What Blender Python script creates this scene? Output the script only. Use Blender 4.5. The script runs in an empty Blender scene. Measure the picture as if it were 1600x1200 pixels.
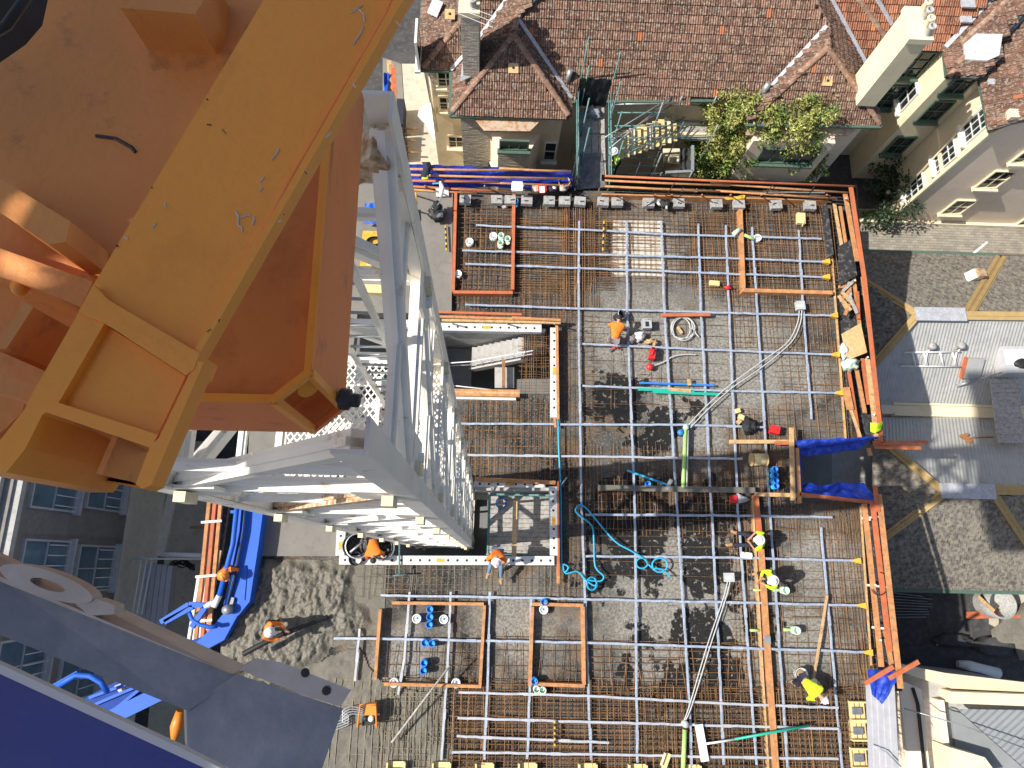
import bpy, math, random
import numpy as np
from mathutils import Vector, noise
random.seed(7)
SC = bpy.context.scene
COL = SC.collection

# ------------------------------------------------------------------ camera, sky, sun
F = 1080.0                      # focal length in photograph pixels (1600 wide)
CAMZ = 25.0                     # camera height above the formwork deck
def _n(v): v = np.array(v, float); return v/np.linalg.norm(v)
_Z = -_n((-35, -280, -F)); _Y = np.array((80., 4165., -F)); _Y = _n(_Y-_Y.dot(_Z)*_Z); _X = np.cross(_Y, _Z)
ROT = np.array([_X, _Y, _Z])    # camera axes -> world axes
cam_d = bpy.data.cameras.new('camera'); cam = bpy.data.objects.new('camera', cam_d); COL.objects.link(cam)
cam_d.sensor_width = 36; cam_d.lens = 36*F/1600; cam_d.clip_start = .05; cam_d.clip_end = 2000
from mathutils import Matrix
cam.matrix_world = Matrix.Translation((0, 0, CAMZ)) @ Matrix([list(r) for r in ROT]).to_4x4()
SC.camera = cam

SUN_EL = math.radians(47); SHADOW = math.atan2(.115, 1.0)     # shadows run to +x, slightly +y
to_sun = Vector((-math.cos(SUN_EL)*math.cos(SHADOW), -math.cos(SUN_EL)*math.sin(SHADOW), math.sin(SUN_EL)))
wd = bpy.data.worlds.new('World'); SC.world = wd; wd.use_nodes = True
nt = wd.node_tree; sky = nt.nodes.new('ShaderNodeTexSky'); sky.sky_type = 'NISHITA'; sky.sun_disc = False
sky.dust_density = 2.2; sky.ozone_density = .35; sky.sun_elevation = SUN_EL; sky.sun_rotation = math.atan2(to_sun.x, to_sun.y)
bg = nt.nodes['Background']; bg.inputs[1].default_value = .098; nt.links.new(sky.outputs[0], bg.inputs[0])
sd = bpy.data.lights.new('sun', 'SUN'); sd.energy = 5.0; sd.angle = math.radians(.5); sd.color = (1, .95, .87)
sun = bpy.data.objects.new('sun', sd); COL.objects.link(sun); sun.rotation_euler = to_sun.to_track_quat('Z', 'Y').to_euler()
SC.view_settings.view_transform = 'Standard'; SC.view_settings.look = 'None'; SC.view_settings.gamma = 1
SC.view_settings.exposure = .28; SC.view_settings.use_curve_mapping = False
SC.cycles.max_bounces = 6

# ------------------------------------------------------------------ helpers
def ray(px, py): return ROT @ np.array((px-800., 600.-py, -F))
def P(px, py, z=0.):            # the point at height z that the photograph shows at that pixel
    d = ray(px, py); t = (z-CAMZ)/d[2]; return Vector((d[0]*t, d[1]*t, z))
def PXX(px, py, x):             # the same on a wall plane x = const / y = const
    d = ray(px, py); t = x/d[0]; return Vector((x, d[1]*t, CAMZ+d[2]*t))
def PYY(px, py, y):
    d = ray(px, py); t = y/d[1]; return Vector((d[0]*t, y, CAMZ+d[2]*t))
def L(pts, z): return [P(a, b, z) for a, b in pts]
def U(a, b): return random.uniform(a, b)
OFF = {}
ORD = ['first','second','third','fourth','fifth','sixth','seventh','eighth','ninth','tenth','eleventh','twelfth','thirteenth','fourteenth','fifteenth','sixteenth','seventeenth','eighteenth','nineteenth','twentieth']

class G:
    def __init__(s): s.v = []; s.f = []; s.sm = []
    def add(s, vs, fs, smooth=False):
        o = len(s.v); s.v += [tuple(v) for v in vs]
        for f in fs: s.f.append(tuple(i+o for i in f)); s.sm.append(smooth)
        return s
    def hexa(s, b, t):          # bottom quad, top quad (same winding)
        n = len(b); vs = list(b)+list(t)
        fs = [tuple(range(n-1, -1, -1)), tuple(range(n, 2*n))]+[(i, (i+1) % n, n+(i+1) % n, n+i) for i in range(n)]
        return s.add(vs, fs)
    def prism(s, poly, z0, z1): # polygon (x,y) extruded in z
        a = sum(poly[i][0]*poly[(i+1) % len(poly)][1]-poly[(i+1) % len(poly)][0]*poly[i][1] for i in range(len(poly)))
        if a < 0: poly = poly[::-1]
        return s.hexa([(p[0], p[1], z0) for p in poly], [(p[0], p[1], z1) for p in poly])
    def box(s, c, d, rz=0, tilt=None):
        x, y, z = d[0]/2, d[1]/2, d[2]/2
        R = Matrix.Rotation(rz, 3, 'Z')
        if tilt: R = R @ Matrix.Rotation(tilt[0], 3, 'X') @ Matrix.Rotation(tilt[1], 3, 'Y')
        c = Vector(c); q = [(-x,-y),(x,-y),(x,y),(-x,y)]
        return s.hexa([c+R@Vector((a, b, -z)) for a, b in q], [c+R@Vector((a, b, z)) for a, b in q])
    def bx(s, x0, x1, y0, y1, z0, z1): return s.box(((x0+x1)/2, (y0+y1)/2, (z0+z1)/2), (abs(x1-x0), abs(y1-y0), abs(z1-z0)))
    def beam(s, p, q, w, h, up=(0, 0, 1)):
        p = Vector(p); q = Vector(q); d = (q-p).normalized(); u = Vector(up)
        if abs(d.dot(u)) > .98: u = Vector((0, 1, 0))
        a = d.cross(u).normalized()*(w/2); b = a.cross(d).normalized()*(h/2)
        return s.hexa([p-a-b, p+a-b, p+a+b, p-a+b], [q-a-b, q+a-b, q+a+b, q-a+b])
    def tube(s, pts, r, n=6, caps=True):
        pts = [Vector(p) for p in pts]; rs = r if isinstance(r, (list, tuple)) else [r]*len(pts)
        vs = []; ref = None
        for i, p in enumerate(pts):
            d = (pts[min(i+1, len(pts)-1)]-pts[max(i-1, 0)]); d = d.normalized() if d.length > 1e-9 else Vector((0, 0, 1))
            if ref is None: ref = Vector((0, 0, 1)) if abs(d.z) < .9 else Vector((1, 0, 0))
            a = d.cross(ref); a = a.normalized() if a.length > 1e-6 else d.orthogonal().normalized(); b = a.cross(d); ref = -b if b.dot(ref) < 0 else b
            for k in range(n):
                t = 2*math.pi*k/n; vs.append(p+(a*math.cos(t)+b*math.sin(t))*rs[i])
        fs = [(i*n+k, i*n+(k+1) % n, (i+1)*n+(k+1) % n, (i+1)*n+k) for i in range(len(pts)-1) for k in range(n)]
        s.add(vs, fs, n > 4)
        if caps:
            m = len(vs); o = len(s.v)-m
            s.f += [tuple(o+k for k in range(n-1, -1, -1)), tuple(o+m-n+k for k in range(n))]; s.sm += [False, False]
        return s
    def lathe(s, c, prof, n=12, axis=None):   # profile of (r,z)
        c = Vector(c); R = Vector(axis).to_track_quat('Z', 'Y').to_matrix() if axis else Matrix.Identity(3)
        vs = [c+R@Vector((r*math.cos(2*math.pi*k/n), r*math.sin(2*math.pi*k/n), z)) for r, z in prof for k in range(n)]
        fs = [(i*n+k, i*n+(k+1) % n, (i+1)*n+(k+1) % n, (i+1)*n+k) for i in range(len(prof)-1) for k in range(n)]
        return s.add(vs, fs, True)
    def ball(s, c, r, n=10, sc=(1, 1, 1), lumps=0):
        c = Vector(c); m = max(5, n//2+1); vs = []
        for i in range(m+1):
            t = math.pi*i/m
            for k in range(n):
                u = 2*math.pi*k/n; d = Vector((math.sin(t)*math.cos(u), math.sin(t)*math.sin(u), -math.cos(t)))
                q = 1+lumps*noise.noise(d*2.3+c)
                vs.append(c+Vector((d.x*sc[0], d.y*sc[1], d.z*sc[2]))*r*q)
        return s.add(vs, [(i*n+k, i*n+(k+1) % n, (i+1)*n+(k+1) % n, (i+1)*n+k) for i in range(m) for k in range(n)], True)
    def sheet(s, fn, nu, nv, smooth=True):    # fn(u,v) -> point
        vs = [fn(i/nu, j/nv) for j in range(nv+1) for i in range(nu+1)]
        return s.add(vs, [(j*(nu+1)+i, j*(nu+1)+i+1, (j+1)*(nu+1)+i+1, (j+1)*(nu+1)+i) for j in range(nv) for i in range(nu)], smooth)

def tag(o, label=None, cat=None, group=None, kind=None):
    if label: o['label'] = label
    if cat: o['category'] = cat
    if group: o['group'] = group
    if kind: o['kind'] = kind
    return o
def link(name, data, parent=None):
    o = bpy.data.objects.new(name, data); COL.objects.link(o)
    if parent is not None: o.parent = parent
    return o
def ob(name, g, m, parent=None, label=None, cat=None, group=None, kind=None):
    off = OFF.get(parent.name, Vector((0, 0, 0))) if parent is not None else Vector((0, 0, 0))
    if parent is None and g.v and kind != 'structure':
        a = np.array(g.v); off = Vector(((a[:,0].min()+a[:,0].max())/2, (a[:,1].min()+a[:,1].max())/2, a[:,2].min()))
    me = bpy.data.meshes.new(name); me.from_pydata([tuple(Vector(v)-off) for v in g.v], [], g.f)
    me.polygons.foreach_set('use_smooth', g.sm)
    for x in (m if isinstance(m, (list, tuple)) else [m]): me.materials.append(x)
    me.update(); o = link(name, me, parent)
    if parent is None: o.location = off
    OFF[o.name] = off
    return tag(o, label, cat, group, kind)
def thing(name, label, cat, loc=(0, 0, 0), group=None, kind=None):
    o = link(name, None); o.location = loc; o.empty_display_size = .2; OFF[o.name] = Vector(loc)
    return tag(o, label, cat, group, kind)
def copy_tree(o, parent=None):
    c = o.copy(); COL.objects.link(c); c.parent = parent; OFF[c.name] = OFF.get(o.name, Vector())
    for ch in o.children: copy_tree(ch, c)
    return c

MATS = {}
def mat(name, col, rough=.75, var=.15, scale=3., col2=None, amt=.0, sc2=8., bump=.0, bsc=40., metal=0., isl=0., thr=(.5, .62), emis=None, dist=.02):
    """base colour with soft noise, a second colour in patches, fine relief, random tint per separate piece"""
    if name in MATS: return MATS[name]
    m = bpy.data.materials.new(name); m.use_nodes = True; t = m.node_tree; N = t.nodes; K = t.links; b = N['Principled BSDF']
    b.inputs['Roughness'].default_value = rough; b.inputs['Metallic'].default_value = metal
    geo = N.new('ShaderNodeNewGeometry'); pos = geo.outputs['Position']
    n1 = N.new('ShaderNodeTexNoise'); n1.inputs['Scale'].default_value = scale; n1.inputs['Detail'].default_value = 6; K.new(pos, n1.inputs['Vector'])
    r1 = N.new('ShaderNodeMapRange'); r1.inputs[1].default_value = .25; r1.inputs[2].default_value = .75; r1.inputs[3].default_value = 1-var; r1.inputs[4].default_value = 1+var; K.new(n1.outputs[0], r1.inputs[0])
    mul = N.new('ShaderNodeMix'); mul.data_type = 'RGBA'; mul.blend_type = 'MULTIPLY'; mul.inputs[0].default_value = 1; mul.inputs[6].default_value = (*col, 1)
    last = r1.outputs[0]
    if isl:
        r2 = N.new('ShaderNodeMapRange'); r2.inputs[3].default_value = 1-isl; r2.inputs[4].default_value = 1+isl; K.new(geo.outputs['Random Per Island'], r2.inputs[0])
        mm = N.new('ShaderNodeMath'); mm.operation = 'MULTIPLY'; K.new(last, mm.inputs[0]); K.new(r2.outputs[0], mm.inputs[1]); last = mm.outputs[0]
    K.new(last, mul.inputs[7]); out = mul.outputs[2]
    if col2:
        n2 = N.new('ShaderNodeTexNoise'); n2.inputs['Scale'].default_value = sc2; n2.inputs['Detail'].default_value = 8; n2.inputs['Roughness'].default_value = .65; K.new(pos, n2.inputs['Vector'])
        r3 = N.new('ShaderNodeMapRange'); r3.inputs[1].default_value = thr[0]; r3.inputs[2].default_value = thr[1]; r3.inputs[4].default_value = amt; K.new(n2.outputs[0], r3.inputs[0])
        mx = N.new('ShaderNodeMix'); mx.data_type = 'RGBA'; mx.inputs[7].default_value = (*col2, 1); K.new(r3.outputs[0], mx.inputs[0]); K.new(out, mx.inputs[6]); out = mx.outputs[2]
    K.new(out, b.inputs['Base Color'])
    if bump:
        n3 = N.new('ShaderNodeTexNoise'); n3.inputs['Scale'].default_value = bsc; n3.inputs['Detail'].default_value = 5; K.new(pos, n3.inputs['Vector'])
        bp = N.new('ShaderNodeBump'); bp.inputs['Strength'].default_value = bump; bp.inputs['Distance'].default_value = dist; K.new(n3.outputs[0], bp.inputs['Height']); K.new(bp.outputs[0], b.inputs['Normal'])
    MATS[name] = m; return m

M = dict(
 orange=mat('orange_paint', (.90, .325, .034), .42, .10, 1.3, (.64, .20, .03), .5, 3.5, .15, 30, thr=(.55, .8)),
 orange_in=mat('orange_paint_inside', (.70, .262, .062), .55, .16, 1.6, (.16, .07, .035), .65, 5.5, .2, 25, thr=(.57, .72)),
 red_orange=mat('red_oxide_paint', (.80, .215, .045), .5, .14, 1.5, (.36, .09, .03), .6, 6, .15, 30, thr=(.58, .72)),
 orange_shade=mat('orange_paint_shade', (.66, .205, .04), .5, .14, 1.5, (.36, .10, .02), .6, 5, .15, 30, thr=(.5, .72)),
 white=mat('white_tower_paint', (.86, .83, .76), .5, .10, 2, (.40, .27, .14), .75, 4.2, .12, 30, thr=(.59, .72)),
 cream_lug=mat('cream_lug_paint', (.78, .68, .46), .6, .12, 6, (.40, .18, .05), .8, 9, thr=(.58, .7)),
 rusty=mat('rusted_white_paint', (.62, .50, .36), .8, .2, 10, (.34, .15, .04), .9, 14, .3, 60, thr=(.42, .6)),
 rust=mat('rust', (.30, .13, .05), .9, .3, 12, (.42, .22, .09), .8, 30, .4, 60),
 steel=mat('dark_mill_steel', (.19, .21, .25), .45, .25, 3, (.40, .42, .46), .55, 3.5, .15, 20, metal=.35, thr=(.48, .75)),
 steel_edge=mat('ground_steel_edge', (.46, .41, .38), .5, .2, 5, (.52, .50, .50), .6, 6, .15, 20, metal=.3),
 bolt=mat('black_bolt', (.05, .045, .045), .5, .2, 10, metal=.4),
 blue_panel=mat('navy_panel', (.007, .026, .22), .5, .12, 3, (.035, .06, .26), .6, 5, .05, 60, thr=(.48, .72)),
 pale_trim=mat('pale_grey_trim', (.50, .50, .52), .5, .1, 4),
 rebar=mat('rebar_rust', (.28, .145, .058), .85, .35, 2, (.13, .07, .035), .85, 4, isl=.55, thr=(.42, .6)),
 rebar_dusty=mat('rebar_dusty', (.24, .20, .14), .85, .25, 2, (.32, .29, .23), .8, 5, isl=.4),
 rebar_dark=mat('rebar_dark', (.20, .115, .055), .85, .3, 2, (.07, .05, .035), .8, 5, isl=.45, thr=(.42, .6)),
 duct=mat('galvanised_duct', (.36, .42, .53), .5, .2, 3, (.55, .58, .62), .8, 9, .1, 50, metal=.2, thr=(.5, .62)),
 duct_pale=mat('pale_galvanised_duct', (.48, .50, .55), .5, .15, 3, (.33, .29, .23), .8, 9, metal=.15, thr=(.56, .66)),
 timber_or=mat('orange_formwork_timber', (.52, .24, .095), .8, .25, 4, (.32, .18, .09), .8, 7, .25, 60, isl=.2),
 timber_red=mat('red_painted_timber', (.50, .13, .05), .75, .22, 4, (.36, .19, .10), .8, 7, isl=.15),
 timber_tan=mat('tan_timber', (.56, .36, .17), .85, .2, 4, (.30, .20, .11), .7, 7, .25, 60, isl=.25),
 timber_grey=mat('weathered_plank', (.40, .38, .35), .9, .2, 5, (.22, .20, .18), .8, 9, .3, 60, isl=.25),
 ply=mat('raw_plywood', (.66, .45, .22), .8, .12, 4, (.45, .28, .12), .6, 8),
 formply=mat('black_formply', (.035, .035, .038), .55, .3, 3, (.30, .30, .29), .6, 7, thr=(.52, .7)),
 concrete=mat('finished_concrete', (.215, .20, .175), .85, .10, .9, (.17, .158, .14), .6, 3, .1, 80),
 conc_grey=mat('precast_concrete', (.44, .43, .41), .85, .1, 2, (.30, .29, .27), .6, 5, .1, 60),
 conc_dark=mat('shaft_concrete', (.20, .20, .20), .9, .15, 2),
 block=mat('grey_concrete_block', (.36, .355, .34), .9, .2, 8, (.18, .18, .17), .7, 12, .3, 50, isl=.3),
 white_steel=mat('white_waler_steel', (.70, .69, .65), .5, .1, 4, (.36, .30, .22), .7, 6, thr=(.58, .7)),
 galv=mat('galvanised_scaffold', (.42, .45, .46), .4, .2, 6, metal=.5),
 teal=mat('teal_painted_steel', (.10, .27, .26), .5, .2, 6, (.32, .33, .30), .7, 10),
 green_pl=mat('green_plastic', (.02, .42, .30), .4, .1, 5),
 lime=mat('lime_plastic', (.42, .68, .20), .45, .12, 5),
 mint=mat('pale_green_plastic', (.55, .72, .58), .45, .1, 5),
 blue_pl=mat('blue_plastic', (.03, .22, .72), .4, .12, 6),
 sky_rope=mat('sky_blue_hose', (.03, .42, .68), .5, .1, 6),
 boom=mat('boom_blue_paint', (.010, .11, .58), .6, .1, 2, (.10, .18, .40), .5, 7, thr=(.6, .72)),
 boom_dark=mat('dark_boom_paint', (.010, .055, .30), .8, .15, 2, (.05, .10, .25), .5, 7, thr=(.6, .72)),  # darker blue for the lower arm
 tarp=mat('blue_tarpaulin', (.012, .045, .42), .45, .2, 3, (.08, .14, .60), .5, 6, .35, 12),
 net=mat('black_shade_net', (.018, .018, .02), .8, .3, 8, (.05, .05, .052), .8, 25),
 yellow=mat('yellow_plastic', (.74, .42, .04), .5, .2, 6, (.40, .24, .06), .8, 9),
 cream=mat('cream_bracket', (.74, .58, .28), .7, .15, 8),
 red_pl=mat('red_plastic', (.72, .03, .03), .4, .1, 6),
 white_pl=mat('white_plastic', (.80, .80, .78), .45, .06, 6),
 grey_pl=mat('grey_plastic', (.42, .44, .45), .5, .1, 6),
 black=mat('black_rubber', (.02, .02, .02), .6, .3, 8),
 orange_pl=mat('orange_casing', (.82, .26, .03), .45, .1, 6),
 conduit=mat('grey_conduit', (.52, .53, .52), .5, .08, 6),
 hivis_o=mat('orange_shirt', (.95, .22, .02), .8, .1, 5, bump=.3, bsc=14),
 hivis_y=mat('lime_shirt', (.62, .95, .02), .8, .1, 5, bump=.3, bsc=14),
 navy=mat('navy_cloth', (.022, .024, .045), .9, .2, 6, bump=.3, bsc=14),
 denim=mat('denim', (.16, .23, .34), .9, .2, 7, bump=.3, bsc=14),
 greycloth=mat('grey_cloth', (.22, .19, .20), .9, .2, 7, bump=.3, bsc=14),
 skin=mat('skin', (.50, .27, .17), .55, .06, 10),
 boot=mat('tan_boot', (.40, .25, .13), .8, .2, 10),
 helmet=mat('white_helmet', (.82, .83, .84), .35, .04, 10),
 hair=mat('dark_hair', (.03, .02, .015), .7, .2, 20),
 brick=mat('beige_brick', (.56, .50, .40), .9, .1, 5, isl=.16, bump=.2, bsc=30),
 render_beige=mat('beige_render', (.76, .64, .44), .9, .08, .8, (.62, .51, .34), .6, 2.2, .06, 40),
 render_cream=mat('cream_render', (.80, .71, .50), .85, .05, .8, (.68, .58, .40), .5, 1.6, .06, 40),
 pale_render_lifted=mat('pale_render_shade_lift', (.90, .76, .59), .85, .05, .8, (.80, .67, .52), .5, 2, .06, 40),  # pale render, a lifted copy of the cream for walls in shade
 white_trim=mat('white_window_paint', (.75, .75, .70), .55, .05, 6),
 green_trim=mat('green_gutter_paint', (.09, .15, .11), .55, .15, 6),
 glass=mat('dark_window_glass', (.02, .025, .03), .06, .2, 2),
 flash=mat('pale_lead_flashing', (.42, .43, .46), .6, .15, 5, (.60, .61, .65), .6, 9),
 tin=mat('rusty_tin_roof', (.55, .42, .30), .8, .15, 3, (.42, .20, .07), .9, 5, thr=(.48, .6)),
 iron=mat('corrugated_iron', (.46, .46, .44), .5, .08, 1.2, (.36, .36, .36), .6, 3, metal=.2),
 ochre=mat('ochre_ridge_capping', (.46, .32, .13), .75, .15, 3, (.34, .25, .14), .6, 6),
 asphalt=mat('dark_yard', (.055, .055, .058), .9, .3, 1.5, (.11, .10, .09), .6, 4, .2, 40),
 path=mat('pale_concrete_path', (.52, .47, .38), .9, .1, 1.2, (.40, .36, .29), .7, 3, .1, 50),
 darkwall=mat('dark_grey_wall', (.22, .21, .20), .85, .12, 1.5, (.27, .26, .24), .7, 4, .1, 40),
 palewall_lit=mat('painted_light_wall', (.80, .75, .65), .85, .08, 1.5, (.68, .63, .55), .7, 4, .1, 40),
 leaf=mat('leaf', (.13, .20, .04), .6, .2, 2, isl=.55),
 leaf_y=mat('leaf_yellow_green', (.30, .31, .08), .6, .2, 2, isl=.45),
 leaf_dark=mat('dark_leaf', (.025, .05, .018), .6, .2, 2, isl=.5),
 bark=mat('pale_bark', (.42, .36, .26), .9, .2, 8, bump=.4, bsc=30),
)

def tile_mat(name, base, lichen, orange, amt):
    m = mat(name, base, .85, .25, 1.1, lichen, amt, 9, .25, 60, isl=.36, thr=(.51, .60)); t = m.node_tree; N = t.nodes; K = t.links
    b = N['Principled BSDF']; src = b.inputs['Base Color'].links[0].from_socket
    geo = [n for n in N if n.type == 'NEW_GEOMETRY'][0]
    r = N.new('ShaderNodeMath'); r.operation = 'FRACT'; q = N.new('ShaderNodeMath'); q.operation = 'MULTIPLY'; q.inputs[1].default_value = 7.31
    K.new(geo.outputs['Random Per Island'], q.inputs[0]); K.new(q.outputs[0], r.inputs[0])
    g = N.new('ShaderNodeMath'); g.operation = 'GREATER_THAN'; g.inputs[1].default_value = .993; K.new(r.outputs[0], g.inputs[0])
    mx = N.new('ShaderNodeMix'); mx.data_type = 'RGBA'; mx.inputs[7].default_value = (*orange, 1); K.new(g.outputs[0], mx.inputs[0]); K.new(src, mx.inputs[6]); K.new(mx.outputs[2], b.inputs['Base Color'])
    return m
M['tile'] = tile_mat('terracotta_tile', (.165, .084, .056), (.36, .32, .25), (.40, .14, .06), .72)
M['tile_red'] = tile_mat('red_terracotta_tile', (.28, .105, .055), (.36, .28, .18), (.60, .19, .06), .5)
M['slate'] = mat('lichen_slate', (.125, .108, .098), .8, .25, 2, (.30, .275, .21), .85, 5.5, .2, 60, isl=.28, thr=(.40, .60))
M['ridge'] = mat('ridge_tile', (.27, .15, .10), .85, .25, 3, (.42, .36, .28), .7, 6, .25, 50, isl=.25)

def deck_mat():
    """black film-faced ply under dried slurry, dust speckle and sharp-edged wet patches"""
    m = bpy.data.materials.new('formwork_deck'); m.use_nodes = True; t = m.node_tree; N = t.nodes; K = t.links; b = N['Principled BSDF']
    pos = N.new('ShaderNodeNewGeometry').outputs['Position']
    def nz(sc, det=8, ro=.6):
        n = N.new('ShaderNodeTexNoise'); n.inputs['Scale'].default_value = sc; n.inputs['Detail'].default_value = det; n.inputs['Roughness'].default_value = ro; K.new(pos, n.inputs['Vector']); return n.outputs[0]
    def rng(s, a, c, lo=0, hi=1):
        r = N.new('ShaderNodeMapRange'); r.inputs[1].default_value = a; r.inputs[2].default_value = c; r.inputs[3].default_value = lo; r.inputs[4].default_value = hi; K.new(s, r.inputs[0]); return r.outputs[0]
    def mix(f, a, c):
        x = N.new('ShaderNodeMix'); x.data_type = 'RGBA'; K.new(f, x.inputs[0])
        for i, s in ((6, a), (7, c)):
            if isinstance(s, tuple): x.inputs[i].default_value = (*s, 1)
            else: K.new(s, x.inputs[i])
        return x.outputs[2]
    def mth(op, a, c):
        x = N.new('ShaderNodeMath'); x.operation = op
        for i, s in ((0, a), (1, c)):
            if isinstance(s, (int, float)): x.inputs[i].default_value = s
            else: K.new(s, x.inputs[i])
        return x.outputs[0]
    def spot(x, y, r, soft):     # a stain round a place on the deck, broken up by noise
        v = N.new('ShaderNodeVectorMath'); v.operation = 'DISTANCE'; K.new(pos, v.inputs[0]); v.inputs[1].default_value = (x, y, 0)
        return rng(mth('ADD', v.outputs['Value'], mth('MULTIPLY', mth('SUBTRACT', nz(1.3), .5), 3.6)), r-soft, r, 1, 0)
    base = mix(rng(nz(.45), .38, .62), (.020, .0195, .019), (.125, .118, .105))
    base = mix(rng(nz(14, 9, .75), .54, .62, 0, .7), base, (.33, .31, .275))
    base = mix(rng(nz(9, 9, .7), .56, .66, 0, .85), base, (.022, .022, .022))
    brown = mix(rng(nz(1.1), .5, .64, 0, .6), base, (.20, .125, .065))
    dust = None
    for x, y, r, s in ((6.0, 12.2, 2.0, 1.2), (11.8, .2, 2.0, 1.4), (5.6, 8.4, 3.0, 1.6), (9.2, 7.6, 3.4, 1.8), (7.0, -1.4, 4.0, 1.6), (10.8, -2.4, 2.2, 1.4), (-2.8, -3.4, 2.2, 1.6), (7.2, 5.2, 2.4, 1.4), (1.0, -2.2, 2.0, 1.4), (11.5, 7.2, 1.8, 1.2)):
        k = spot(x, y, r, s); dust = k if dust is None else mth('MAXIMUM', dust, k)
    col = mix(mth('MULTIPLY', dust, .9), brown, mix(rng(nz(11, 9, .72), .42, .58), (.15, .142, .125), (.34, .32, .28)))
    wet = None
    for x, y, r in ((4.6, 6.0, 1.1), (6.0, 4.8, .9), (7.3, 5.6, .55), (5.0, 1.6, 1.6), (7.6, 1.7, 1.3), (9.3, .6, .8), (7.8, .0, 1.05), (5.2, .2, .9), (7.4, -2.3, 1.15), (9.3, -1.8, .8), (3.9, -.2, .9), (5.5, -2.3, .45), (8.0, -3.6, 1.0), (4.6, -3.3, .4), (6.5, -3.9, .8)):
        k = spot(x, y, r, .10); wet = k if wet is None else mth('MAXIMUM', wet, k)
    wet = mth('MULTIPLY', wet, rng(nz(5, 6), .36, .42, 0, 1))
    col = mix(mth('MULTIPLY', wet, .93), col, (.007, .007, .0075))
    K.new(col, b.inputs['Base Color']); K.new(rng(wet, 0, 1, .85, .42), b.inputs['Roughness']); b.inputs['Specular IOR Level'].default_value = .3
    bp = N.new('ShaderNodeBump'); bp.inputs['Strength'].default_value = .35; bp.inputs['Distance'].default_value = .02; K.new(nz(20, 8), bp.inputs['Height']); K.new(bp.outputs[0], b.inputs['Normal'])
    return m
M['deck'] = deck_mat()
M['wet'] = mat('fresh_concrete', (.155, .141, .109), .5, .14, 2.5, (.20, .186, .15), .55, 11, .7, 22, dist=.04)
M['smear'] = mat('concrete_smear', (.165, .153, .122), .8, .15, 3, (.11, .10, .085), .6, 8, .3, 40)

# ------------------------------------------------------------------ ground and terrain
GZ = -8.5
ob('ground', G().bx(-150, 200, -120, 250, GZ-.5, GZ), M['asphalt'], kind='structure')

# ------------------------------------------------------------------ building helpers
def on_plane(px, py, p0, n):
    d = Vector(ray(px, py)); c = Vector((0, 0, CAMZ)); t = (Vector(p0)-c).dot(n)/d.dot(n); return c+d*t
def slope(p0, sx, sy): return (Vector(p0), Vector((-sx, -sy, 1)).normalized())   # plane rising sx per m in x, sy in y
def inside(pt, poly):
    x, y = pt; r = False; j = len(poly)-1
    for i in range(len(poly)):
        xi, yi = poly[i]; xj, yj = poly[j]
        if (yi > y) != (yj > y) and x < (xj-xi)*(y-yi)/(yj-yi)+xi: r = not r
        j = i
    return r
def tiles(name, plane, polypx, m, parent, w=.205, gauge=.345, flute=.032, lift=.05, wob=.006, label=None):
    """every tile a separate little fluted piece, laid in courses up the slope"""
    p0, n = plane; u = Vector((0, 0, 1)).cross(n).normalized(); v = n.cross(u).normalized()
    pts = [on_plane(a, b, p0, n) for a, b in polypx]; q = [((p-p0).dot(u), (p-p0).dot(v)) for p in pts]
    g = G(); base = G(); base.add([p-n*.05 for p in pts]+[p-n*.16 for p in pts], [tuple(range(len(pts))), tuple(range(2*len(pts)-1, len(pts)-1, -1))]+[(i, len(pts)+i, len(pts)+(i+1) % len(pts), (i+1) % len(pts)) for i in range(len(pts))])
    u0 = min(a for a, b in q); u1 = max(a for a, b in q); v0 = min(b for a, b in q); v1 = max(b for a, b in q)
    nf = 4 if flute else 1
    for j in range(int((v1-v0)/gauge)+1):
        for i in range(int((u1-u0)/w)+2):
            a = u0+(i-(j % 2)*.5)*w; b = v0+j*gauge
            if not inside((a+w/2, b+gauge*.5), q): continue
            du, dv, dz = U(-wob, wob), U(-wob, wob), U(-wob, wob); vs = []
            for row, (bb, zz) in enumerate(((b-.02, lift), (b+gauge+.01, 0))):
                for k in range(nf+1):
                    h = (flute if k % 2 else 0)+zz+dz
                    vs.append(p0+u*(a+du+.006+(w-.012)*k/nf)+v*(bb+dv)+n*h)
            for k in range(nf+1): vs.append(p0+u*(a+du+.006+(w-.012)*k/nf)+v*(b-.02+dv)-n*.03)
            m_ = nf+1
            g.add(vs, [(k, k+1, m_+k+1, m_+k) for k in range(nf)]+[(2*m_+k, 2*m_+k+1, k+1, k) for k in range(nf)])
    o = ob(name, g, m, parent, label, kind='stuff'); ob('roof_batten_bed', base, M['formply'], parent); return o
RIDGE = None
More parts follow.
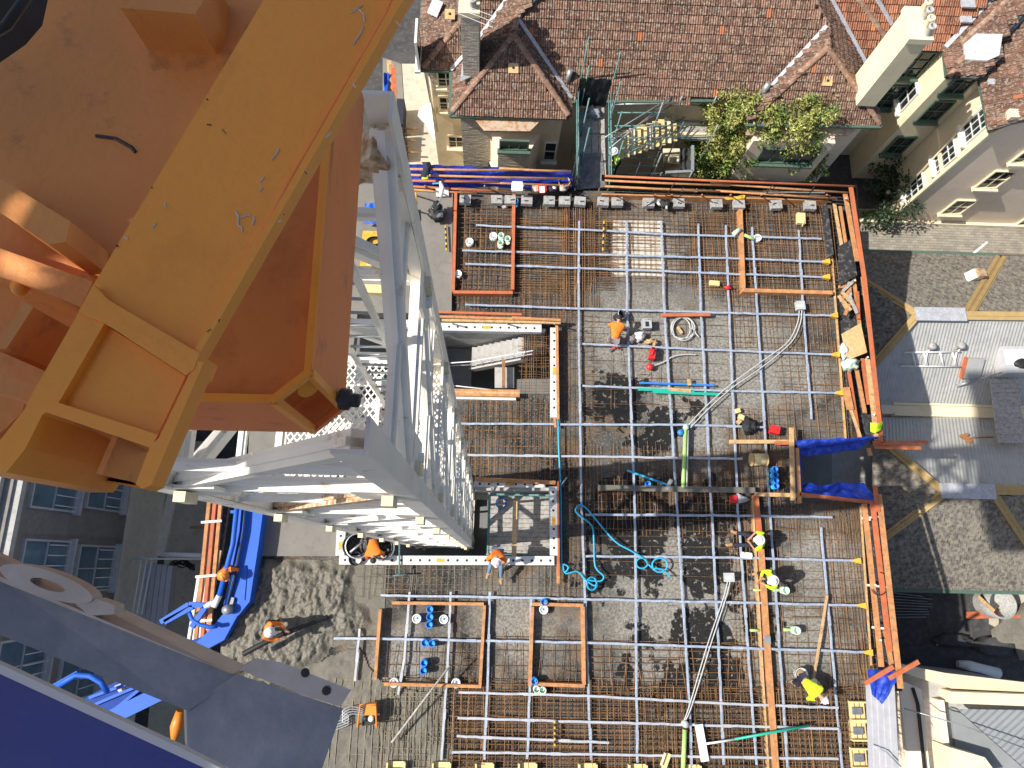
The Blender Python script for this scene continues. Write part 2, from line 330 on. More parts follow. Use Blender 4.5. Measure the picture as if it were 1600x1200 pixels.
def ridge(parent, a, b, m=None, r=.13, name='ridge_tile'):
    global RIDGE
    a = Vector(a); b = Vector(b); d = (b-a); nn = max(1, int(d.length/.40)); x = d.normalized(); z = Vector((0, 0, 1)); y = z.cross(x).normalized(); z = x.cross(y)
    if RIDGE is None:
        g = G(); vs = []
        for s, rr in ((-.21, 1.1), (.21, .92)):
            for k in range(6):
                t = math.pi*k/5; vs.append((s, math.cos(t)*r*rr, math.sin(t)*r*rr*.75))
        vs += [(-.21, c*r*1.1, -.05) for c in (1, -1)]
        g.add(vs, [(k, k+1, 6+k+1, 6+k) for k in range(5)]+[(0, 12, 13, 5, 4, 3, 2, 1)], True)
        RIDGE = bpy.data.meshes.new('ridge_tile'); RIDGE.from_pydata([tuple(v) for v in g.v], [], g.f); RIDGE.materials.append(M['ridge']); RIDGE.update()
    off = OFF[parent.name]
    for i in range(nn):
        o = link(name, RIDGE, parent); c = a+d*((i+.5)/nn)-off+Vector((U(-.01, .01), U(-.01, .01), .02))
        R = Matrix((x, y, z)).transposed().to_4x4(); R.translation = c
        o.matrix_local = R @ Matrix.Rotation(U(-.05, .05), 4, 'X')
def flashing(parent, a, b, w=.2, name='valley_flashing'):
    ob(name, G().beam(Vector(a)+Vector((0, 0, .10)), Vector(b)+Vector((0, 0, .10)), w, .06), M['flash'], parent)
def window(parent, c, n, w, h, cols=2, rows=2, fm='white_trim', sill=True, depth=.1, reveal=None, label=None):
    """a framed window standing proud of its wall: frame and glazing bars, pane, sill"""
    c = Vector(c); n = Vector(n).normalized(); u = Vector((-n.y, n.x, 0)); z = Vector((0, 0, 1)); t = .07
    def bar(g, a0, a1, b0, b1, d0, d1):
        g.hexa([c+u*x+z*y+n*d0 for x, y in ((a0, b0), (a1, b0), (a1, b1), (a0, b1))], [c+u*x+z*y+n*d1 for x, y in ((a0, b0), (a1, b0), (a1, b1), (a0, b1))])
    g = G()
    bar(g, -w/2, w/2, h/2-t, h/2, 0, depth); bar(g, -w/2, w/2, -h/2, -h/2+t, 0, depth); bar(g, -w/2, -w/2+t, -h/2+t, h/2-t, 0, depth); bar(g, w/2-t, w/2, -h/2+t, h/2-t, 0, depth)
    for i in range(1, cols): x = -w/2+w*i/cols; bar(g, x-.02, x+.02, -h/2+t, h/2-t, .03, depth-.03)
    for i in range(1, rows): y = -h/2+h*i/rows; bar(g, -w/2+t, w/2-t, y-.02, y+.02, .032, depth-.032)
    o = ob('window', g, M[fm], parent, label)
    p = G(); bar(p, -w/2+t, w/2-t, -h/2+t, h/2-t, .012, .024); ob('pane', p, M['glass'], o)
    if sill: s = G(); bar(s, -w/2-.08, w/2+.08, -h/2-.12, -h/2-.002, 0, depth+.14); ob('sill', s, M[fm], o)
    return o
def bricks(parent, x0, x1, z0, z1, y, m, bw=.24, bh=.086):
    g = G(); j = 0; z = z0
    while z < z1-bh*.5:
        x = x0-(j % 2)*bw/2
        while x < x1-.02:
            a = max(x, x0); b = min(x+bw-.012, x1)
            if b-a > .03: g.bx(a, b, y-.012+U(-.004, .004), y+.03, z, z+bh-.012)
            x += bw
        z += bh; j += 1
    return ob('brickwork', g, m, parent, kind='stuff')
def corrugated(name, plane, polypx, m, parent, along, pitch=.076, amp=.012, clip=None):
    """sinusoidal sheet iron laid on a plane; ribs run along the direction given"""
    p0, n = plane; v = Vector(along); v = (v-n*v.dot(n)).normalized(); u = v.cross(n).normalized()
    pts = [on_plane(a, b, p0, n) for a, b in polypx]; q = [((p-p0).dot(u), (p-p0).dot(v)) for p in pts]
    u0 = min(a for a, b in q); u1 = max(a for a, b in q); g = G(); x = u0+.001; prev = None; k = 0
    while x < u1:
        cr = []
        for i in range(len(q)):
            (a0, b0), (a1, b1) = q[i], q[(i+1) % len(q)]
            if (a0 <= x) != (a1 <= x): cr.append(b0+(b1-b0)*(x-a0)/(a1-a0))
        if len(cr) >= 2:
            h = (0, amp, 0, -amp)[k % 4]; cur = (p0+u*x+v*min(cr)+n*h, p0+u*x+v*max(cr)+n*h)
            if prev: g.add([prev[0], cur[0], cur[1], prev[1]], [(0, 1, 2, 3)])
            prev = cur
        x += pitch/4*2; k += 1
    return ob(name, g, m, parent, kind=None)

# ------------------------------------------------------------------ old tiled house north of the site
H = thing('tiled_house', 'long brown terracotta tiled house with beige walls along the top of the site', 'house', (4, 22, GZ))
pm = slope((0, 19.4, -.5), 0, .8); ps = slope((0, 18.15, -.5), 0, .70); pw = slope((-2.1, 0, -.5), .73, 0); pe = slope((2.95, 0, -.5), -.74, 0)
fs = slope((0, 20.45, -.5), 0, .66); fw = slope((-3.58, 0, -.5), .63, 0)
rs = slope((0, 18.58, -.5), 0, .88); re_ = slope((16.31, 0, -.5), -.63, 0); rw = slope((10.29, 0, -.5), .63, 0)
tiles('roof_tile_field', pm, [(850, -20), (835, 0), (808, 28), (892, 157), (1189, 157), (1290, 42), (1270, 0), (1258, -20)], M['tile'], H)
tiles('roof_tile_field', ps, [(803, 55), (704, 179), (889, 182)], M['tile'], H)
tiles('roof_tile_field', pw, [(803, 55), (808, 28), (835, 0), (852, -22), (812, -22), (745, 65), (705, 108), (704, 179)], M['tile'], H)
tiles('roof_tile_field', pe, [(803, 55), (808, 28), (892, 157), (889, 182)], M['tile'], H)
tiles('roof_tile_field', fs, [(727, 26), (657, 107), (704, 110), (745, 66), (800, -20), (745, -5)], M['tile'], H)
tiles('roof_tile_field', fw, [(727, 26), (657, 107), (660, -5), (700, -20), (760, -20)], M['tile'], H)
tiles('roof_tile_field', rs, [(1293, 75), (1168, 192), (1375, 195)], M['tile'], H)
tiles('roof_tile_field', rw, [(1293, 75), (1293, 42), (1189, 153), (1168, 190)], M['tile'], H)
tiles('roof_tile_field', re_, [(1293, 75), (1293, 42), (1270, 0), (1260, -20), (1285, -22), (1297, 0), (1352, 104), (1375, 195)], M['tile'], H)
op = lambda pl, a, b: on_plane(a, b, *pl)
for pl, a, b in ((ps, (803, 55), (706, 176)), (ps, (803, 55), (888, 180)), (pw, (803, 55), (808, 28)), (pm, (808, 28), (852, -18)), (fs, (727, 26), (660, 106)),
                 (rs, (1293, 75), (1168, 190)), (rs, (1293, 75), (1374, 194)), (re_, (1293, 75), (1293, 42)), (re_, (1293, 42), (1262, -18))):
    ridge(H, op(pl, *a), op(pl, *b))
for pl, a, b in ((pm, (808, 30), (893, 156)), (fs, (800, -10), (745, 66)), (fs, (745, 66), (705, 112)), (pm, (1290, 43), (1188, 154)), (re_, (1297, 0), (1352, 102))):
    flashing(H, op(pl, *a), op(pl, *b), .16)
# vent tiles and a few replaced orange tiles
for pl, a, b in ((ps, 802, 108), (fs, 703, 24), (rs, 1292, 128)):
    c = op(pl, a, b); g = G().box(c+Vector((0, 0, .06)), (.42, .38, .05), 0, (math.atan(.6), 0)); o = ob('vent_tile', g, M['ply'], H)
    ob('vent_hole', G().lathe(c+Vector((0, 0, .09)), [(0, .02), (.05, .02), (.06, 0)], 8, axis=(0, -.55, 1)), M['black'], o)
# gutters
for a, b in ((P(704, 182, -.52), P(889, 185, -.52)), (P(892, 160, -.52), P(1120, 158, -.52)), (P(657, 110, -.52), P(704, 112, -.52)), (P(704, 110, -.52), P(704, 182, -.52)), (P(656, 110, -.52), P(660, 2, -.52)), (P(1165, 196, -.52), P(1376, 199, -.52)), (P(1376, 199, -.52), P(1353, 104, -.52))):
    ob('gutter', G().beam(a, b, .12, .1), M['green_trim'], H)
# walls
ob('wall', G().bx(-3.3, -1.75, 20.75, 30, GZ, -.62), M['render_beige'], H)
ob('wall', G().bx(-1.75, 2.65, 18.55, 30, GZ, -.62), M['render_beige'], H)
ob('wall', G().bx(2.65, 10.6, 19.75, 30, GZ, -.62), M['render_beige'], H)
ob('wall', G().bx(10.6, 16.0, 18.95, 30, GZ, -.62), M['pale_render_lifted'], H)
bricks(H, -1.75, -.55, GZ, -.75, 18.55, M['brick'])
bricks(H, -3.3, -1.8, -2.4, -.75, 20.75, M['brick'])
bay = G().prism([(-.45, 18.55), (-.1, 17.75), (1.35, 17.75), (1.75, 18.55)], -4.2, -2.0)
ob('bay_wall', bay, M['pale_render_lifted'], H)
bricks(H, -.1, 1.35, -4.2, -2.4, 17.75, M['brick'])
ob('bay_sill', G().prism([(-.5, 18.5), (-.14, 17.66), (1.4, 17.66), (1.8, 18.5)], -4.36, -4.205), M['render_cream'], H)
ob('bay_roof', G().hexa([P(735, 180, -.9), P(847, 182, -.9), P(826, 207, -1.0), P(758, 206, -1.0)], [P(735, 179, -.60), P(852, 181, -.60), P(828, 205, -.86), P(756, 204, -.86)]), M['tin'], H, label='rusty tin roof over the bay window')
g = G().hexa([P(1165, 197, -.95), P(1345, 197, -.95), P(1324, 213, -1.1), P(1165, 213, -1.1)], [P(1165, 195, -.66), P(1345, 195, -.66), P(1324, 211, -1.0), P(1165, 211, -1.0)])
ob('bay_roof', g, M['tin'], H)
ob('bay_wall', G().bx(11.0, 14.6, 18.0, 18.95, GZ, -1.1), M['pale_render_lifted'], H)
window(H, (12.9, 18.0, -2.1), (0, -1, 0), 2.6, 1.1, 4, 1, 'green_trim')
for a, b, s in ((697, 122, .8), (699, 160, .8), (713, 220, .85)):
    window(H, PYY(a, b, 20.75), (0, -1, 0), s, 1.0, 2, 2, 'render_cream')
window(H, PYY(655, 70, 20.9), (-1, 0, 0), 1.2, 1.6, 3, 3)
window(H, (.6, 17.75, -1.6), (0, -1, 0), 1.3, .7, 3, 1, 'green_trim')
window(H, (.6, 18.55, -6.2), (0, -1, 0), 1.4, 1.5, 2, 2)
window(H, (2.3, 18.55, -3.2), (0, -1, 0), .6, 1.5, 1, 2)
ob('downpipe', G().tube([PYY(671, 116, 20.6), PYY(684, 205, 20.6)], .06, 6), M['render_cream'], H)
ob('roof_flat_patch', G().beam(P(685, 0, .4), P(675, 24, .1), .5, .06), M['flash'], H)
# brick chimney on the left wing
def chimney(x0, x1, y0, y1, z0, z1, brickm, pots, cap):
    c = ob('chimney', G().bx(x0, x1, y0, y1, z0, z1-.25), M[brickm], H)
    if brickm == 'brick':
        g = G(); j = 0; z = z0
        while z < z1-.3:
            for k in range(-1, int((x1-x0)/.24)+1):
                a = max(x0, x0+(k+.5*(j % 2))*.24); b = min(x1, x0+(k+1+.5*(j % 2))*.24-.012)
                if b-a > .03: g.bx(a, b, y0-.014+U(-.004, .004), y0+.03, z, z+.074)
            z += .086; j += 1
        ob('brickwork', g, M['brick'], c, kind='stuff')
    ob('chimney_cap', G().bx(x0-.06, x1+.06, y0-.06, y1+.06, z1-.25, z1), M[cap], c)
    for k in range(pots):
        ob('chimney_pot', G().lathe((x1-.18, y0+.2+k*.36, z1), [(.13, 0), (.12, .3), (.15, .33), (.15, .42), (.09, .42), (.08, .3)], 10), M['render_cream'] if k % 2 else M['conc_grey'], c)
chimney(-1.62, -.95, 19.65, 21.3, .0, 3.75, 'brick', 4, 'render_beige')
ob('chimney_flashing', G().hexa([P(719, 126, .15), P(750, 113, .15), P(760, 108, .4), P(722, 100, .4)], [P(719, 127, .25), P(751, 114, .25), P(762, 107, .52), P(722, 100, .52)]), M['flash'], H)
chimney(14.95, 15.75, 18.95, 20.3, .2, 4.1, 'render_cream', 4, 'render_cream')
ob('chimney_flashing', G().beam(P(1336, 118, .3), P(1352, 142, .2), .5, .12), M['flash'], H)
for k in range(3):
    a = P(718, -5+k*12, 3.6); ob('aerial_arm', G().tube([P(716, 5+k*8, 4.2), P(770, 25+k*9, 4.3)], .012, 4), M['galv'], H)
ob('aerial_mast', G().tube([(-1.75, 20.4, .8), (-1.75, 20.4, 4.6)], .02, 5), M['galv'], H)
for a, b, r in ((1191, 148, .13), (886, 128, .11)):
    ob('vent_pipe', G().tube([P(a, b, -.1), P(a, b, -.1)+Vector((.1, .2, .5))], r, 8), M['galv'], H)

# ------------------------------------------------------------------ cream building on the right
B = thing('cream_building', 'cream rendered building with red tiled roof and tall side wall in the top right corner', 'building', (24, 24, GZ))
e1 = slope((20.5, 0, -.1), .62, 0); e2 = slope((19.1, 0, -.1), .55, 0); en = slope((0, 22.1, -.1), 0, .75)
tiles('roof_tile_field', e1, [(1530, 122), (1546, 205), (1580, 192), (1640, 180), (1640, -5), (1600, 22), (1565, 62), (1561, 92)], M['tile'], B)
tiles('roof_tile_field', e2, [(1475, 75), (1480, 120), (1528, 121), (1561, 92), (1565, 60), (1600, 22), (1640, -12), (1560, -12)], M['tile'], B)
tiles('roof_tile_field', en, [(1297, -2), (1352, 102), (1420, 74), (1474, 74), (1560, -14), (1290, -14)], M['tile_red'], B)
ob('flat_lead_roof', G().hexa([on_plane(a, b, *e2)+Vector((0, 0, .06)) for a, b in ((1503, 72), (1522, 56), (1563, 57), (1558, 90), (1540, 98), (1505, 96))], [on_plane(a, b, *e2)+Vector((0, 0, .14)) for a, b in ((1503, 72), (1522, 56), (1563, 57), (1558, 90), (1540, 98), (1505, 96))]), M['flash'], B)
flashing(B, op(e2, 1475, 76), op(e2, 1552, -5), .2); flashing(B, op(e1, 1530, 121), op(e1, 1562, 88), .2); flashing(B, op(e1, 1563, 60), op(e1, 1605, 18), .3)
flashing(B, op(en, 1365, -5), op(en, 1392, 41), .16)
ridge(B, op(en, 1340, -2), op(en, 1384, 60)); ridge(B, op(e2, 1500, 70), op(e2, 1575, 0))
for a, b in ((1505, 92), (1490, 112)): ridge(B, op(e2, a, b), op(e2, a-8, b+8))
for pl, a, b, s in ((e1, 1547, 130, .28), (en, 1507, 30, .5), (en, 1510, 5, .6)):
    c = op(pl, a, b); ob('skylight', G().box(c+Vector((0, 0, .08)), (s, s, .08)), M['flash'], B)
for a, b in ((P(1546, 206, -.12), P(1529, 121, -.12)), (P(1529, 121, -.12), P(1479, 121, -.12)), (P(1479, 121, -.12), P(1474, 75, -.12)), (P(1474, 76, -.12), P(1414, 76, -.12))):
    ob('gutter', G().beam(a, b, .13, .12), M['green_trim'], B)
XW, YS = 21.35, 18.45
ob('wall', G().bx(XW, 45, YS, 20.95, GZ, .25), M['pale_render_lifted'], B)              # south block
ob('side_wall', G().bx(XW-.10, XW-.004, YS+.004, 20.94, GZ+.005, -.2), M['render_cream'], B)
ob('wall', G().bx(19.45, 45, 20.96, 34, GZ, -.25), M['render_cream'], B)
ob('wall', G().bx(16.02, 19.44, 22.4, 34, GZ, -.25), M['render_cream'], B)
ob('parapet', G().bx(XW-.15, 45, YS-.08, YS+.32, .26, .62), M['render_cream'], B)
ob('parapet', G().bx(XW-.22, XW-.104, YS-.08, YS+.10, GZ+.01, .25), M['render_cream'], B)
ob('string_course', G().bx(XW-.2, XW-.104, YS+.104, 20.9, -3.95, -3.75), M['render_cream'], B)
for a, b, w, h in ((1556, 279, 1.1, 1.5), (1498, 322, 1.1, 1.4), (1615, 238, 1.1, 1.5), (1610, 345, 1.1, 1.4)):
    window(B, PYY(a, b, YS-.002), (0, -1, 0), w, h, 2, 2, 'render_cream')
for a, b, w, h in ((1478, 245, 1.0, 1.6), (1526, 196, 1.0, 1.6), (1430, 293, 1.0, 1.6)):
    window(B, PXX(a, b, XW-.104), (-1, 0, 0), w, h, 3, 3)
for a, b in ((1462, 172), (1405, 226), (1503, 128)):
    window(B, PYY(a, b, 20.955), (0, -1, 0), 1.0, 1.5, 2, 2, 'green_trim')
for a, b in ((1428, 100), (1388, 150), (1400, 95)):
    window(B, PYY(a, b, 22.395), (0, -1, 0), 1.2, 1.7, 2, 3, 'green_trim')
window(B, PXX(1420, 150, 19.445), (-1, 0, 0), .9, 1.5, 2, 2)
ob('downpipe', G().tube([PXX(1538, 160, 21.1), PXX(1465, 240, 21.1), PXX(1410, 300, 21.1)], .05, 6), M['render_cream'], B)
ob('wall_vent', G().bx(22.6, 23.6, YS-.03, YS-.004, -.35, -.1), M['grey_pl'], B)

# ------------------------------------------------------------------ paved lane and slate roofed building on the right
g = G(); x = 19.3; j = 0; y = 16.7
while y < 19.0:
    x = 19.2-(j % 2)*.15
    while x < 31: g.bx(x, x+.285, y, y+.135, GZ-.05, GZ+.03+U(-.004, .004)); x += .3
    y += .15; j += 1
pv = ob('paved_lane', G().bx(19.1, 31, 16.6, 19.1, GZ+.002, GZ+.012), M['smear'], kind='structure')
ob('paver', g, mat('grey_paver', (.30, .275, .225), .9, .15, 1.5, isl=.16), pv, kind='stuff')
ob('kerb', G().bx(19.5, 31, 18.25, 18.43, GZ+.03, GZ+.14), M['render_cream'], pv)
ob('painted_line', G().beam(P(1521, 396, GZ+.04), P(1543, 378, GZ+.04), .12, .0105), M['white_pl'], pv)
ob('yard_path', G().prism([(p.x, p.y) for p in L([(628, 100), (660, 100), (694, 275), (640, 275)], GZ)], GZ+.002, GZ+.02), M['path'], kind='structure')
ob('yard_slab', G().prism([(p.x, p.y) for p in L([(598, 90), (627, 100), (639, 275), (598, 275)], GZ)], GZ+.002, GZ+.012), M['concrete'], kind='structure')

S = thing('slate_building', 'low building with lichen covered slate hips and grey corrugated iron valley on the right', 'building', (20, 7, GZ))
ez, rz = -6., -3.5
n1 = slope((0, 15.3, ez), 0, -.60); s1 = slope((0, 7.4, ez), 0, .68); w1 = slope((14.5, 0, ez), .60, 0)
n2 = slope((0, 7.1, ez), 0, -.66); s2 = slope((0, -.72, ez), 0, .62)
sl = dict(w=.25, gauge=.20, flute=0, lift=.03, wob=.008)
tiles('slate_field', n1, [(1335, 393), (1562, 401), (1508, 489), (1430, 489), (1335, 430)], M['slate'], S, **sl)
tiles('slate_field', n1, [(1568, 402), (1615, 402), (1615, 492), (1514, 492)], M['slate'], S, **sl)
tiles('slate_field', w1, [(1430, 492), (1335, 432), (1335, 605), (1372, 560)], M['slate'], S, **sl)
tiles('slate_field', w1, [(1470, 767), (1385, 695), (1360, 690), (1370, 850), (1388, 836)], M['slate'], S, **sl)
tiles('slate_field', s2, [(1470, 772), (1372, 846), (1390, 922), (1615, 924), (1615, 870), (1550, 775)], M['slate'], S, **sl)
tiles('slate_field', s2, [(1556, 772), (1615, 772), (1615, 862)], M['slate'], S, **sl)
corrugated('iron_sheet', s1, [(1430, 497), (1610, 497), (1610, 634), (1355, 634), (1345, 590)], M['iron'], S, (0, 1, 0))
corrugated('iron_sheet', n2, [(1470, 763), (1385, 695), (1372, 652), (1612, 652), (1612, 765)], M['iron'], S, (.32, 1, 0))
for pl, a, b, w in ((n1, (1430, 491), (1335, 430), .34), (w1, (1430, 495), (1338, 600), .34), (n1, (1506, 490), (1558, 402), .24), (n1, (1516, 492), (1568, 403), .24),
                    (s1, (1508, 494), (1615, 495), .40), (w1, (1470, 766), (1385, 695), .34), (s2, (1470, 773), (1372, 846), .34), (s2, (1552, 773), (1615, 868), .36), (n2, (1548, 766), (1615, 766), .40)):
    p, q = op(pl, *a), op(pl, *b); up = Vector((0, 0, .07)); ob('hip_capping', G().beam(p+up, q+up, w, .06).beam(p+up*1.7, q+up*1.7, .07, .05), M['ochre'], S)
ob('ridge_flashing', G().beam(op(n1, 1428, 492)+Vector((0, 0, .12)), op(n1, 1506, 493)+Vector((0, 0, .12)), .62, .08), M['flash'], S)
ob('ridge_flashing', G().beam(op(n2, 1467, 767)+Vector((0, 0, .12)), op(n2, 1552, 769)+Vector((0, 0, .12)), .62, .08), M['flash'], S)
ob('box_gutter', G().bx(14.6, 32, 7.08, 7.5, ez-.4, ez+.06).bx(18.6, 32, 6.98, 7.06, ez-.1, ez+.22).bx(18.6, 32, 7.5, 7.6, ez-.1, ez+.2), M['render_cream'], S)
ob('wall', G().bx(14.9, 40, -.55, 15.1, GZ, ez-.42), M['conc_grey'], S)
ob('eave_gutter', G().bx(14.5, 25.0, 15.3, 15.42, ez-.1, ez+.03), M['green_trim'], S); ob('eave_gutter', G().bx(14.5, 40, -.9, -.76, ez-.1, ez+.02), M['green_trim'], S)
c = op(n1, 1516, 434); g = G().box(c+Vector((0, 0, .3)), (.55, .45, .5), .2, (0, .25)); o = ob('roof_vent', g, M['white_pl'], S); ob('vent_hood', G().box(c+Vector((.12, 0, .6)), (.5, .4, .1), .2, (0, .25)), M['tin'], o)
# pipe run on the iron roof
up = Vector((0, 0, .12)); g = G()
for a, b in (((1410, 552), (1498, 551)), ((1405, 573), (1498, 574)), ((1423, 551), (1428, 574)), ((1440, 551), (1447, 573)), ((1446, 551), (1443, 573)), ((1466, 551), (1472, 574)), ((1485, 551), (1492, 573)), ((1492, 551), (1488, 573)), ((1446, 551), (1452, 545)), ((1494, 551), (1498, 545))):
    g.tube([op(s1, *a)+up, op(s1, *b)+up], .045, 6)
ob('white_pipe', g, M['white_pl'], S)
for a, b in ((1449, 545), (1494, 544)): ob('pipe_cowl', G().lathe(op(s1, a, b)+up, [(.02, .35), (.16, .35), (.16, .2), (.08, .15), (.08, -.1)], 10), M['conc_grey'], S)
c = op(s1, 1517, 576); ob('roof_hatch', G().box(c+Vector((0, 0, .12)), (.75, .95, .24), 0, (.6, 0)), M['iron'], S); ob('hatch_edge', G().box(c+Vector((-.42, 0, .12)), (.09, 1.0, .2), 0, (.6, 0)), M['timber_red'], S)
ob('roof_vent_pipe', G().tube([op(s1, 1492, 604)+up, op(s1, 1516, 597)+up*3], .07, 7).tube([op(s1, 1516, 597)+up*3, op(s1, 1548, 588)+up*6], .03, 6), M['galv'], S)
c = op(s1, 1582, 572); ob('roof_plant_box', G().box(c+Vector((0, .1, .35)), (1.7, 1.25, .7), .02), M['pale_trim'], S); ob('plant_top', G().box(c+Vector((0, .2, .72)), (1.66, .7, .03), .02), M['white_pl'], S); ob('plant_vent', G().ball(c+Vector((-.1, -.1, .74)), .3, 12, (1.3, .8, .2), .5), M['black'], S)
st = thing('plank_stack', 'stack of weathered grey planks lying across the corrugated iron roofs at the right edge', 'planks', P(1575, 640, -4.6))
for k in range(15):
    y0 = 596+k*6.6; a = P(1547+k*.8, y0, -4.6+U(-.03, .05)); b = P(1590+k*.9+U(-4, 4), y0+1, -4.6+U(-.03, .05))
    ob('plank', G().beam(a, b, .19, .06), M['timber_grey'], st)
for a in (1556, 1586): ob('bearer', G().beam(P(a, 594, -4.72), P(a+12, 694, -4.72), .1, .12), M['timber_grey'], st)
hk = thing('rusty_bracket', 'rusty iron bracket with a long rod lying on the lower iron roof', 'bracket', P(1510, 684, -5.0))
ob('plate', G().box(P(1511, 686, -5.0), (.45, .2, .08), -.7).box(P(1506, 680, -4.97), (.4, .12, .08), .3).box(P(1514, 690, -4.97), (.3, .12, .08), 0), M['rust'], hk)
ob('rod', G().tube([P(1515, 684, -4.95), P(1552, 683, -4.9)], .03, 6), M['rust'], hk)

# alley between the slate building and the flat roofed building
bn = thing('round_drum', 'large open round drum standing in the dark yard at the right edge', 'drum', P(1540, 942, GZ))
ob('shell', G().lathe(P(1540, 942, GZ), [(.62, 0), (.65, .5), (.66, 1.15), (.60, 1.15), (.58, .08), (0, .08)], 24), M['block'], bn)
ob('cross_plank', G().beam(P(1528, 932, GZ+1.22), P(1553, 955, GZ+1.22), .16, .05), M['timber_tan'], bn)
for k in range(4):
    tag(ob('timber_plank', G().beam(P(1510, 958+k*2.2, GZ+.15+k*.05), P(1612, 955+k*2.6, GZ+.15+k*.05), .13, .06), M['timber_red']), 'orange plank %s beside the round drum in the dark yard' % ('farthest from the drum', 'second from the top', 'third from the top', 'lowest in the row')[k], 'plank', 'planks beside the round drum')
for i, (a, b, w, h, s) in enumerate(((1600, 985, 2.6, 2.2, .8), (1490, 1000, 2.0, .6, .5), (1555, 1010, 2.4, .8, .4))):
    tag(ob('rubble_heap', G().ball(P(a, b, GZ+.1), 1, 16, (w/2, h/2, s/2), .7), M['smear'] if i == 0 else M['asphalt']), ('pale sandy heap at the right edge of the dark yard', 'dark rubble heap in the yard under the orange guard planks', 'dark rubble heap near the white and blue tarp roll')[i], 'rubble heap')
ob('yard_sand', G().prism([(p.x, p.y) for p in L([(1545, 925), (1615, 925), (1615, 1010), (1545, 975)], GZ)], GZ+.002, GZ+.03), M['path'], kind='structure')
g = G().tube([P(1496, 1037, GZ+.6), P(1515, 1040, GZ+.65), P(1532, 1044, GZ+.6), P(1560, 1052, GZ+.55)], [.15, .22, .2, .24], 10)
tr = ob('tarp_roll', g, M['white_pl'], label='rolled white and blue tarp on the dark yard below the corner', cat='tarp')
ob('blue_fold', G().sheet(lambda u, v: P(1525+u*32, 1046+v*18, GZ+.45+.12*math.sin(u*9)+.1*noise.noise(Vector((u*4, v*4, 1)))), 10, 6), M['tarp'], tr)
ws = G()
for k in range(9): ws.tube([P(1385+U(-6, 6), 925+k*5, GZ+.2), P(1450+U(-8, 8), 932+k*4, GZ+.25)], .02, 4)
tag(ob('steel_rods', ws, M['galv']), 'loose grey steel rods lying in the shaded yard beside the lower guard rail', 'rods')

# flat roofed building bottom right
Q = thing('flat_roof_building', 'pale flat roofed building with parapets and grey metal roof sheet in the bottom right corner', 'building', (17, -6, GZ))
fz = -3.2
A = lambda pts, z: [(p.x, p.y) for p in L(pts, z)]
ob('roof_slab', G().prism(A([(1395, 1052), (1640, 1078), (1640, 1240), (1395, 1240)], fz), GZ, fz), M['conc_grey'], Q)
ob('parapet', G().prism(A([(1395, 1046), (1480, 1074), (1640, 1082), (1640, 1070), (1470, 1050), (1400, 1036)], fz+.1), fz+.004, fz+.35), M['render_beige'], Q)
ob('parapet', G().prism(A([(1484, 1080), (1640, 1086), (1640, 1104), (1484, 1098)], fz+.6), fz+.004, fz+.7), M['render_cream'], Q)
ob('parapet', G().prism(A([(1461, 1092), (1470, 1093), (1484, 1210), (1473, 1210)], fz+.3), fz+.004, fz+.5), M['pale_render_lifted'], Q)
ob('parapet', G().prism(A([(1400, 1060), (1436, 1076), (1450, 1210), (1418, 1210)], fz+.4), fz+.004, fz+.55), M['pale_render_lifted'], Q)
ob('roof_upstand', G().prism(A([(1474, 1164), (1530, 1180), (1552, 1210), (1478, 1210)], fz+.7), fz+.004, fz+1.0), M['render_cream'], Q)
corrugated('metal_sheet', slope((0, -8, fz+.35), .02, 0), [(1496, 1108), (1600, 1200), (1640, 1230), (1640, 1110)], mat('grey_metal_sheet', (.30, .32, .33), .5, .06, 2, metal=.2), Q, (.8, .6, 0), .1, .02)
ob('roof_membrane', G().prism(A([(1488, 1106), (1496, 1108), (1600, 1200), (1620, 1215), (1500, 1215)], fz+.2), fz+.004, fz+.12), mat('grey_membrane', (.27, .29, .30), .7, .1, 2), Q)
ob('stay_cable', G().tube([P(1413, 1107, fz+1.2), P(1500, 1132, fz+1.3), P(1610, 1172, fz+1.5)], .025, 5), M['galv'], Q)
ob('dark_pipe', G().tube([P(1426, 1075, fz+.65), P(1434, 1100, fz+.65), P(1446, 1215, fz+.65)], .07, 6), M['black'], Q)

# ------------------------------------------------------------------ grey building bottom left
D = thing('grey_building', 'grey rendered building with barred windows behind the blue boom at bottom left', 'building', (-20, 0, GZ))
WX = -15.35
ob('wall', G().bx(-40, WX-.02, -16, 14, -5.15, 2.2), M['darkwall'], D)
ob('base_wall', G().bx(-40, WX, -16, 14, GZ, -5.16), M['palewall_lit'], D)  # pale colour paints the bright strip of light on the lower wall
ob('roof_slab', G().bx(-40, WX-.3, -16, 14, 2.21, 2.4), M['conc_grey'], D)
ob('cornice', G().bx(WX-.3, WX+.22, -16, 14, 1.9, 2.12), M['conc_grey'], D)
for a, b in ((86, 758), (165, 763), (66, 884), (146, 888), (30, 1040), (120, 1060)):
    c = PXX(a, b, WX-.018); w = window(D, c, (1, 0, 0), 1.75, 2.6, 2, 2, 'pale_trim', True, .12)
    gl = [o for o in w.children if o.name.startswith('pane')][0]; gl.data.materials[0] = mat('painted_sky_glass', (.13, .20, .25), .05, .3, 1.2)  # sky reflection put into the pane colour
    for k in range(5): ob('window_bar', G().tube([c+Vector((.2, -.7+k*.35, -1.2)), c+Vector((.2, -.7+k*.35, .1))], .018, 5), M['white_pl'], w)
for y in (-9.5, -5.0, .65, 4.9, 8.2): ob('render_joint', G().bx(WX-.018, WX+.004, y, y+.03, -5.14, 2.1), M['darkwall'], D)
ob('kerb', G().prism(A([(264, 770), (279, 771), (257, 870), (244, 868)], GZ), GZ+.002, GZ+.15), M['palewall_lit'], kind='structure')
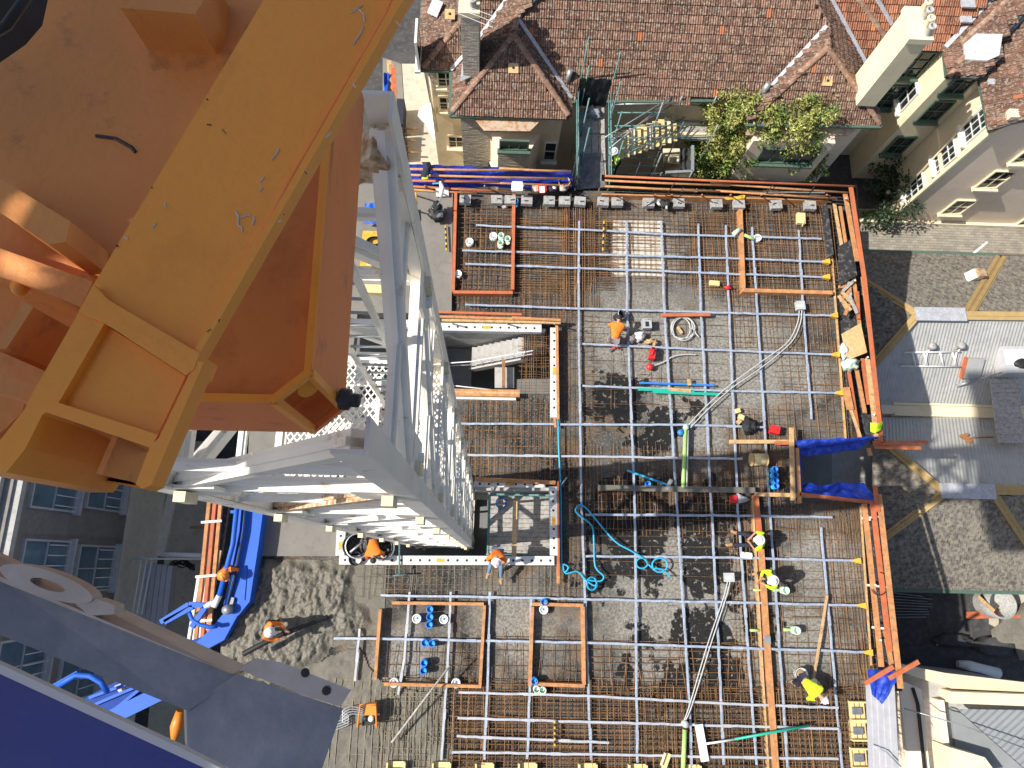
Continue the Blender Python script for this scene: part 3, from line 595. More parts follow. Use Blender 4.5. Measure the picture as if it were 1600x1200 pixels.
ob('drain_channel', G().prism(A([(258, 768), (264, 769), (243, 868), (238, 867)], GZ), GZ+.002, GZ+.03), M['black'], kind='structure')
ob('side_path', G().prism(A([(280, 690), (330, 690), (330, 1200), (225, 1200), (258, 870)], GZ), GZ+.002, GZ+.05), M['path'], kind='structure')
sc = thing('site_hoarding', 'row of pale grey upright hoarding boards with white scaffold tubes beside the grey wall', 'hoarding', P(250, 930, -6))
for k in range(5): ob('board', G().prism(A([(228+k*9, 880+k), (236+k*9, 880+k), (224+k*8.6, 985+k*4), (216+k*8.6, 985+k*4)], -5.2), -5.6+k*.02, -5.2+k*.03), M['pale_trim'], sc)
for k in range(3): ob('tube', G().tube([P(222+k*8, 868+k*2, -4.6), P(207+k*7, 960, -4.6)], .04, 6), M['white_pl'], sc)
ob('cross_tube', G().tube([P(205, 873, -4.4), P(320, 873, -4.4)], .045, 6), M['white_pl'], sc); ob('cross_tube', G().tube([P(255, 866, -4.3), P(315, 868, -4.3)], .09, 6), M['white_pl'], sc)
g = G()
for k in range(10): g.tube([P(262, 885+k, -6)]+[P(268+i*6, 880-6*math.sin(i*.6)+U(-4, 4)+k, -6+U(0, .4)) for i in range(7)], .03, 4)
tag(ob('cable_bundle', g, M['black']), 'tangle of black cables beside the hoarding boards', 'cables')
tag(ob('timber_offcut', G().beam(P(297, 824, -7.5), P(318, 824, -7.5), .12, .06), M['timber_or']), 'short orange timber offcut on the path left of the blue boom', 'timber')

# ------------------------------------------------------------------ tree between house and site
T = thing('garden_tree', 'bushy light green tree with pale stems against the tiled house', 'tree', P(1180, 265, GZ))
base = P(1185, 262, GZ)
g = G(); lf = G(); ly = G()
tips = [(1105, 250, -3.8), (1120, 215, -2.6), (1150, 190, -1.8), (1135, 170, -.6), (1215, 195, -1.6), (1250, 185, -.3), (1190, 180, -.6), (1205, 245, -4), (1230, 255, -4.2), (1150, 255, -4.0), (1180, 215, -2.4), (1265, 250, -3.6), (1118, 262, -4.2), (1240, 205, -1.4), (1100, 230, -3.2), (1135, 235, -3), (1160, 215, -2), (1210, 215, -2.4), (1230, 185, -.8), (1170, 170, -.4), (1130, 195, -1.6), (1200, 262, -4.4), (1250, 235, -3.4), (1112, 268, -4.6), (1275, 178, .2), (1262, 205, -1.0), (1225, 200, -1.2), (1245, 240, -3.2), (1195, 165, -.2), (1200, 198, -1.0), (1180, 188, -1.2), (1160, 230, -2.6), (1172, 205, -1.6)]
for a, b, z in tips:
    t = P(a, b, z); m_ = base.lerp(t, .5)+Vector((U(-.4, .4), U(-.4, .4), .8)); m_.z = min(m_.z, z-.3)
    g.tube([base, base.lerp(m_, .5)+Vector((0, 0, .5)), m_, t], [.13, .10, .07, .025], 6)
ob('trunk', g, M['bark'], T)
def leaves(gr, c, r, n, s, flat=.8):
    for _ in range(n):
        d = Vector((random.gauss(0, 1), random.gauss(0, 1), random.gauss(0, flat))); d = d.normalized()*r*random.random()**.45
        p = Vector(c)+d; a = Vector((U(-1, 1), U(-1, 1), U(-.5, .5))).normalized(); b = a.cross(Vector((U(-1, 1), U(-1, 1), U(-1, 1)))).normalized(); q = s*U(.6, 1.3)
        gr.add([p-a*q, p+b*q*.45, p+a*q, p-b*q*.45], [(0, 1, 2, 3)])
for a, b, z in tips:
    c = P(a, b, z)
    for k in range(13):
        cc = c+Vector((U(-.75, .75), U(-.75, .75), U(-.6, .4)))
        leaves(ly if (z > -2.2 and random.random() < .6) or random.random() < .25 else lf, cc, U(.28, .5), 95, .078)  # higher clusters get more yellow-green leaves
ob('crown', lf, M['leaf'], T, kind='stuff'); ob('yellow_green_leaves', ly, M['leaf_y'], T, kind='stuff')
for k, (a, b, rz_) in enumerate(((1183, 228, .4), (1176, 245, -.6), (1192, 236, .9), (1170, 252, .2))):
    tag(ob('stone_slab', G().box(P(a, b, -5+k*.3), (.5, .95-.1*k, .14), rz_, (.2, .25)), M['render_cream']), 'broken pale slab lying among the tree stems', 'stone slab', 'broken slabs under the tree')
T2 = thing('dark_shrub', 'dark green shrub in the shaded courtyard beside the cream wall', 'shrub', P(1390, 310, GZ))
lf = G(); c = P(1388, 300, GZ+1.3)
for k in range(22): leaves(lf, c+Vector((U(-1.1, 1.1), U(-1.6, 1.6), U(-.9, .9))), .55, 70, .12)
ob('foliage', lf, M['leaf_dark'], T2, kind='stuff'); ob('stem', G().tube([P(1388, 300, GZ), c], .12, 6), M['bark'], T2)
T3 = thing('grass_edge', 'strip of bright low plants along the lane beside the cream wall', 'plants', P(1375, 333, GZ))
lf = G()
for k in range(16): leaves(lf, P(1350+k*4, 334, GZ+.12), .25, 24, .09)
ob('foliage', lf, M['leaf'], T3, kind='stuff')

# ------------------------------------------------------------------ the concrete frame and formwork deck
def rect(x0, y0, x1, y1, z=0): return [(p.x, p.y) for p in L([(x0, y0), (x1, y0), (x1, y1), (x0, y1)], z)]
def poly(pts, z=0): return [(p.x, p.y) for p in L(pts, z)]
BT = -.35
def slabpart(name, pts, z0, z1, m, z=0): return ob(name, G().prism(poly(pts, z), z0, z1), m, kind='structure')
# deck in strips round the stair and hoist openings, and round the notch on the right
slabpart('deck', [(700, 296), (1298, 302), (1311, 500), (905, 500), (700, 500)], BT, 0, M['deck'])
slabpart('deck', [(868, 500.2), (1311, 500.2), (1327, 690), (1240, 690), (1240, 782), (868, 782)], BT, 0, M['deck'])
slabpart('deck', [(868, 782.2), (1345, 784), (1358, 930), (1362, 1040), (1352, 1290), (330, 1290), (345, 1000), (385, 868), (868, 868)], BT, 0, M['deck'])
slabpart('deck', [(660, 615), (867.8, 615), (867.8, 755), (660, 755)], BT, 0, M['deck'])
slabpart('finished_slab', [(560, 290), (708, 297), (706, 492), (520, 492), (400, 492), (420, 290)], BT, .20, M['concrete'])
slabpart('finished_slab', [(400, 492.3), (560, 492.3), (528, 752), (528, 869), (384, 869)], BT, .20, M['concrete'])
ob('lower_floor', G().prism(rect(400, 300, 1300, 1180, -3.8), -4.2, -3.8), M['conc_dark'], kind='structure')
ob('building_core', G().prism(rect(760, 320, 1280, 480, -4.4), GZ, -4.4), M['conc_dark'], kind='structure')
for q in ([(1290, 300), (1335, 300), (1382, 690), (1316, 690)], [(1335, 785), (1378, 785), (1410, 1080), (1360, 1080)]):
    ob('edge_walkway', G().prism(poly(q, -.1), -.18, -.1), M['formply'], kind='structure')
ob('facade', G().prism(poly([(1290, 300), (1303, 305), (1330, 690), (1316, 690)], -.4), GZ, -.4), M['conc_dark'], kind='structure')

# freshly poured concrete, lumpy
def wetz(p):
    a = noise.fractal(Vector((p.x*1.6, p.y*1.6, 1.7)), .7, 2.1, 6); b = noise.fractal(Vector((p.x*4.2+3, p.y*2.6, 8.1)), .6, 2.2, 5)
    r = 1-abs(noise.noise(Vector((p.x*2.2, p.y*3.1, 5))))*2
    c = noise.fractal(Vector((p.x*9, p.y*7, 2.3)), .6, 2.2, 4)
    return .18+.095*a+.07*b+.045*r+.032*c
wpoly = poly([(384, 871), (545, 876), (560, 905), (552, 935), (578, 950), (592, 972), (560, 1000), (520, 1010), (508, 1030), (470, 1050), (440, 1062), (340, 1080), (344, 1000)])
g = G(); xs = [p[0] for p in wpoly]; ys = [p[1] for p in wpoly]; st_ = .035; nx = int((max(xs)-min(xs))/st_); ny = int((max(ys)-min(ys))/st_); idx = {}
def edge_d(x, y):
    d = 9
    for i in range(len(wpoly)):
        a = Vector(wpoly[i]); b = Vector(wpoly[(i+1) % len(wpoly)]); p = Vector((x, y)); t = max(0, min(1, (p-a).dot(b-a)/(b-a).length_squared)); d = min(d, (a+(b-a)*t-p).length)
    return d
vs = []; fs = []
for j in range(ny+1):
    for i in range(nx+1):
        x = min(xs)+i*st_; y = min(ys)+j*st_
        nn = .22*noise.noise(Vector((x*2.4, y*2.4, 3)))
        if inside((x+nn, y+nn), wpoly):
            e = min(1, edge_d(x+nn, y+nn)/.45); e = e*e*(3-2*e); idx[i, j] = len(vs); p = Vector((x, y, 0)); vs.append((x, y, .022+max(.01, wetz(p))*e))
for (i, j) in idx:
    if all(k in idx for k in ((i+1, j), (i, j+1), (i+1, j+1))): fs.append((idx[i, j], idx[i+1, j], idx[i+1, j+1], idx[i, j+1]))
g.add(vs, fs, True); ob('wet_concrete', g, M['wet'], kind='structure')
sp = poly([(470, 1040), (560, 1008), (592, 1060), (640, 1078), (700, 1078), (705, 1240), (480, 1260), (470, 1100)])
x0, x1 = min(p[0] for p in sp), max(p[0] for p in sp); y0, y1 = min(p[1] for p in sp), max(p[1] for p in sp); st_ = .05; nx = int((x1-x0)/st_); ny = int((y1-y0)/st_); idx = {}; vs = []; fs = []
for j in range(ny+1):
    for i in range(nx+1):
        x, y = x0+i*st_, y0+j*st_
        if inside((x+.25*noise.noise(Vector((x*2, y*2, 9))), y+.25*noise.noise(Vector((x*2, y*2, 4)))), sp): idx[i, j] = len(vs); vs.append((x, y, .075+.05*noise.fractal(Vector((x*1.7, y*1.7, 2.2)), .7, 2.1, 5)))
for (i, j) in idx:
    if all(k in idx for k in ((i+1, j), (i, j+1), (i+1, j+1))): fs.append((idx[i, j], idx[i+1, j], idx[i+1, j+1], idx[i, j+1]))
ob('concrete_smear', G().add(vs, fs, True), M['smear'], kind='structure')
slabpart('concrete_smear', [(520, 876), (604, 885), (600, 985), (520, 1012)], .002, .02, M['smear'])
slabpart('concrete_smear', [(958, 345), (1036, 345), (1042, 432), (955, 432)], .002, .02, mat('pale_slurry', (.62, .57, .48), .9, .15, 4, (.30, .27, .22), .7, 8))

# ------------------------------------------------------------------ reinforcement
def rebar(label, pts, sx, sy, m='rebar', z=.05, r=.009, jit=.03, over=.18, skip=.05, fan=0):
    """a mat of bars on two layers; sx = spacing of bars running up the picture, sy = of bars running across"""
    q = poly(pts, z); x0 = min(p[0] for p in q); x1 = max(p[0] for p in q); y0 = min(p[1] for p in q); y1 = max(p[1] for p in q); g = G()
    if sx:
        x = x0+sx*.4
        while x < x1:
            if random.random() > skip:
                a = U(-over, over); b = U(-over, over); f = fan*U(-1, 1)
                g.tube([(x+U(-jit, jit), y0+a, z+.03), (x+U(-jit, jit)*1.2+f*.5, (y0+y1)/2, z+.03+U(0, .012)), (x+U(-jit, jit)+f, y1+b, z+.03)], r, 4)
            x += sx*U(.85, 1.15)
    if sy:
        y = y0+sy*.4
        while y < y1:
            if random.random() > skip:
                g.tube([(x0+U(-over, over), y+U(-jit, jit), z), ((x0+x1)/2, y+U(-jit, jit)*1.2, z+U(-.005, .01)), (x1+U(-over, over), y+U(-jit, jit), z)], r, 4)
            y += sy*U(.75, 1.25)
    for _ in range(int((x1-x0)*(y1-y0)*.9)):          # stray laps and loose bars lying across the mat
        a = Vector((U(x0, x1), U(y0, y1), z+.05)); t = (0 if random.random() < .5 else math.pi/2)+U(-.12, .12); l_ = U(.4, 1.1); d = Vector((math.cos(t), math.sin(t), 0))*l_
        if x0-.2 < a.x+d.x < x1+.2 and y0-.2 < a.y+d.y < y1+.2: g.tube([a, a+d*.5+Vector((U(-.02, .02), U(-.02, .02), 0)), a+d], r, 4)
    o = ob('rebar_mat', g, M[m]); return tag(o, label, 'rebar', 'reinforcement mats on the deck', 'stuff')
R_ = lambda a, b, c, d: [(a, b), (c, b), (c, d), (a, d)]
rebar('rusty bar mat inside the left step frame below the blue guard rail', R_(712, 318, 800, 470), .20, .19, 'rebar_dark')
rebar('second layer of bars inside the left step frame', R_(715, 325, 800, 455), .20, .20, 'rebar', .13, .0105)
rebar('rusty bar mat right of the left step frame', R_(803, 318, 905, 495), .19, .18, 'rebar')
rebar('dense golden bars crossing below the row of grey blocks', R_(800, 345, 960, 450), 0, .10, 'rebar', .11, .0115)
rebar('bundle of golden bars running down beside the first long duct', R_(878, 320, 930, 480), .085, 0, 'rebar', .14, .014, .03)
rebar('bar mat under the row of grey blocks along the top edge', R_(905, 318, 1150, 440), .21, .19, 'rebar')
rebar('close crossing bars over the pale slurry patch', R_(935, 335, 1050, 432), 0, .22, 'rebar', .12, .0105)
rebar('dense bars left of the right step frame', R_(1080, 335, 1158, 460), .11, .13, 'rebar', .12)
rebar('tight rusty bar mat inside the right step frame', R_(1160, 320, 1300, 455), .15, .15, 'rebar')
rebar('upper bars inside the right step frame', R_(1162, 325, 1300, 450), .21, .17, 'rebar', .13)
rebar('bars standing out below the left step frame', R_(712, 455, 905, 500), .17, .3, 'rebar')
rebar('bars running out below the right step frame', R_(1135, 458, 1305, 545), .17, .22, 'rebar')
rebar('open bar grid along the right edge boards', R_(1225, 540, 1318, 690), .30, .26, 'rebar')
rebar('bar mat between stair opening and hoist opening', R_(724, 622, 864, 752), .22, .24, 'rebar', .1, .013)
rebar('dark bars in the band between openings and first duct', R_(872, 495, 912, 950), .16, .32, 'rebar_dark')
rebar('upright bars and ties in the shaft beside the stair', R_(815, 520, 860, 612), .09, .10, 'rebar', -.2)
rebar('bars left of the wet stain near the first duct', R_(908, 480, 935, 700), 0, .20, 'rebar')
rebar('bars in the tower shadow right of the hoist opening', R_(905, 700, 1160, 775), .155, .38, 'rebar')
rebar('bars hanging below the tower shadow band', R_(912, 770, 1180, 832), .15, .34, 'rebar', .09)
rebar('bars beside the notch left of the blue tarps', R_(1140, 640, 1245, 772), .19, .20, 'rebar')
rebar('thick bars below the notch at the right', R_(1200, 778, 1345, 832), .12, .3, 'rebar_dark', .1)
rebar('wide open bar grid right of the long orange boards', R_(1205, 815, 1352, 1060), .40, .34, 'rebar')
rebar('close bars along the lower right edge boards', R_(1312, 800, 1362, 1070), .12, .34, 'rebar')
rebar('bars around the long orange board step', R_(1150, 830, 1195, 1070), .13, .33, 'rebar')
rebar('bars below the lower wet stains', R_(918, 1005, 1180, 1078), .36, .25, 'rebar', .08, .013, .02, .2, .04, .25)
rebar('dusty bar grid between hoist opening and blue step frame', R_(565, 882, 912, 935), .22, .21, 'rebar_dusty')
rebar('bars inside the wide step frame with blue cups', R_(600, 1000, 757, 1070), .28, .5, 'rebar_dark', .06, .012, .02, .2, .04, .15)
rebar('bars inside the narrow step frame', R_(765, 990, 915, 1070), .26, .45, 'rebar_dark', .06, .012, .02, .2, .04, .2)
rebar('cement splashed bar grid in the lower left', R_(520, 1060, 705, 1230), .22, .24, 'rebar_dusty', .06, .014, .03)
rebar('cement splashed upper bars in the lower left', R_(600, 1080, 705, 1230), .17, .17, 'rebar_dusty', .09, .013)
rebar('very dense rusty bar mat along the bottom', R_(705, 1072, 1000, 1235), .13, .12, 'rebar')
rebar('dense rusty bar mat along the bottom beside the long boards', R_(1000, 1080, 1200, 1235), .15, .14, 'rebar')
rebar('dense rusty bar mat in the lower right corner', R_(1205, 1066, 1352, 1235), .15, .13, 'rebar')
rebar('upper layer of bars across the bottom edge', R_(705, 1075, 1345, 1235), .24, .16, 'rebar', .15, .013)
rebar('second fine layer over the lower right bars', R_(1205, 1072, 1350, 1235), .19, .2, 'rebar_dark', .18, .011)
rebar('second fine layer over the middle bottom bars', R_(1000, 1085, 1200, 1235), .2, .19, 'rebar_dark', .18, .011)
rebar('fine bar layer between wet stains in the middle of the deck', R_(915, 830, 1150, 905), 0, .42, 'rebar_dark', .08, .010)
rebar('fine bars across the speckled deck by the worker', R_(912, 490, 1130, 640), .75, .55, 'rebar_dark', .06, .009)
rebar('dark starter bars at the top of the bottom mat', R_(905, 1068, 1210, 1092), .18, .07, 'rebar_dark', .1)

# ------------------------------------------------------------------ ducts
VD = [[(905,345),(904,483),(908,770),(920,1097),(924,1187)], [(979,345),(980,483),(992,797),(995,1097),(996,1192)], [(1033,345),(1038,483),(1058,797),(1077,1097),(1081,1197)],
      [(1091,350),(1095,483),(1112,797),(1127,1097),(1131,1195)], [(1134,352),(1139,483),(1153,797),(1175,1097),(1182,1195)], [(1175,355),(1183,483),(1203,797),(1224,1097),(1230,1200)],
      [(1248,360),(1255,483),(1268,655)], [(1283,824),(1307,1097),(1316,1200)], [(830.5,932),(828,1070),(824,1186)], [(765.5,925),(762,1060),(757,1186)], [(704.5,925),(700,1030),(690,1188)], [(640,925),(632,1030),(622,1085)], [(562,982),(555,1064)]]
VL = ['first long duct right of the hoist opening, running the full height of the deck', 'long duct running down past the red can', 'long duct running down past the grey hose coil', 'long duct crossing the ends of the green strips',
      'long duct running past the spool and the seated worker', 'long duct touching the row of blue tubes by the notch', 'short duct ending above the blue tarps near the right edge', 'duct nearest the lower right edge boards',
      'short duct on the left board of the narrow step frame', 'short duct between the wide and narrow step frames', 'pale duct right of the blue cups', 'pale duct crossing the left of the wide step frame', 'short pale duct stub at the edge of the wet concrete']
HD = [[(744,352),(940,360),(1037,366),(1283,373)], [(722,391),(905,397),(1160,404),(1285,409)], [(727,412),(905,419),(1285,433)], [(727,476),(905,482),(1140,489),(1297,493)], [(910,537),(1095,546),(1300,554)], [(910,603),(1145,611),(1305,614)],
      [(720,662),(1080,664),(1195,668)], [(730,711),(905,713),(1160,717)], [(915,804),(1100,805),(1300,808)], [(915,869),(1130,871),(1332,876)], [(595,930),(910,936),(1340,946)], [(522,997),(910,1004),(1350,1019)], [(716,1082),(915,1087),(1150,1100),(1310,1106)], [(715,1122),(920,1128),(1310,1139)], [(713,1150),(800,1154),(952,1160)], [(706,1175),(1000,1180),(1310,1186)]]
HL = ['topmost crosswise duct below the grey blocks', 'second crosswise duct from the top, through both step frames', 'third crosswise duct from the top, just above the right frame board', 'crosswise duct just below both upper step frames', 'crosswise duct passing under the orange shirted worker', 'crosswise duct beside the green strips',
      'crosswise duct at the foot of the curved grey conduit', 'crosswise duct ending at the tan spool', 'crosswise duct in the tower shadow below the notch', 'crosswise duct passing the sitting lime vested worker', 'crosswise duct along the top of the wide step frame', 'crosswise duct reaching into the wet concrete', 'uppermost of the bottom crosswise ducts, past the bending worker', 'crosswise duct above the striped marker at the bottom', 'shortest crosswise duct at the bottom', 'lowest crosswise duct along the bottom of the deck']
def ribbon(pts, z, w, h, seg=.30, wob=.012):
    """slightly wavy flat tube along a pixel polyline"""
    W_ = L(pts, z); out = []
    for i in range(len(W_)-1):
        n = max(1, int((W_[i+1]-W_[i]).length/seg))
        for k in range(n): out.append(W_[i].lerp(W_[i+1], k/n))
    out.append(W_[-1]); g = G(); vs = []
    for i, p in enumerate(out):
        d = (out[min(i+1, len(out)-1)]-out[max(0, i-1)]).normalized(); a = Vector((-d.y, d.x, 0))*(w/2); q = p+Vector((U(-wob, wob), U(-wob, wob), U(-.006, .006)))
        vs += [q-a*.8+Vector((0, 0, -h/2)), q+a*.8+Vector((0, 0, -h/2)), q+a+Vector((0, 0, 0)), q+a*.75+Vector((0, 0, h/2)), q-a*.75+Vector((0, 0, h/2)), q-a]
    n = 6; m_ = len(out)
    g.add(vs, [(i*n+k, i*n+(k+1) % n, (i+1)*n+(k+1) % n, (i+1)*n+k) for i in range(m_-1) for k in range(n)]+[tuple(range(n-1, -1, -1)), tuple(range((m_-1)*n, m_*n))]); return g
def duct(pts, label, z, m, anchor=None, group='ducts laid over the reinforcement'):
    t = thing('tendon_duct', label, 'duct', P(*pts[0], z), group)
    ob('flat_tube', ribbon(pts, z, .086, .04), M[m], t)
    W_ = L(pts, z); g = []
    for i in range(1, len(W_)):                       # sleeves where lengths join
        c = W_[i-1].lerp(W_[i], .55); d = (W_[i]-W_[i-1]).normalized(); ob('sleeve', G().beam(c-d*.16, c+d*.16, .096, .05), M[m], t)
    if anchor:
        e = W_[-1]; d = (W_[-1]-W_[-2]).normalized(); s = Vector((-d.y, d.x, 0)); k = .62
        a = ob('anchor_block', G().hexa([e-s*.07*k+Vector((0, 0, -.06)), e+s*.07*k+Vector((0, 0, -.06)), e+s*.07*k+Vector((0, 0, .05)), e-s*.07*k+Vector((0, 0, .05))], [e+d*.26-s*.17*k+Vector((0, 0, -.09)), e+d*.26+s*.17*k+Vector((0, 0, -.09)), e+d*.26+s*.17*k+Vector((0, 0, .10)), e+d*.26-s*.17*k+Vector((0, 0, .10))]), M[anchor], t)
    return t
for i, (p, l) in enumerate(zip(VD, VL)): duct(p, l, .20, 'duct_pale' if i >= 10 else 'duct')
for i, (p, l) in enumerate(zip(HD, HL)):
    duct(p, l, .235, 'duct_pale' if i in (7, 12, 13, 14, 15) else 'duct', 'yellow' if i in (1, 2, 3, 4, 5, 9, 10, 11) else None)
# cream anchor brackets
br = [(1338, 1110, 0), (1340, 1141, 0), (1341, 1183, 0), (619, 1204, 1), (690, 1205, 1), (757, 1206, 1), (824, 1206, 1), (918, 1207, 1), (996, 1208, 1), (1080, 1209, 1)]
bl = ['uppermost of the three cream anchor brackets in the lower right corner', 'middle of the three cream anchor brackets in the lower right corner', 'lowest of the three cream anchor brackets in the lower right corner']+['anchor bracket at the bottom edge below the %s' % s for s in ('cement splashed bars', 'pale duct', 'duct between the step frames', 'narrow frame duct', 'first long duct', 'red can duct', 'hose coil duct')]
for (a, b, k), l in zip(br, bl):
    t = thing('anchor_bracket', l, 'bracket', P(a, b, .1), 'anchor brackets at the slab edge'); c = P(a, b, .18)
    w, h = (.55, .62) if k == 0 else (.62, .55)
    ob('base_plate', G().box(c, (w, h, .04)), M['cream'], t)
    for s in (-1, 1):
        if k == 0: ob('cheek', G().box(c+Vector((0, s*(h/2-.03), .10)), (w, .05, .16)), M['cream'], t)
        else: ob('cheek', G().box(c+Vector((s*(w/2-.03), 0, .10)), (.05, h, .16)), M['cream'], t)
    ob('grip', G().box(c+Vector((-.02, 0, .08)), (w*.55, h*.35, .1)), M['steel'], t)

# ------------------------------------------------------------------ step frames of orange boards
def board(g, a, b, z0=.02, z1=.30, w=.10):
    p, q = P(*a, z1), P(*b, z1); h = z1-z0; c = Vector((0, 0, -h/2)); g.beam(p+c, q+c, w, h); return g
def frame(label, segs, m='timber_or', z1=.30, w=.10):
    t = thing('step_frame', label, 'formwork frame', P(*segs[0][0]), 'orange step frames')
    for i, (a, b) in enumerate(segs): ob('board', board(G(), a, b, .02+.001*i, z1+.003*i, w), M[m if not isinstance(m, list) else m[i]], t)
    return t
frame('orange three sided board frame at the top left of the deck', [((712, 300), (708, 456)), ((708, 456), (801, 457)), ((803, 303), (801, 452))], ['timber_red', 'timber_red', 'timber_red'], .34, .12)
frame('orange L shaped board frame in the top right corner of the deck', [((1157, 318), (1162, 450)), ((1160, 453), (1301, 457))], 'timber_or', .34, .15)
frame('wide orange board frame round the blue cups', [((612, 942), (756, 944)), ((757, 946), (750, 1070)), ((594, 952), (586, 1062)), ((600, 1069), (752, 1073))], 'timber_or', .34, .10)
frame('narrow orange board frame right of the wide one', [((832, 944), (912, 946)), ((832, 948), (828, 1072)), ((911, 948), (913, 1070)), ((836, 1069), (914, 1072))], 'timber_or', .34, .11)
lb = thing('long_board_step', 'long line of orange boards dividing the lower deck, with two workers on it', 'formwork', P(1195, 950))
ob('board', board(G(), (1181, 773), (1188, 840), .02, .30, .18), M['timber_red'], lb)
ob('board', board(G(), (1189, 842), (1199, 1000), .02, .304, .19), M['timber_or'], lb)
ob('board', board(G(), (1199, 1001), (1215, 1230), .02, .30, .20), M['timber_or'], lb)
ob('side_board', board(G(), (1176, 775), (1203, 1232), .02, .24, .05), M['timber_tan'], lb)
ob('joint_plate', G().box(P(1199, 1000, .32), (.22, .26, .03)), M['galv'], lb)
for i, (a, b, w, l, m) in enumerate((((935, 762), (1180, 766), .20, 'pale dirty board crossing the tower shadow', 'smear'), ((1180, 772), (1345, 777), .14, 'tan board along the lower side of the notch', 'timber_tan'), ((1140, 690), (1238, 690), .14, 'tan board along the upper side of the notch', 'timber_tan'),
                                  ((1293, 930), (1272, 1060), .07, 'thin rusty plank leaning over bars by the bending worker', 'timber_tan'), ((1092, 1132), (1102, 1190), .26, 'short white plank at the bottom of the deck', 'white_pl'), ((1033, 492), (1110, 491), .13, 'short orange timber above the grey hose coil', 'timber_red'), ((873, 842), (872, 912), .10, 'orange board hanging below the hoist opening corner', 'timber_or'), ((865, 640), (868, 668), .08, 'pale orange stub below the stair opening corner', 'timber_or'), ((805, 782), (803, 875), .16, 'tan plank lying across the hoist cage', 'ply'))):
    tag(ob('plank', board(G(), a, b, .30, .36, w), M[m]), l, 'plank')

# concrete blocks along the top edge
BK = [727, 776, 797, 823, 858, 882, 906, 942, 964, 1013, 1060, 1119, 1154, 1212, 1265]
BN = ['below the chain bag', 'left of the orange frame board', 'against the orange frame board', 'right of the orange frame board', 'below the red box', 'below the round bin', 'left of the netted walkway end', 'below the netted walkway', 'right of the netted walkway end', 'left of the grinder', 'right of the grinder', 'below the yellow cloth', 'at the top of the right frame board', 'inside the right frame, left', 'inside the right frame, above the tan case']
for x, l in zip(BK, BN):
    t = thing('edge_block', 'grey concrete block on the top edge %s' % l, 'concrete block', P(x, 312, .3), 'grey blocks along the top edge'); c = P(x, 313+(x-770)*.018, .36)
    d = (.44, .36, .20); rz = U(-.06, .06)
    ob('body', G().box(c, d, rz), M['block'], t); ob('lifting_slot', G().box(c+Vector((U(-.1, .1), U(-.06, .06), .105)), (.16, .05, .02), U(-.5, .5)), M['formply'], t)

# ------------------------------------------------------------------ white tower crane mast
TX0, TX1, TY0, TY1 = -2.85, -.65, .54, 2.75
TB, TT = -3.78, 21.38
mast = thing('crane_mast', 'tall white steel lattice crane mast with rust streaks rising through the slab opening', 'crane mast', ((TX0+TX1)/2, (TY0+TY1)/2, TB))
LW = .20
cx = {0: TX0+LW/2, 1: TX1-LW/2}; cy = {0: TY0+LW/2, 1: TY1-LW/2}
LEV = [-3.6, -.8, 2.0, 4.8, 7.6, 10.4, 13.2, 16.0, 18.8, 21.2]
for i in (0, 1):
    for j in (0, 1):
        sx, sy = (-1 if i == 0 else 1), (-1 if j == 0 else 1); g = G(); x, y = cx[i], cy[j]
        g.bx(x+sx*(LW/2-.025), x+sx*LW/2, y-LW/2, y+LW/2, TB, TT); g.bx(x-LW/2, x+sx*(LW/2-.026) if sx > 0 else x+LW/2, y+sy*(LW/2-.025), y+sy*LW/2, TB, TT) if sx > 0 else g.bx(x-LW/2+.026, x+LW/2, y+sy*(LW/2-.025), y+sy*LW/2, TB, TT)
        g.bx(x-.06, x+.06, y-.06, y+.06, TB, TT-.9)
        lg = ob('leg', g, M['white'], mast)
        for z in LEV[:-1]:                            # joint lugs and pins
            for dz in (0.0,):
                ob('joint_lug', G().bx(x+sx*.04, x+sx*.14, y-sy*.10, y-sy*.20, z+dz, z+dz+.26), M['cream_lug'], lg)
                if (i, j) != (1, 1): ob('joint_lug', G().bx(x-sx*.08, x-sx*.18, y+sy*.102, y+sy*.19, z+dz, z+dz+.26), M['cream_lug'], lg)
        for z in LEV[:-1]:
            ob('gusset', G().bx(x-sx*.02, x-sx*.44, y+sy*.055, y+sy*.085, z-.30, z+.34), M['white'], lg)
            ob('gusset', G().bx(x+sx*.055, x+sx*.085, y-sy*.02, y-sy*.44, z-.30, z+.34), M['white'], lg)
            ob('bolt_head', G().lathe((x+sx*.085, y-sy*.26, z), [(0, .05), (.05, .05), (.06, .0)], 8, axis=(sx, 0, 0)), M['white'], lg)
def br_(p, q, w=.13, m='white', nm='brace'): return ob(nm, G().beam(p, q, w, w*.7).beam(p, q, w*.35, w*1.1), M[m], mast)
for k in range(len(LEV)-1):
    z0, z1 = LEV[k], LEV[k+1]; zm = (z0+z1)/2
    for face in range(4):
        (ax, ay), (bx_, by) = [((0, 0), (1, 0)), ((1, 0), (1, 1)), ((1, 1), (0, 1)), ((0, 1), (0, 0))][face]
        a = Vector((cx[ax], cy[ay], 0)); b = Vector((cx[bx_], cy[by], 0)); Z = lambda v, z: Vector((v.x, v.y, z))
        br_(Z(a, z0), Z(b, z0), .14, 'white', 'horizontal')
        md = (a+b)/2
        br_(Z(a, z0+.05), Z(b, z1-.05), .15, 'rusty' if (k, face) in ((7, 0), (5, 3)) else 'white')
        br_(Z(b, zm-.02), Z(a, zm+.02), .09)
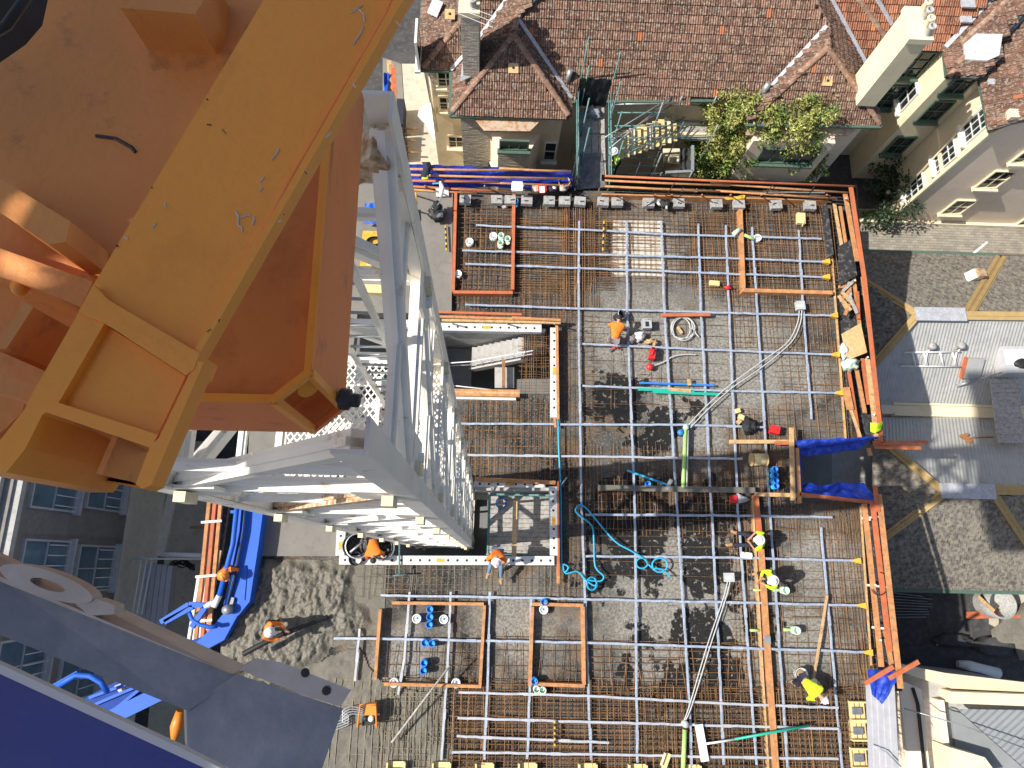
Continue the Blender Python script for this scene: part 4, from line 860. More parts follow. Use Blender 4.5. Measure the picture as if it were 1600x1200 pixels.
# ladder inside, close to the right hand face
lad = ob('ladder_rail', G().bx(-1.02, -.97, 1.92, 1.96, TB, 20.9), M['white'], mast); ob('ladder_rail', G().bx(-1.40, -1.35, 1.92, 1.96, TB, 20.9), M['white'], mast)
gr = G().tube([(-1.37, 1.94, 0), (-1.0, 1.94, 0)], .014, 6); me = None
for k in range(80):
    if me is None:
        o = ob('rung', G().tube([(-1.37, 1.94, TB+.3), (-1.0, 1.94, TB+.3)], .014, 6), M['galv'], mast); me = o
    else:
        c = me.copy(); COL.objects.link(c); c.location = (0, 0, k*.305); 
for z in (-.5, 5.1, 10.7, 16.3):                      # platforms of expanded mesh
    g = G(); x0, x1, y0, y1 = TX0+.25, TX1-.25, TY0+.25, TY1-.25; s = .11
    for d in (1, -1):
        c = -4.0
        while c < 4.0:
            ps_ = []
            for X in np.linspace(x0, x1, 2):
                Y = (y0+y1)/2+d*1.3*(X-(x0+x1)/2)+c; ps_.append((X, Y))
            (xa, ya), (xb, yb) = ps_
            def clip(xa, ya, xb, yb):
                t0, t1 = 0, 1; dy = yb-ya
                for lo, hi, s_ in ((y0, y1, ya),):
                    a_, b_ = (lo-s_)/dy, (hi-s_)/dy
                    if a_ > b_: a_, b_ = b_, a_
                    t0, t1 = max(t0, a_), min(t1, b_)
                return t0, t1
            t0, t1 = clip(xa, ya, xb, yb)
            if t1 > t0: g.beam((xa+(xb-xa)*t0, ya+(yb-ya)*t0, z+.004*d), (xa+(xb-xa)*t1, ya+(yb-ya)*t1, z+.004*d), .018, .008)
            c += s
    ob('platform_mesh', g, M['white'], mast, kind='stuff')
    for y in (y0, (y0+y1)/2, y1): ob('platform_joist', G().bx(TX0+.2, TX1-.2, y-.04, y+.04, z-.09, z-.012), M['white'], mast)
    ob('hatch_frame', G().bx(-1.5, -1.45, 1.5, 2.3, z+.01, z+.07).bx(-1.449, -.9, 1.5, 1.55, z+.01, z+.07), M['white'], mast)
# big raking top struts and a rusted rope sleeve under the slewing ring
ob('top_strut', G().beam((cx[0], cy[1], 19.2), (cx[1], cy[1]-.1, 21.1), .24, .16), M['rusty'], mast)
pass
a, b = P(648, 372, 17.6), P(612, 448, 17.4); g = G(); pts = [a.lerp(b, k/20) for k in range(21)]
g.tube(pts, [.035 if k < 9 else .075 for k in range(21)], 8)
for k in range(20):
    c = a.lerp(b, (k+.5)/20); g.lathe(c, [(.03, -.012), (.045 if k < 9 else .092, 0), (.03, .012)], 8, axis=(b-a))
ob('rope_sleeve', g, M['rusty'], mast)
for i, (q, r) in enumerate(((((420, 801), (436, 772)), 17.2), (((457, 781), (463, 789)), 17.0))):
    pass

# ------------------------------------------------------------------ orange slewing platform, close below the camera
rf = thing('slewing_ring_frame', 'dark orange box frame with open square corner on top of the white mast', 'crane frame', P(480, 600, 21.39))
zt, zb = 22.1, 21.42
def pr(g, pts, z1, z0): return g.prism([(p.x, p.y) for p in L(pts, z1)], z0, z1)
ob('top_plate', pr(G(), [(521, 214), (488, 578), (425, 626), (300, 623), (60, 618), (250, 150)], zt-.03, zt-.06), M['orange_shade'], rf)  # plate coloured darker for the shade under the girder
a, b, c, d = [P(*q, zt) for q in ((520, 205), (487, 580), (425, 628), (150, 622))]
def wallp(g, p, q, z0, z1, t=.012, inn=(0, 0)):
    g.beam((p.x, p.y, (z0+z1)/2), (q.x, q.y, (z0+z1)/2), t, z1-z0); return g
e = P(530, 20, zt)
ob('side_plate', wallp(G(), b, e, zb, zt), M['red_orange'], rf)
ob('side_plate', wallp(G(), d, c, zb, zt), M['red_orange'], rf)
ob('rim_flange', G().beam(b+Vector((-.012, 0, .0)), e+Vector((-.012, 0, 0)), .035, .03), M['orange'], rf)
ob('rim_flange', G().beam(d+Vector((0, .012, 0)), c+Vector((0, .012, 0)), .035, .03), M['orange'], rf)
# open corner box: four edge plates, with a tube inside
mid = (b+c)/2; dv = (b-c); up = Vector((0, 0, 1))
def low(v): return Vector((v.x, v.y, zb))
t = .03
ob('corner_plate', G().beam(b, c, .03, .05), M['orange'], rf); ob('corner_plate', G().beam(low(b), low(c), .03, .05), M['red_orange'], rf)
ob('corner_plate', G().beam(b-dv*.05, low(b)-dv*.05, .03, .04), M['orange'], rf); ob('corner_plate', G().beam(c+dv*.05, low(c)+dv*.05, .03, .04), M['orange'], rf)
nb = Vector((dv.y, -dv.x, 0)).normalized()
if nb.dot(Vector((1, -1, 0))) < 0: nb = -nb
ob('box_floor', G().hexa([low(b), low(c), low(c)-nb*.4, low(b)-nb*.4], [v+up*.02 for v in (low(b), low(c), low(c)-nb*.4, low(b)-nb*.4)]), M['orange_in'], rf)
ob('inner_plate', G().beam(b-nb*.16-up*.34, c-nb*.16-up*.34, .02, .6), M['orange_in'], rf)
ob('inner_tube', G().tube([mid-nb*.02-up*.2+dv*.18, mid-nb*.25-up*.30+dv*.25], .05, 12), M['orange'], rf)
nut = Vector((-.772, P(560, 622, 21.62).y, 21.60)); o = ob('clamp_bolt', G().lathe(nut, [(.0, .10), (.034, .10), (.036, .09), (.036, .055), (.056, .052), (.056, .0)], 6, axis=(1, -.1, 0)), M['bolt'], rf)

PL = thing('slewing_platform', 'big yellow orange crane platform girder with ribs and pockets filling the upper left', 'crane platform', P(150, 350, 22.6))
Z1 = 23.30
ob('flange_plate', pr(G(), [(430, -60), (660, -60), (622, 8), (302, 560), (150, 478), (146, 445), (424, -20)], Z1-.03, Z1-.10), M['orange'], PL)
ob('edge_rib', pr(G(), [(640, -60), (668, -60), (624, 10), (304, 566), (296, 560), (606, 18)], Z1-.006, Z1-.06), M['orange'], PL)
ob('edge_weld', G().tube(L([(640, -60), (604, 22), (450, 290), (318, 540)], Z1-.03), .008, 6), M['red_orange'], PL)
ob('cross_rib', pr(G(), [(146, 444), (168, 468), (312, 552), (302, 578), (290, 586), (165, 506), (122, 488)], Z1, Z1-.12), M['orange'], PL)
ob('inset_panel', pr(G(), [(163, 506), (290, 588), (246, 680), (88, 632)], Z1-.035, Z1-.10), M['orange'], PL)
ob('panel_rib', pr(G(), [(302, 572), (304, 562), (318, 566), (236, 758), (222, 764), (212, 756), (234, 698), (248, 684)], Z1-.002, Z1-.07), M['orange'], PL)
ob('panel_rib', pr(G(), [(88, 628), (247, 679), (236, 700), (72, 644), (66, 640)], Z1-.004, Z1-.07), M['orange'], PL)
q0, q1, q2, q3 = P(70, 640, Z1-.06), P(236, 697, Z1-.06), P(228, 712, Z1-.42), P(92, 654, Z1-.42); tk = Vector((.004, .02, 0))
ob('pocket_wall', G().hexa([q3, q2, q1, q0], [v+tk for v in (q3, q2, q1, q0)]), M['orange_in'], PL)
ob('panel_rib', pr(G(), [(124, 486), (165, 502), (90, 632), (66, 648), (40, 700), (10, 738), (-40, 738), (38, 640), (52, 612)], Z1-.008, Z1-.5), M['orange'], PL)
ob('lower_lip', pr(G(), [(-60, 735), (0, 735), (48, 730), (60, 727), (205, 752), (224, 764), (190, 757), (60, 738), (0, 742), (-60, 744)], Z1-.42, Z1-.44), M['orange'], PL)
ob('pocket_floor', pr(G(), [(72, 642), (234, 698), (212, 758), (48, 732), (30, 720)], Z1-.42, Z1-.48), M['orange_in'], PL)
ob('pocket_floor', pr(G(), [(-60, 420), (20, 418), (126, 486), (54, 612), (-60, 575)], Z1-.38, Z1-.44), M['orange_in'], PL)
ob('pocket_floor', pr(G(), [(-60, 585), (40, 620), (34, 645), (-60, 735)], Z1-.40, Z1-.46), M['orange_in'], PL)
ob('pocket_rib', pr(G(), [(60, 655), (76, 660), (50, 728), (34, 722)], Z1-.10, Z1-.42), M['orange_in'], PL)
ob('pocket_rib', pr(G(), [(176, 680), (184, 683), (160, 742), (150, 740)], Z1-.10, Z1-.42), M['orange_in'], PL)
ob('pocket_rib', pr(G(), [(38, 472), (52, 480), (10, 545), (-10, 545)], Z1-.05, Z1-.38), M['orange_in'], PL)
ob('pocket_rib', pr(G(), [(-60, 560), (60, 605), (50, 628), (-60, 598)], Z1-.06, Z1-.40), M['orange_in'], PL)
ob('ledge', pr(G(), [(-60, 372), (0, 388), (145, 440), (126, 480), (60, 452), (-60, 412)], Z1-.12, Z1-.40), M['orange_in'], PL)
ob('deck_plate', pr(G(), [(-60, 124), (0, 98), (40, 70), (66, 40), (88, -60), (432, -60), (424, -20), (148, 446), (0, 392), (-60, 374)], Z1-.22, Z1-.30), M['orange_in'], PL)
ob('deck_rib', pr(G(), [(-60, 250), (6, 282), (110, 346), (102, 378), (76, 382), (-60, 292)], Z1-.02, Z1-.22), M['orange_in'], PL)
ob('deck_rib', pr(G(), [(205, -60), (188, 12), (304, 22), (320, -2), (324, -60)], Z1-.05, Z1-.22), M['orange_in'], PL)
for k in range(4):
    t_ = (k+U(-.4, .4))/3; q = (418-268*t_+U(-3, 3), -5+440*t_+U(-3, 3)); ob('weld_spot', G().ball(P(*q, Z1-.026), .002+U(0, .004), 6), M['bolt'], PL)
g = G().lathe(P(34, 452, Z1-.16), [(0, .03), (.016, .028), (.022, .012), (.022, 0)], 10); ob('lifting_pin', g, M['orange'], PL)
for k, q in enumerate((((368, 330), (372, 352)), ((376, 340), (392, 336)), ((372, 352), (378, 362)), ((396, 338), (394, 352)), ((424, 250), (436, 232)), ((406, 284), (412, 276)), ((405, 300), (408, 292)), ((548, 20), (566, 8)), ((560, 14), (570, 34)), ((552, 70), (568, 40)))):
    ob('paint_scratch', G().tube([P(*q[0], Z1-.0285), P((q[0][0]+q[1][0])/2+3, (q[0][1]+q[1][1])/2-2, Z1-.0285), P(*q[1], Z1-.0285)], .0022, 4), M['pale_trim'], PL)
for k in range(13):
    t_ = random.random(); q = (636-330*t_+U(-5, 3), 8+548*t_+U(-4, 4)) if k % 3 else (400-240*t_+U(0, 60), 20+400*t_)
    ob('paint_chip', G().tube([P(q[0], q[1], Z1-.0045 if k % 3 else Z1-.0285), P(q[0]+U(-9, 9), q[1]+U(-9, 9), Z1-.0045 if k % 3 else Z1-.0285)], U(.0008, .0022), 4), M['bolt' if k % 2 else 'pale_trim'], PL)
ob('tyre_mark', G().tube([P(150, 212, Z1-.218), P(180, 216, Z1-.218), P(205, 230, Z1-.218), P(212, 238, Z1-.218)], .006, 4), M['bolt'], PL)
dk = thing('winch_drum', 'dark machinery beyond the curved platform edge in the top left corner', 'winch', P(10, 30, 22.4))
ob('drum', G().tube([P(-80, 60, 22.3), P(80, -70, 22.3)], .35, 20), M['bolt'], dk); ob('cable', G().tube([P(-40, 70, 22.68), P(10, 40, 22.72), P(60, -30, 22.7)], .02, 6), M['black'], dk)
ob('drum_bed', pr(G(), [(-120, -120), (200, -120), (200, 90), (-120, 150)], 21.95, 21.9), M['steel'], dk)

# dark strut with lifting eye, and navy panel
ST = thing('steel_strut', 'dark grey steel strut with a round lifting eye crossing the bottom left corner', 'strut', P(250, 1000, 23.0))
Up = [P(-60, 836, 22.9), P(0, 866, 22.9), P(378, 1040, 22.9), P(384, 1040, 22.9)]
Mi = [P(-60, 872, 23.0), P(0, 905, 23.0), P(368, 1052, 23.0), P(376, 1055, 23.0)]
Lo = [P(-60, 968, 23.03), P(0, 992, 23.03), P(289, 1109, 23.02), P(294, 1111, 23.02)]
dn = Vector((-.125, -.035, -.28))*.6
g = G(); vs = Mi+Lo+[v+dn for v in Up]+[v+dn*1.4 for v in Lo]
g.add(vs, [(i, i+1, 5+i, 4+i) for i in range(3)]+[(8+i, 9+i, i+1, i) for i in range(3)]+[(4+i, 5+i, 13+i, 12+i) for i in range(3)]+[(12+i, 13+i, 9+i, 8+i) for i in range(3)]+[(3, 11, 15, 7), (0, 4, 12, 8)])
ob('web', g, M['steel'], ST)
q = L([(291, 1107), (369, 1053), (536, 1107), (486, 1250), (345, 1250), (293, 1172)], 23.01); ob('end_block', G().hexa([v+dn for v in q], q), M['steel'], ST)
g = G(); e = Vector((0, 0, .02))
g.hexa([Up[0]-e, Up[1]-e, Up[2]-e, Mi[2]-e*.2, Mi[1]-e*.2, Mi[0]-e*.2], [v+e for v in (Up[0], Up[1], Up[2], Mi[2], Mi[1], Mi[0])]); ob('edge_flange', g, M['steel_edge'], ST)
g = G(); q = L([(375, 1046), (388, 1036), (402, 1029), (440, 1035), (549, 1078), (532, 1104), (470, 1085)], 23.03); g.hexa([v+dn*.25 for v in q], q); ob('end_plate', g, M['steel_edge'], ST)
for a, b in ((477, 1051), (510, 1079)): ob('plate_hole', G().lathe(P(a, b, 23.032), [(.012, .001), (0, .002)], 10), M['black'], ST)
g = G(); ce = P(72, 912, 23.06); n = 28
ou = [P(72+72*math.cos(2*math.pi*k/n)*1.0+8*math.sin(2*math.pi*k/n), 912+24*math.sin(2*math.pi*k/n)+20*math.cos(2*math.pi*k/n), 23.06) for k in range(n)]
inn = [P(74+27*math.cos(2*math.pi*k/n)+3*math.sin(2*math.pi*k/n), 914+9*math.sin(2*math.pi*k/n)+7*math.cos(2*math.pi*k/n), 23.06) for k in range(n)]
h = Vector((0, 0, -.05)); vs = ou+inn+[v+h for v in ou]+[v+h for v in inn]
g.add(vs, [(k, (k+1) % n, n+(k+1) % n, n+k) for k in range(n)]+[(2*n+k, 2*n+(k+1) % n, (k+1) % n, k) for k in range(n)]+[(n+k, n+(k+1) % n, 3*n+(k+1) % n, 3*n+k) for k in range(n)])
ob('lifting_eye', g, M['steel_edge'], ST)
g = G(); q = L([(118, 944), (150, 935), (180, 946), (178, 960), (140, 962)], 23.05); g.hexa([v+h for v in q], q); ob('eye_gusset', g, M['steel_edge'], ST)
NP = thing('navy_panel', 'flat navy blue panel with pale edge trim in the bottom left corner', 'panel', P(100, 1150, 23.8))
ob('sheet', pr(G(), [(-60, 1024), (0, 1052), (326, 1202), (400, 1240), (-60, 1400)], 23.78, 23.77), M['blue_panel'], NP)
ob('edge_trim', pr(G(), [(-60, 1012), (0, 1038), (290, 1172), (345, 1200), (440, 1248), (400, 1242), (326, 1203), (0, 1053), (-60, 1026)], 23.80, 23.785), M['pale_trim'], NP)

# unseen deck added to shade the platform, with gaps shaped for its sun patches
MH = thing('added_shade_deck', 'added unseen deck that shades the platform from above and left', 'shade deck', (-6, 1.5, 27.6))
DZ = 27.6
def upsun(px, py, z): p = P(px, py, z); return p+to_sun*((DZ-p.z)/to_sun.z)
outer = [Vector((-8.6, -2.6, DZ)), Vector((-3.95, -2.6, DZ)), Vector((-3.95, 5.4, DZ)), Vector((-8.6, 5.4, DZ))]
holes = [[upsun(a, b, Z1-.22) for a, b in ((222, 336), (176, 362), (168, 392), (120, 400), (146, 452), (175, 430))], [upsun(a, b, Z1-.12) for a, b in ((-20, 378), (60, 410), (104, 432), (40, 446), (-20, 424))],
         [upsun(a, b, Z1-.38) for a, b in ((74, 552), (92, 556), (84, 578), (68, 568))]]
from mathutils.geometry import tessellate_polygon
loops = [outer]+holes; vs = [v for l in loops for v in l]; tr_ = tessellate_polygon(loops)
g = G(); n = len(vs); g.add(vs+[v+Vector((0, 0, .03)) for v in vs], [tuple(t) for t in tr_]+[tuple(n+i for i in t) for t in tr_]); ob('shade_sheet', g, M['pale_trim'], MH)
for y in (-2.5, 5.3): ob('shade_deck_beam', G().beam((-8.6, y, DZ+.2), (-3.95, y, DZ+.2), .2, .3), M['orange'], MH)
ob('winch', G().tube([(-7.2, 3.2, DZ+.8), (-5.4, 3.2, DZ+.8)], .6, 16), M['steel'], MH); ob('added_engine_box', G().bx(-8, -6.6, -2, 0, DZ+.04, DZ+1.6), M['blue_panel'], MH)  # added unseen fittings on the shade deck

# ------------------------------------------------------------------ white perforated walers round the openings
def waler(g_holes, a, b, z=.42, w=.30, h=.34, label=''):
    t = thing('steel_waler', label, 'formwork beam', P(*a, z), 'white perforated steel beams round the openings')
    p, q = P(*a, z), P(*b, z); d = (q-p).normalized(); s = Vector((-d.y, d.x, 0)); c = Vector((0, 0, -h/2))
    ob('web', G().beam(p+c+Vector((0, 0, -.02)), q+c+Vector((0, 0, -.02)), w-.06, h-.04), M['white_steel'], t)
    ob('top_flange', G().beam(p+Vector((0, 0, -.012)), q+Vector((0, 0, -.012)), w, .024), M['white_steel'], t)
    n = int((q-p).length/.32)
    for k in range(n):
        ob('hole', G().lathe(p+d*(.2+k*.32)+Vector((0, 0, .002)), [(.045, 0), (0, .001)], 10), M['black'], t)
    c2 = p+d*((q-p).length*.45)
    ob('sticker', G().beam(c2+Vector((0, 0, .003)), c2+d*.28+Vector((0, 0, .003)), .12, .003), M['yellow'], t)
    return t
waler(1, (680, 510), (846, 513), label='white perforated beam along the top of the stair opening')
waler(1, (866, 512), (866, 652), label='white perforated beam down the right of the stair opening')
waler(1, (530, 875), (866, 876), label='white perforated beam under the sitting orange shirted worker')
waler(1, (864, 760), (866, 868), label='white perforated beam right of the hoist cage')
waler(1, (741, 756), (852, 757), .30, .22, label='white perforated beam above the hoist cage')
waler(1, (533, 828), (531, 868), label='short white beam beside the two round drums')
for i, (a, b, w, m, l) in enumerate((((870, 502), (872, 655), .10, 'timber_or', 'orange plank on edge along the right of the stair opening'), ((872, 752), (873, 900), .07, 'timber_red', 'thin red plank along the right of the hoist opening'), ((742, 748), (868, 754), .14, 'timber_or', 'orange plank along the top of the hoist opening'))):
    tag(ob('edge_plank', board(G(), a, b, .30, .45, w), M[m]), l, 'plank')
gs = thing('stair_guard_rail', 'stacked orange timbers on the top edge of the stair opening', 'guard rail', P(770, 495, .4))
for a, b, m, z in (((676, 487), (815, 491), 'timber_red', .75), ((676, 494), (845, 499), 'timber_or', .65), ((690, 500), (876, 504), 'timber_tan', .55), ((800, 496), (876, 500), 'timber_or', .7)): ob('rail', board(G(), a, b, z-.08, z, .09), M[m], gs)
for a in (707, 792, 866): ob('post', G().tube([P(a, 506, .2), P(a, 506, 1.0)], .03, 6), M['galv'], gs)

# stair down through the opening
sw = thing('concrete_stair', 'pale concrete stair with white handrails going down the upper opening', 'stair', P(780, 560, -3.7))
ob('shaft_wall', G().prism(poly([(676, 513), (852, 516), (852, 519), (676, 517)], .0), -3.7, .16), M['conc_grey'], sw)
X0, X1 = P(738, 545, -2).x, P(818, 545, -.4).x; Y1, Y0 = P(760, 518, -.1).y-.15, P(760, 566, -1).y
nst = 9
for k in range(nst):
    x1 = X1-(X1-X0)*k/nst; x0 = X1-(X1-X0)*(k+1)/nst; z = -.25-.175*k
    ob('step', G().bx(x0, x1, Y0, Y1, z-.24, z), M['conc_grey'], sw)
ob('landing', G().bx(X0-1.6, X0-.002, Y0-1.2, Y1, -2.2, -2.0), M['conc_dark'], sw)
ob('stringer', G().beam((X1, Y0-.05, -.35), (X0, Y0-.05, -1.95), .1, .35), M['conc_grey'], sw)
for dz in (.95, .55): ob('handrail', G().tube([(X1+.3, Y0-.02, -.2+dz), (X0, Y0-.02, -1.85+dz), (X0-1.2, Y0-.12, -1.9+dz)], .025, 6), M['white_pl'], sw)
for k in range(6):
    x = X1-(X1-X0)*k/5; z = -.3-1.55*k/5; ob('baluster', G().tube([(x, Y0-.02, z), (x, Y0-.02, z+.95)], .018, 5), M['white_pl'], sw)
for dz in (.9, .45): ob('handrail', G().tube([(X0-1.3, Y0-.9, -2+dz), (X1-.3, Y0-1.1, -2.2+dz)], .025, 6), M['white_pl'], sw)
ob('side_wall', G().bx(X0-2.4, X0-1.7, Y0-1.5, Y1, -3.7, .1), M['conc_grey'], sw)
pk = thing('plank_bundle', 'orange planks laid along the lower edge of the stair opening', 'planks', P(760, 612, .3))
for k in range(3): ob('plank', board(G(), (690+k*8, 609+k*3.5), (812, 611+k*3.5), .2, .34+.02*k, .10), M[('timber_or', 'timber_tan', 'timber_or')[k]], pk)
ob('edge_beam', board(G(), (712, 620), (806, 622), .0, .22, .16), M['white_steel'], pk)
ob('post', board(G(), (787, 562), (787, 604), -.2, -.05, .12), M['rust'], pk)
tag(ob('mesh_grate', G().prism(rect(773, 574, 803, 606, -.4), -.45, -.4), M['conc_grey']), 'pale slab piece at the lower right corner of the stair opening', 'slab')

# hoist cage with timber deck in the lower opening
hc = thing('hoist_cage', 'hoist platform with grey plank deck in a teal steel frame beside the mast', 'hoist cage', P(812, 820, -1.0))
hx0, hx1 = P(763, 820, -.6).x, P(860, 820, -.6).x; hy1, hy0 = P(812, 775, -.6).y, P(812, 868, -.6).y; hz = -.6
nb_ = 13
for k in range(nb_):
    y = hy0+(hy1-hy0)*(k+.5)/nb_; ob('deck_plank', G().box(((hx0+hx1)/2+U(-.01, .01), y, hz-.03+U(-.008, .008)), (hx1-hx0-.08, (hy1-hy0)/nb_-.015, .05)), M['timber_grey'], hc)
for x in (hx0, hx1):
    for z in (hz, hz+.42): ob('side_rail', G().beam((x, hy0, z), (x, hy1, z), .06, .06), M['teal'], hc)
for y in (hy0, hy1):
    for z in (hz+.002, hz+.422): ob('end_rail', G().beam((hx0-.05, y, z), (hx1+.05, y, z), .07, .06), M['teal'], hc)
for x in (hx0, hx1):
    for y in (hy0, hy1): ob('corner_post', G().beam((x, y, hz-1.2), (x, y, hz+.7), .08, .08), M['galv'], hc)
ob('cable_ring', G().tube([P(783+8*math.cos(t), 786+8*math.sin(t), hz+.06) for t in np.linspace(0, 6.3, 16)], .025, 6), M['blue_pl'], hc)
for x0 in (hx0, ): ob('chain', G().tube([(hx0+.1, hy1+.05, hz+.7), (hx0+.05, hy1+.5, .4)], .03, 6), M['galv'], hc)
ob('tie_chain', G().tube([(hx1+.05, hy1, hz+.7), (hx1+.5, hy1+.6, .4)], .03, 6), M['galv'], hc)
ob('hoist_wall', G().prism(poly([(742, 760), (866, 760), (866, 766), (742, 766)], .2), -3.7, .05), M['conc_grey'], kind='structure')
ob('hoist_wall', G().prism(poly([(866, 768), (870, 768), (871, 880), (867, 880)], .05), -3.7, .02), M['conc_grey'], kind='structure')
for (x, y, c_) in ((559, 853, 'conc_dark'), (597, 856, 'conc_dark')):
    t = thing('round_bucket', 'large open round drum %s in the corner of the hoist opening' % ('with a grey stirrer' if x < 570 else 'behind the orange shirted arm'), 'drum', P(x, y, .05), 'drums in the hoist opening')
    ob('shell', G().lathe(P(x, y, .05), [(.32, 0), (.40, .55), (.43, .56), (.43, .50), (.38, .06), (0, .05)], 18), M['formply'], t); ob('bucket_rim', G().lathe(P(x, y, .58), [(.40, 0), (.44, .02), (.44, .05), (.40, .05)], 18), M['galv'], t)
    if x < 570: ob('stirrer', G().tube([P(x-12, y+10, .7), P(x+10, y-8, .55)], .04, 6), M['galv'], t)
tag(ob('paint_pot', G().lathe(P(558, 873, .3), [(.2, 0), (.22, .3), (.24, .31), (.2, .28), (.18, .05), (0, .05)], 16), M['navy']), 'small dark blue pot on the white beam below the round drums', 'pot')
tag(ob('green_pole', G().tube([P(624, 850, .5), P(624, 897, .5), P(612, 899, .45), P(636, 898, .45)], .03, 6), M['teal']), 'thin green rod standing over the lower edge of the hoist opening', 'rod')

# ------------------------------------------------------------------ guard rails, tarpaulins and nets round the deck
def cloth(c00, c10, c11, c01, nu, nv, amp, fr, seed, fold=0):
    c00, c10, c11, c01 = map(Vector, (c00, c10, c11, c01)); n = (c10-c00).cross(c01-c00).normalized()
    def f(u, v):
        p = c00.lerp(c10, u).lerp(c01.lerp(c11, u), v)
        w = amp*(noise.noise(Vector((u*fr, v*fr*.5, seed)))+.5*noise.noise(Vector((u*fr*2.3, v*fr*1.4, seed+4)))+fold*math.sin(v*9+u*3+seed))
        return p+n*w
    return G().sheet(f, nu, nv)
nr = thing('guard_rail', 'orange rail tubes over blue tarpaulin along the top left edge of the deck', 'guard rail', P(760, 275, 0))
for a, b, z, m in (((628, 264), (830, 266), 1.1, 'timber_or'), ((780, 263), (892, 268), 1.12, 'timber_or'), ((630, 273), (885, 279), .85, 'timber_or'), ((632, 282), (780, 284), .6, 'timber_red'), ((690, 282), (893, 290), .55, 'timber_or'), ((640, 291), (808, 300), .3, 'timber_red'), ((640, 296), (745, 302), .25, 'timber_or')):
    ob('rail', G().tube([P(*a, z), P((a[0]+b[0])/2, (a[1]+b[1])/2+.6, z), P(*b, z)], .045, 7), M[m], nr)
for x in (664, 757, 818, 884): ob('post', G().tube([P(x, 292, 0), P(x, 290, 1.2)], .03, 6), M['galv'], nr)
tp = cloth(P(625, 256, 1.0), P(893, 266, 1.0), P(896, 296, .1), P(630, 290, .1), 60, 12, .10, 9, 2.2, .2)
tag(ob('blue_tarp', tp, M['tarp']), 'blue tarpaulin hung along the top left edge rails', 'tarp')
ne = thing('guard_rail', 'orange rail tubes with black edge net along the top right edge of the deck', 'guard rail', P(1140, 285, 0))
for a, b, z, m in (((945, 282), (1140, 290), .85, 'timber_or'), ((1110, 286), (1325, 301), .85, 'timber_or'), ((945, 291), (1125, 299), .55, 'timber_or'), ((1118, 298), (1308, 310), .55, 'timber_or'), ((945, 275), (1335, 291), 1.1, 'timber_red')):
    ob('rail', G().tube([P(*a, z), P((a[0]+b[0])/2, (a[1]+b[1])/2+.5, z), P(*b, z)], .045, 7), M[m], ne)
for x in (960, 1022, 1048, 1095, 1140, 1188, 1220, 1290): ob('post', G().tube([P(x, 306, .0), P(x+2, 304, 1.15)], .03, 6), M['timber_red'], ne)
ob('edge_board', board(G(), (940, 303), (1295, 313), .0, .34, .06), M['timber_or'], ne)
for x in (1040, 1195, 1262): ob('wire_tie', G().tube([P(x, 306, .35), P(x+6, 298, .9), P(x+14, 286, 1.12)], .02, 5), M['black'], ne)
tag(ob('edge_net', cloth(P(940, 272, 1.1), P(1337, 287, 1.15), P(1335, 300, -.9), P(940, 292, -.9), 50, 6, .05, 12, 7.7), M['net']), 'black shade net outside the top right edge of the deck', 'net')
er = thing('guard_rail', 'upper run of orange guard planks down the right edge of the deck', 'guard rail', P(1340, 480, 0))
for a, b, z, m, w in (((1330, 292), (1352, 440), 1.1, 'timber_red', .15), ((1352, 440), (1378, 690), 1.1, 'timber_red', .14), ((1321, 302), (1340, 408), .8, 'timber_or', .16), ((1349, 432), (1366, 560), .8, 'timber_or', .16), ((1356, 560), (1371, 690), .8, 'timber_tan', .16)):
    ob('plank', board(G(), a, b, z-.06, z, w), M[m], er)
for a in ((1318, 312), (1332, 440), (1352, 560), (1362, 650)): ob('post', G().tube([P(*a, -.1), P(a[0]+4, a[1]-2, 1.15)], .035, 6), M['galv'], er)
tag(ob('edge_net', cloth(P(1338, 287, 1.1), P(1382, 692, 1.1), P(1372, 690, -1.2), P(1334, 295, -1.2), 50, 6, .05, 14, 3.3), M['net']), 'black shade net outside the right edge guard planks', 'net')
lp = [((1304, 318), (1318, 398), .30, 'timber_tan', .12, 'tan plank nearest the bars on the upper right walkway'), ((1313, 322), (1322, 380), .36, 'timber_or', .11, 'short orange plank at the top of the right walkway'), ((1334, 430), (1345, 520), .32, 'timber_or', .13, 'orange plank beside the jumble of offcuts'), ((1340, 455), (1342, 498), .45, 'timber_red', .12, 'short red plank against the plywood sheet'),
      ((1298, 372), (1322, 690), .12, 'timber_tan', .07, 'long thin board along the inside of the right walkway'), ((1326, 575), (1344, 690), .30, 'timber_red', .12, 'red plank leaning down from the white bag'), ((1338, 572), (1352, 645), .36, 'timber_or', .14, 'orange plank below the plywood sheet'), ((1348, 560), (1358, 632), .40, 'timber_red', .13, 'bright red plank right of the white bag'), ((1330, 640), (1348, 692), .34, 'timber_tan', .10, 'tan plank end above the upper blue tarp'), ((1322, 605), (1329, 640), .42, 'timber_or', .26, 'wide short orange offcut on the right walkway')]
for a, b, z, m, w, l in lp: tag(ob('loose_plank', board(G(), a, b, z-.05, z, w), M[m]), l, 'plank')
tag(ob('formply_sheet', G().prism(poly([(1310, 385), (1332, 372), (1340, 430), (1312, 445)], .5), .44, .47), M['formply']), 'black plywood sheet lying on the upper right walkway', 'plywood sheet')
tag(ob('formply_strip', G().prism(poly([(1285, 318), (1293, 320), (1303, 398), (1292, 402)], .4), .36, .39), M['formply']), 'narrow black plywood strip against the right step frame', 'plywood strip')
tag(ob('plywood_sheet', G().prism(poly([(1316, 521), (1346, 504), (1356, 550), (1326, 562)], .6), .52, .55), M['ply']), 'raw yellow plywood sheet on the right walkway', 'plywood sheet')
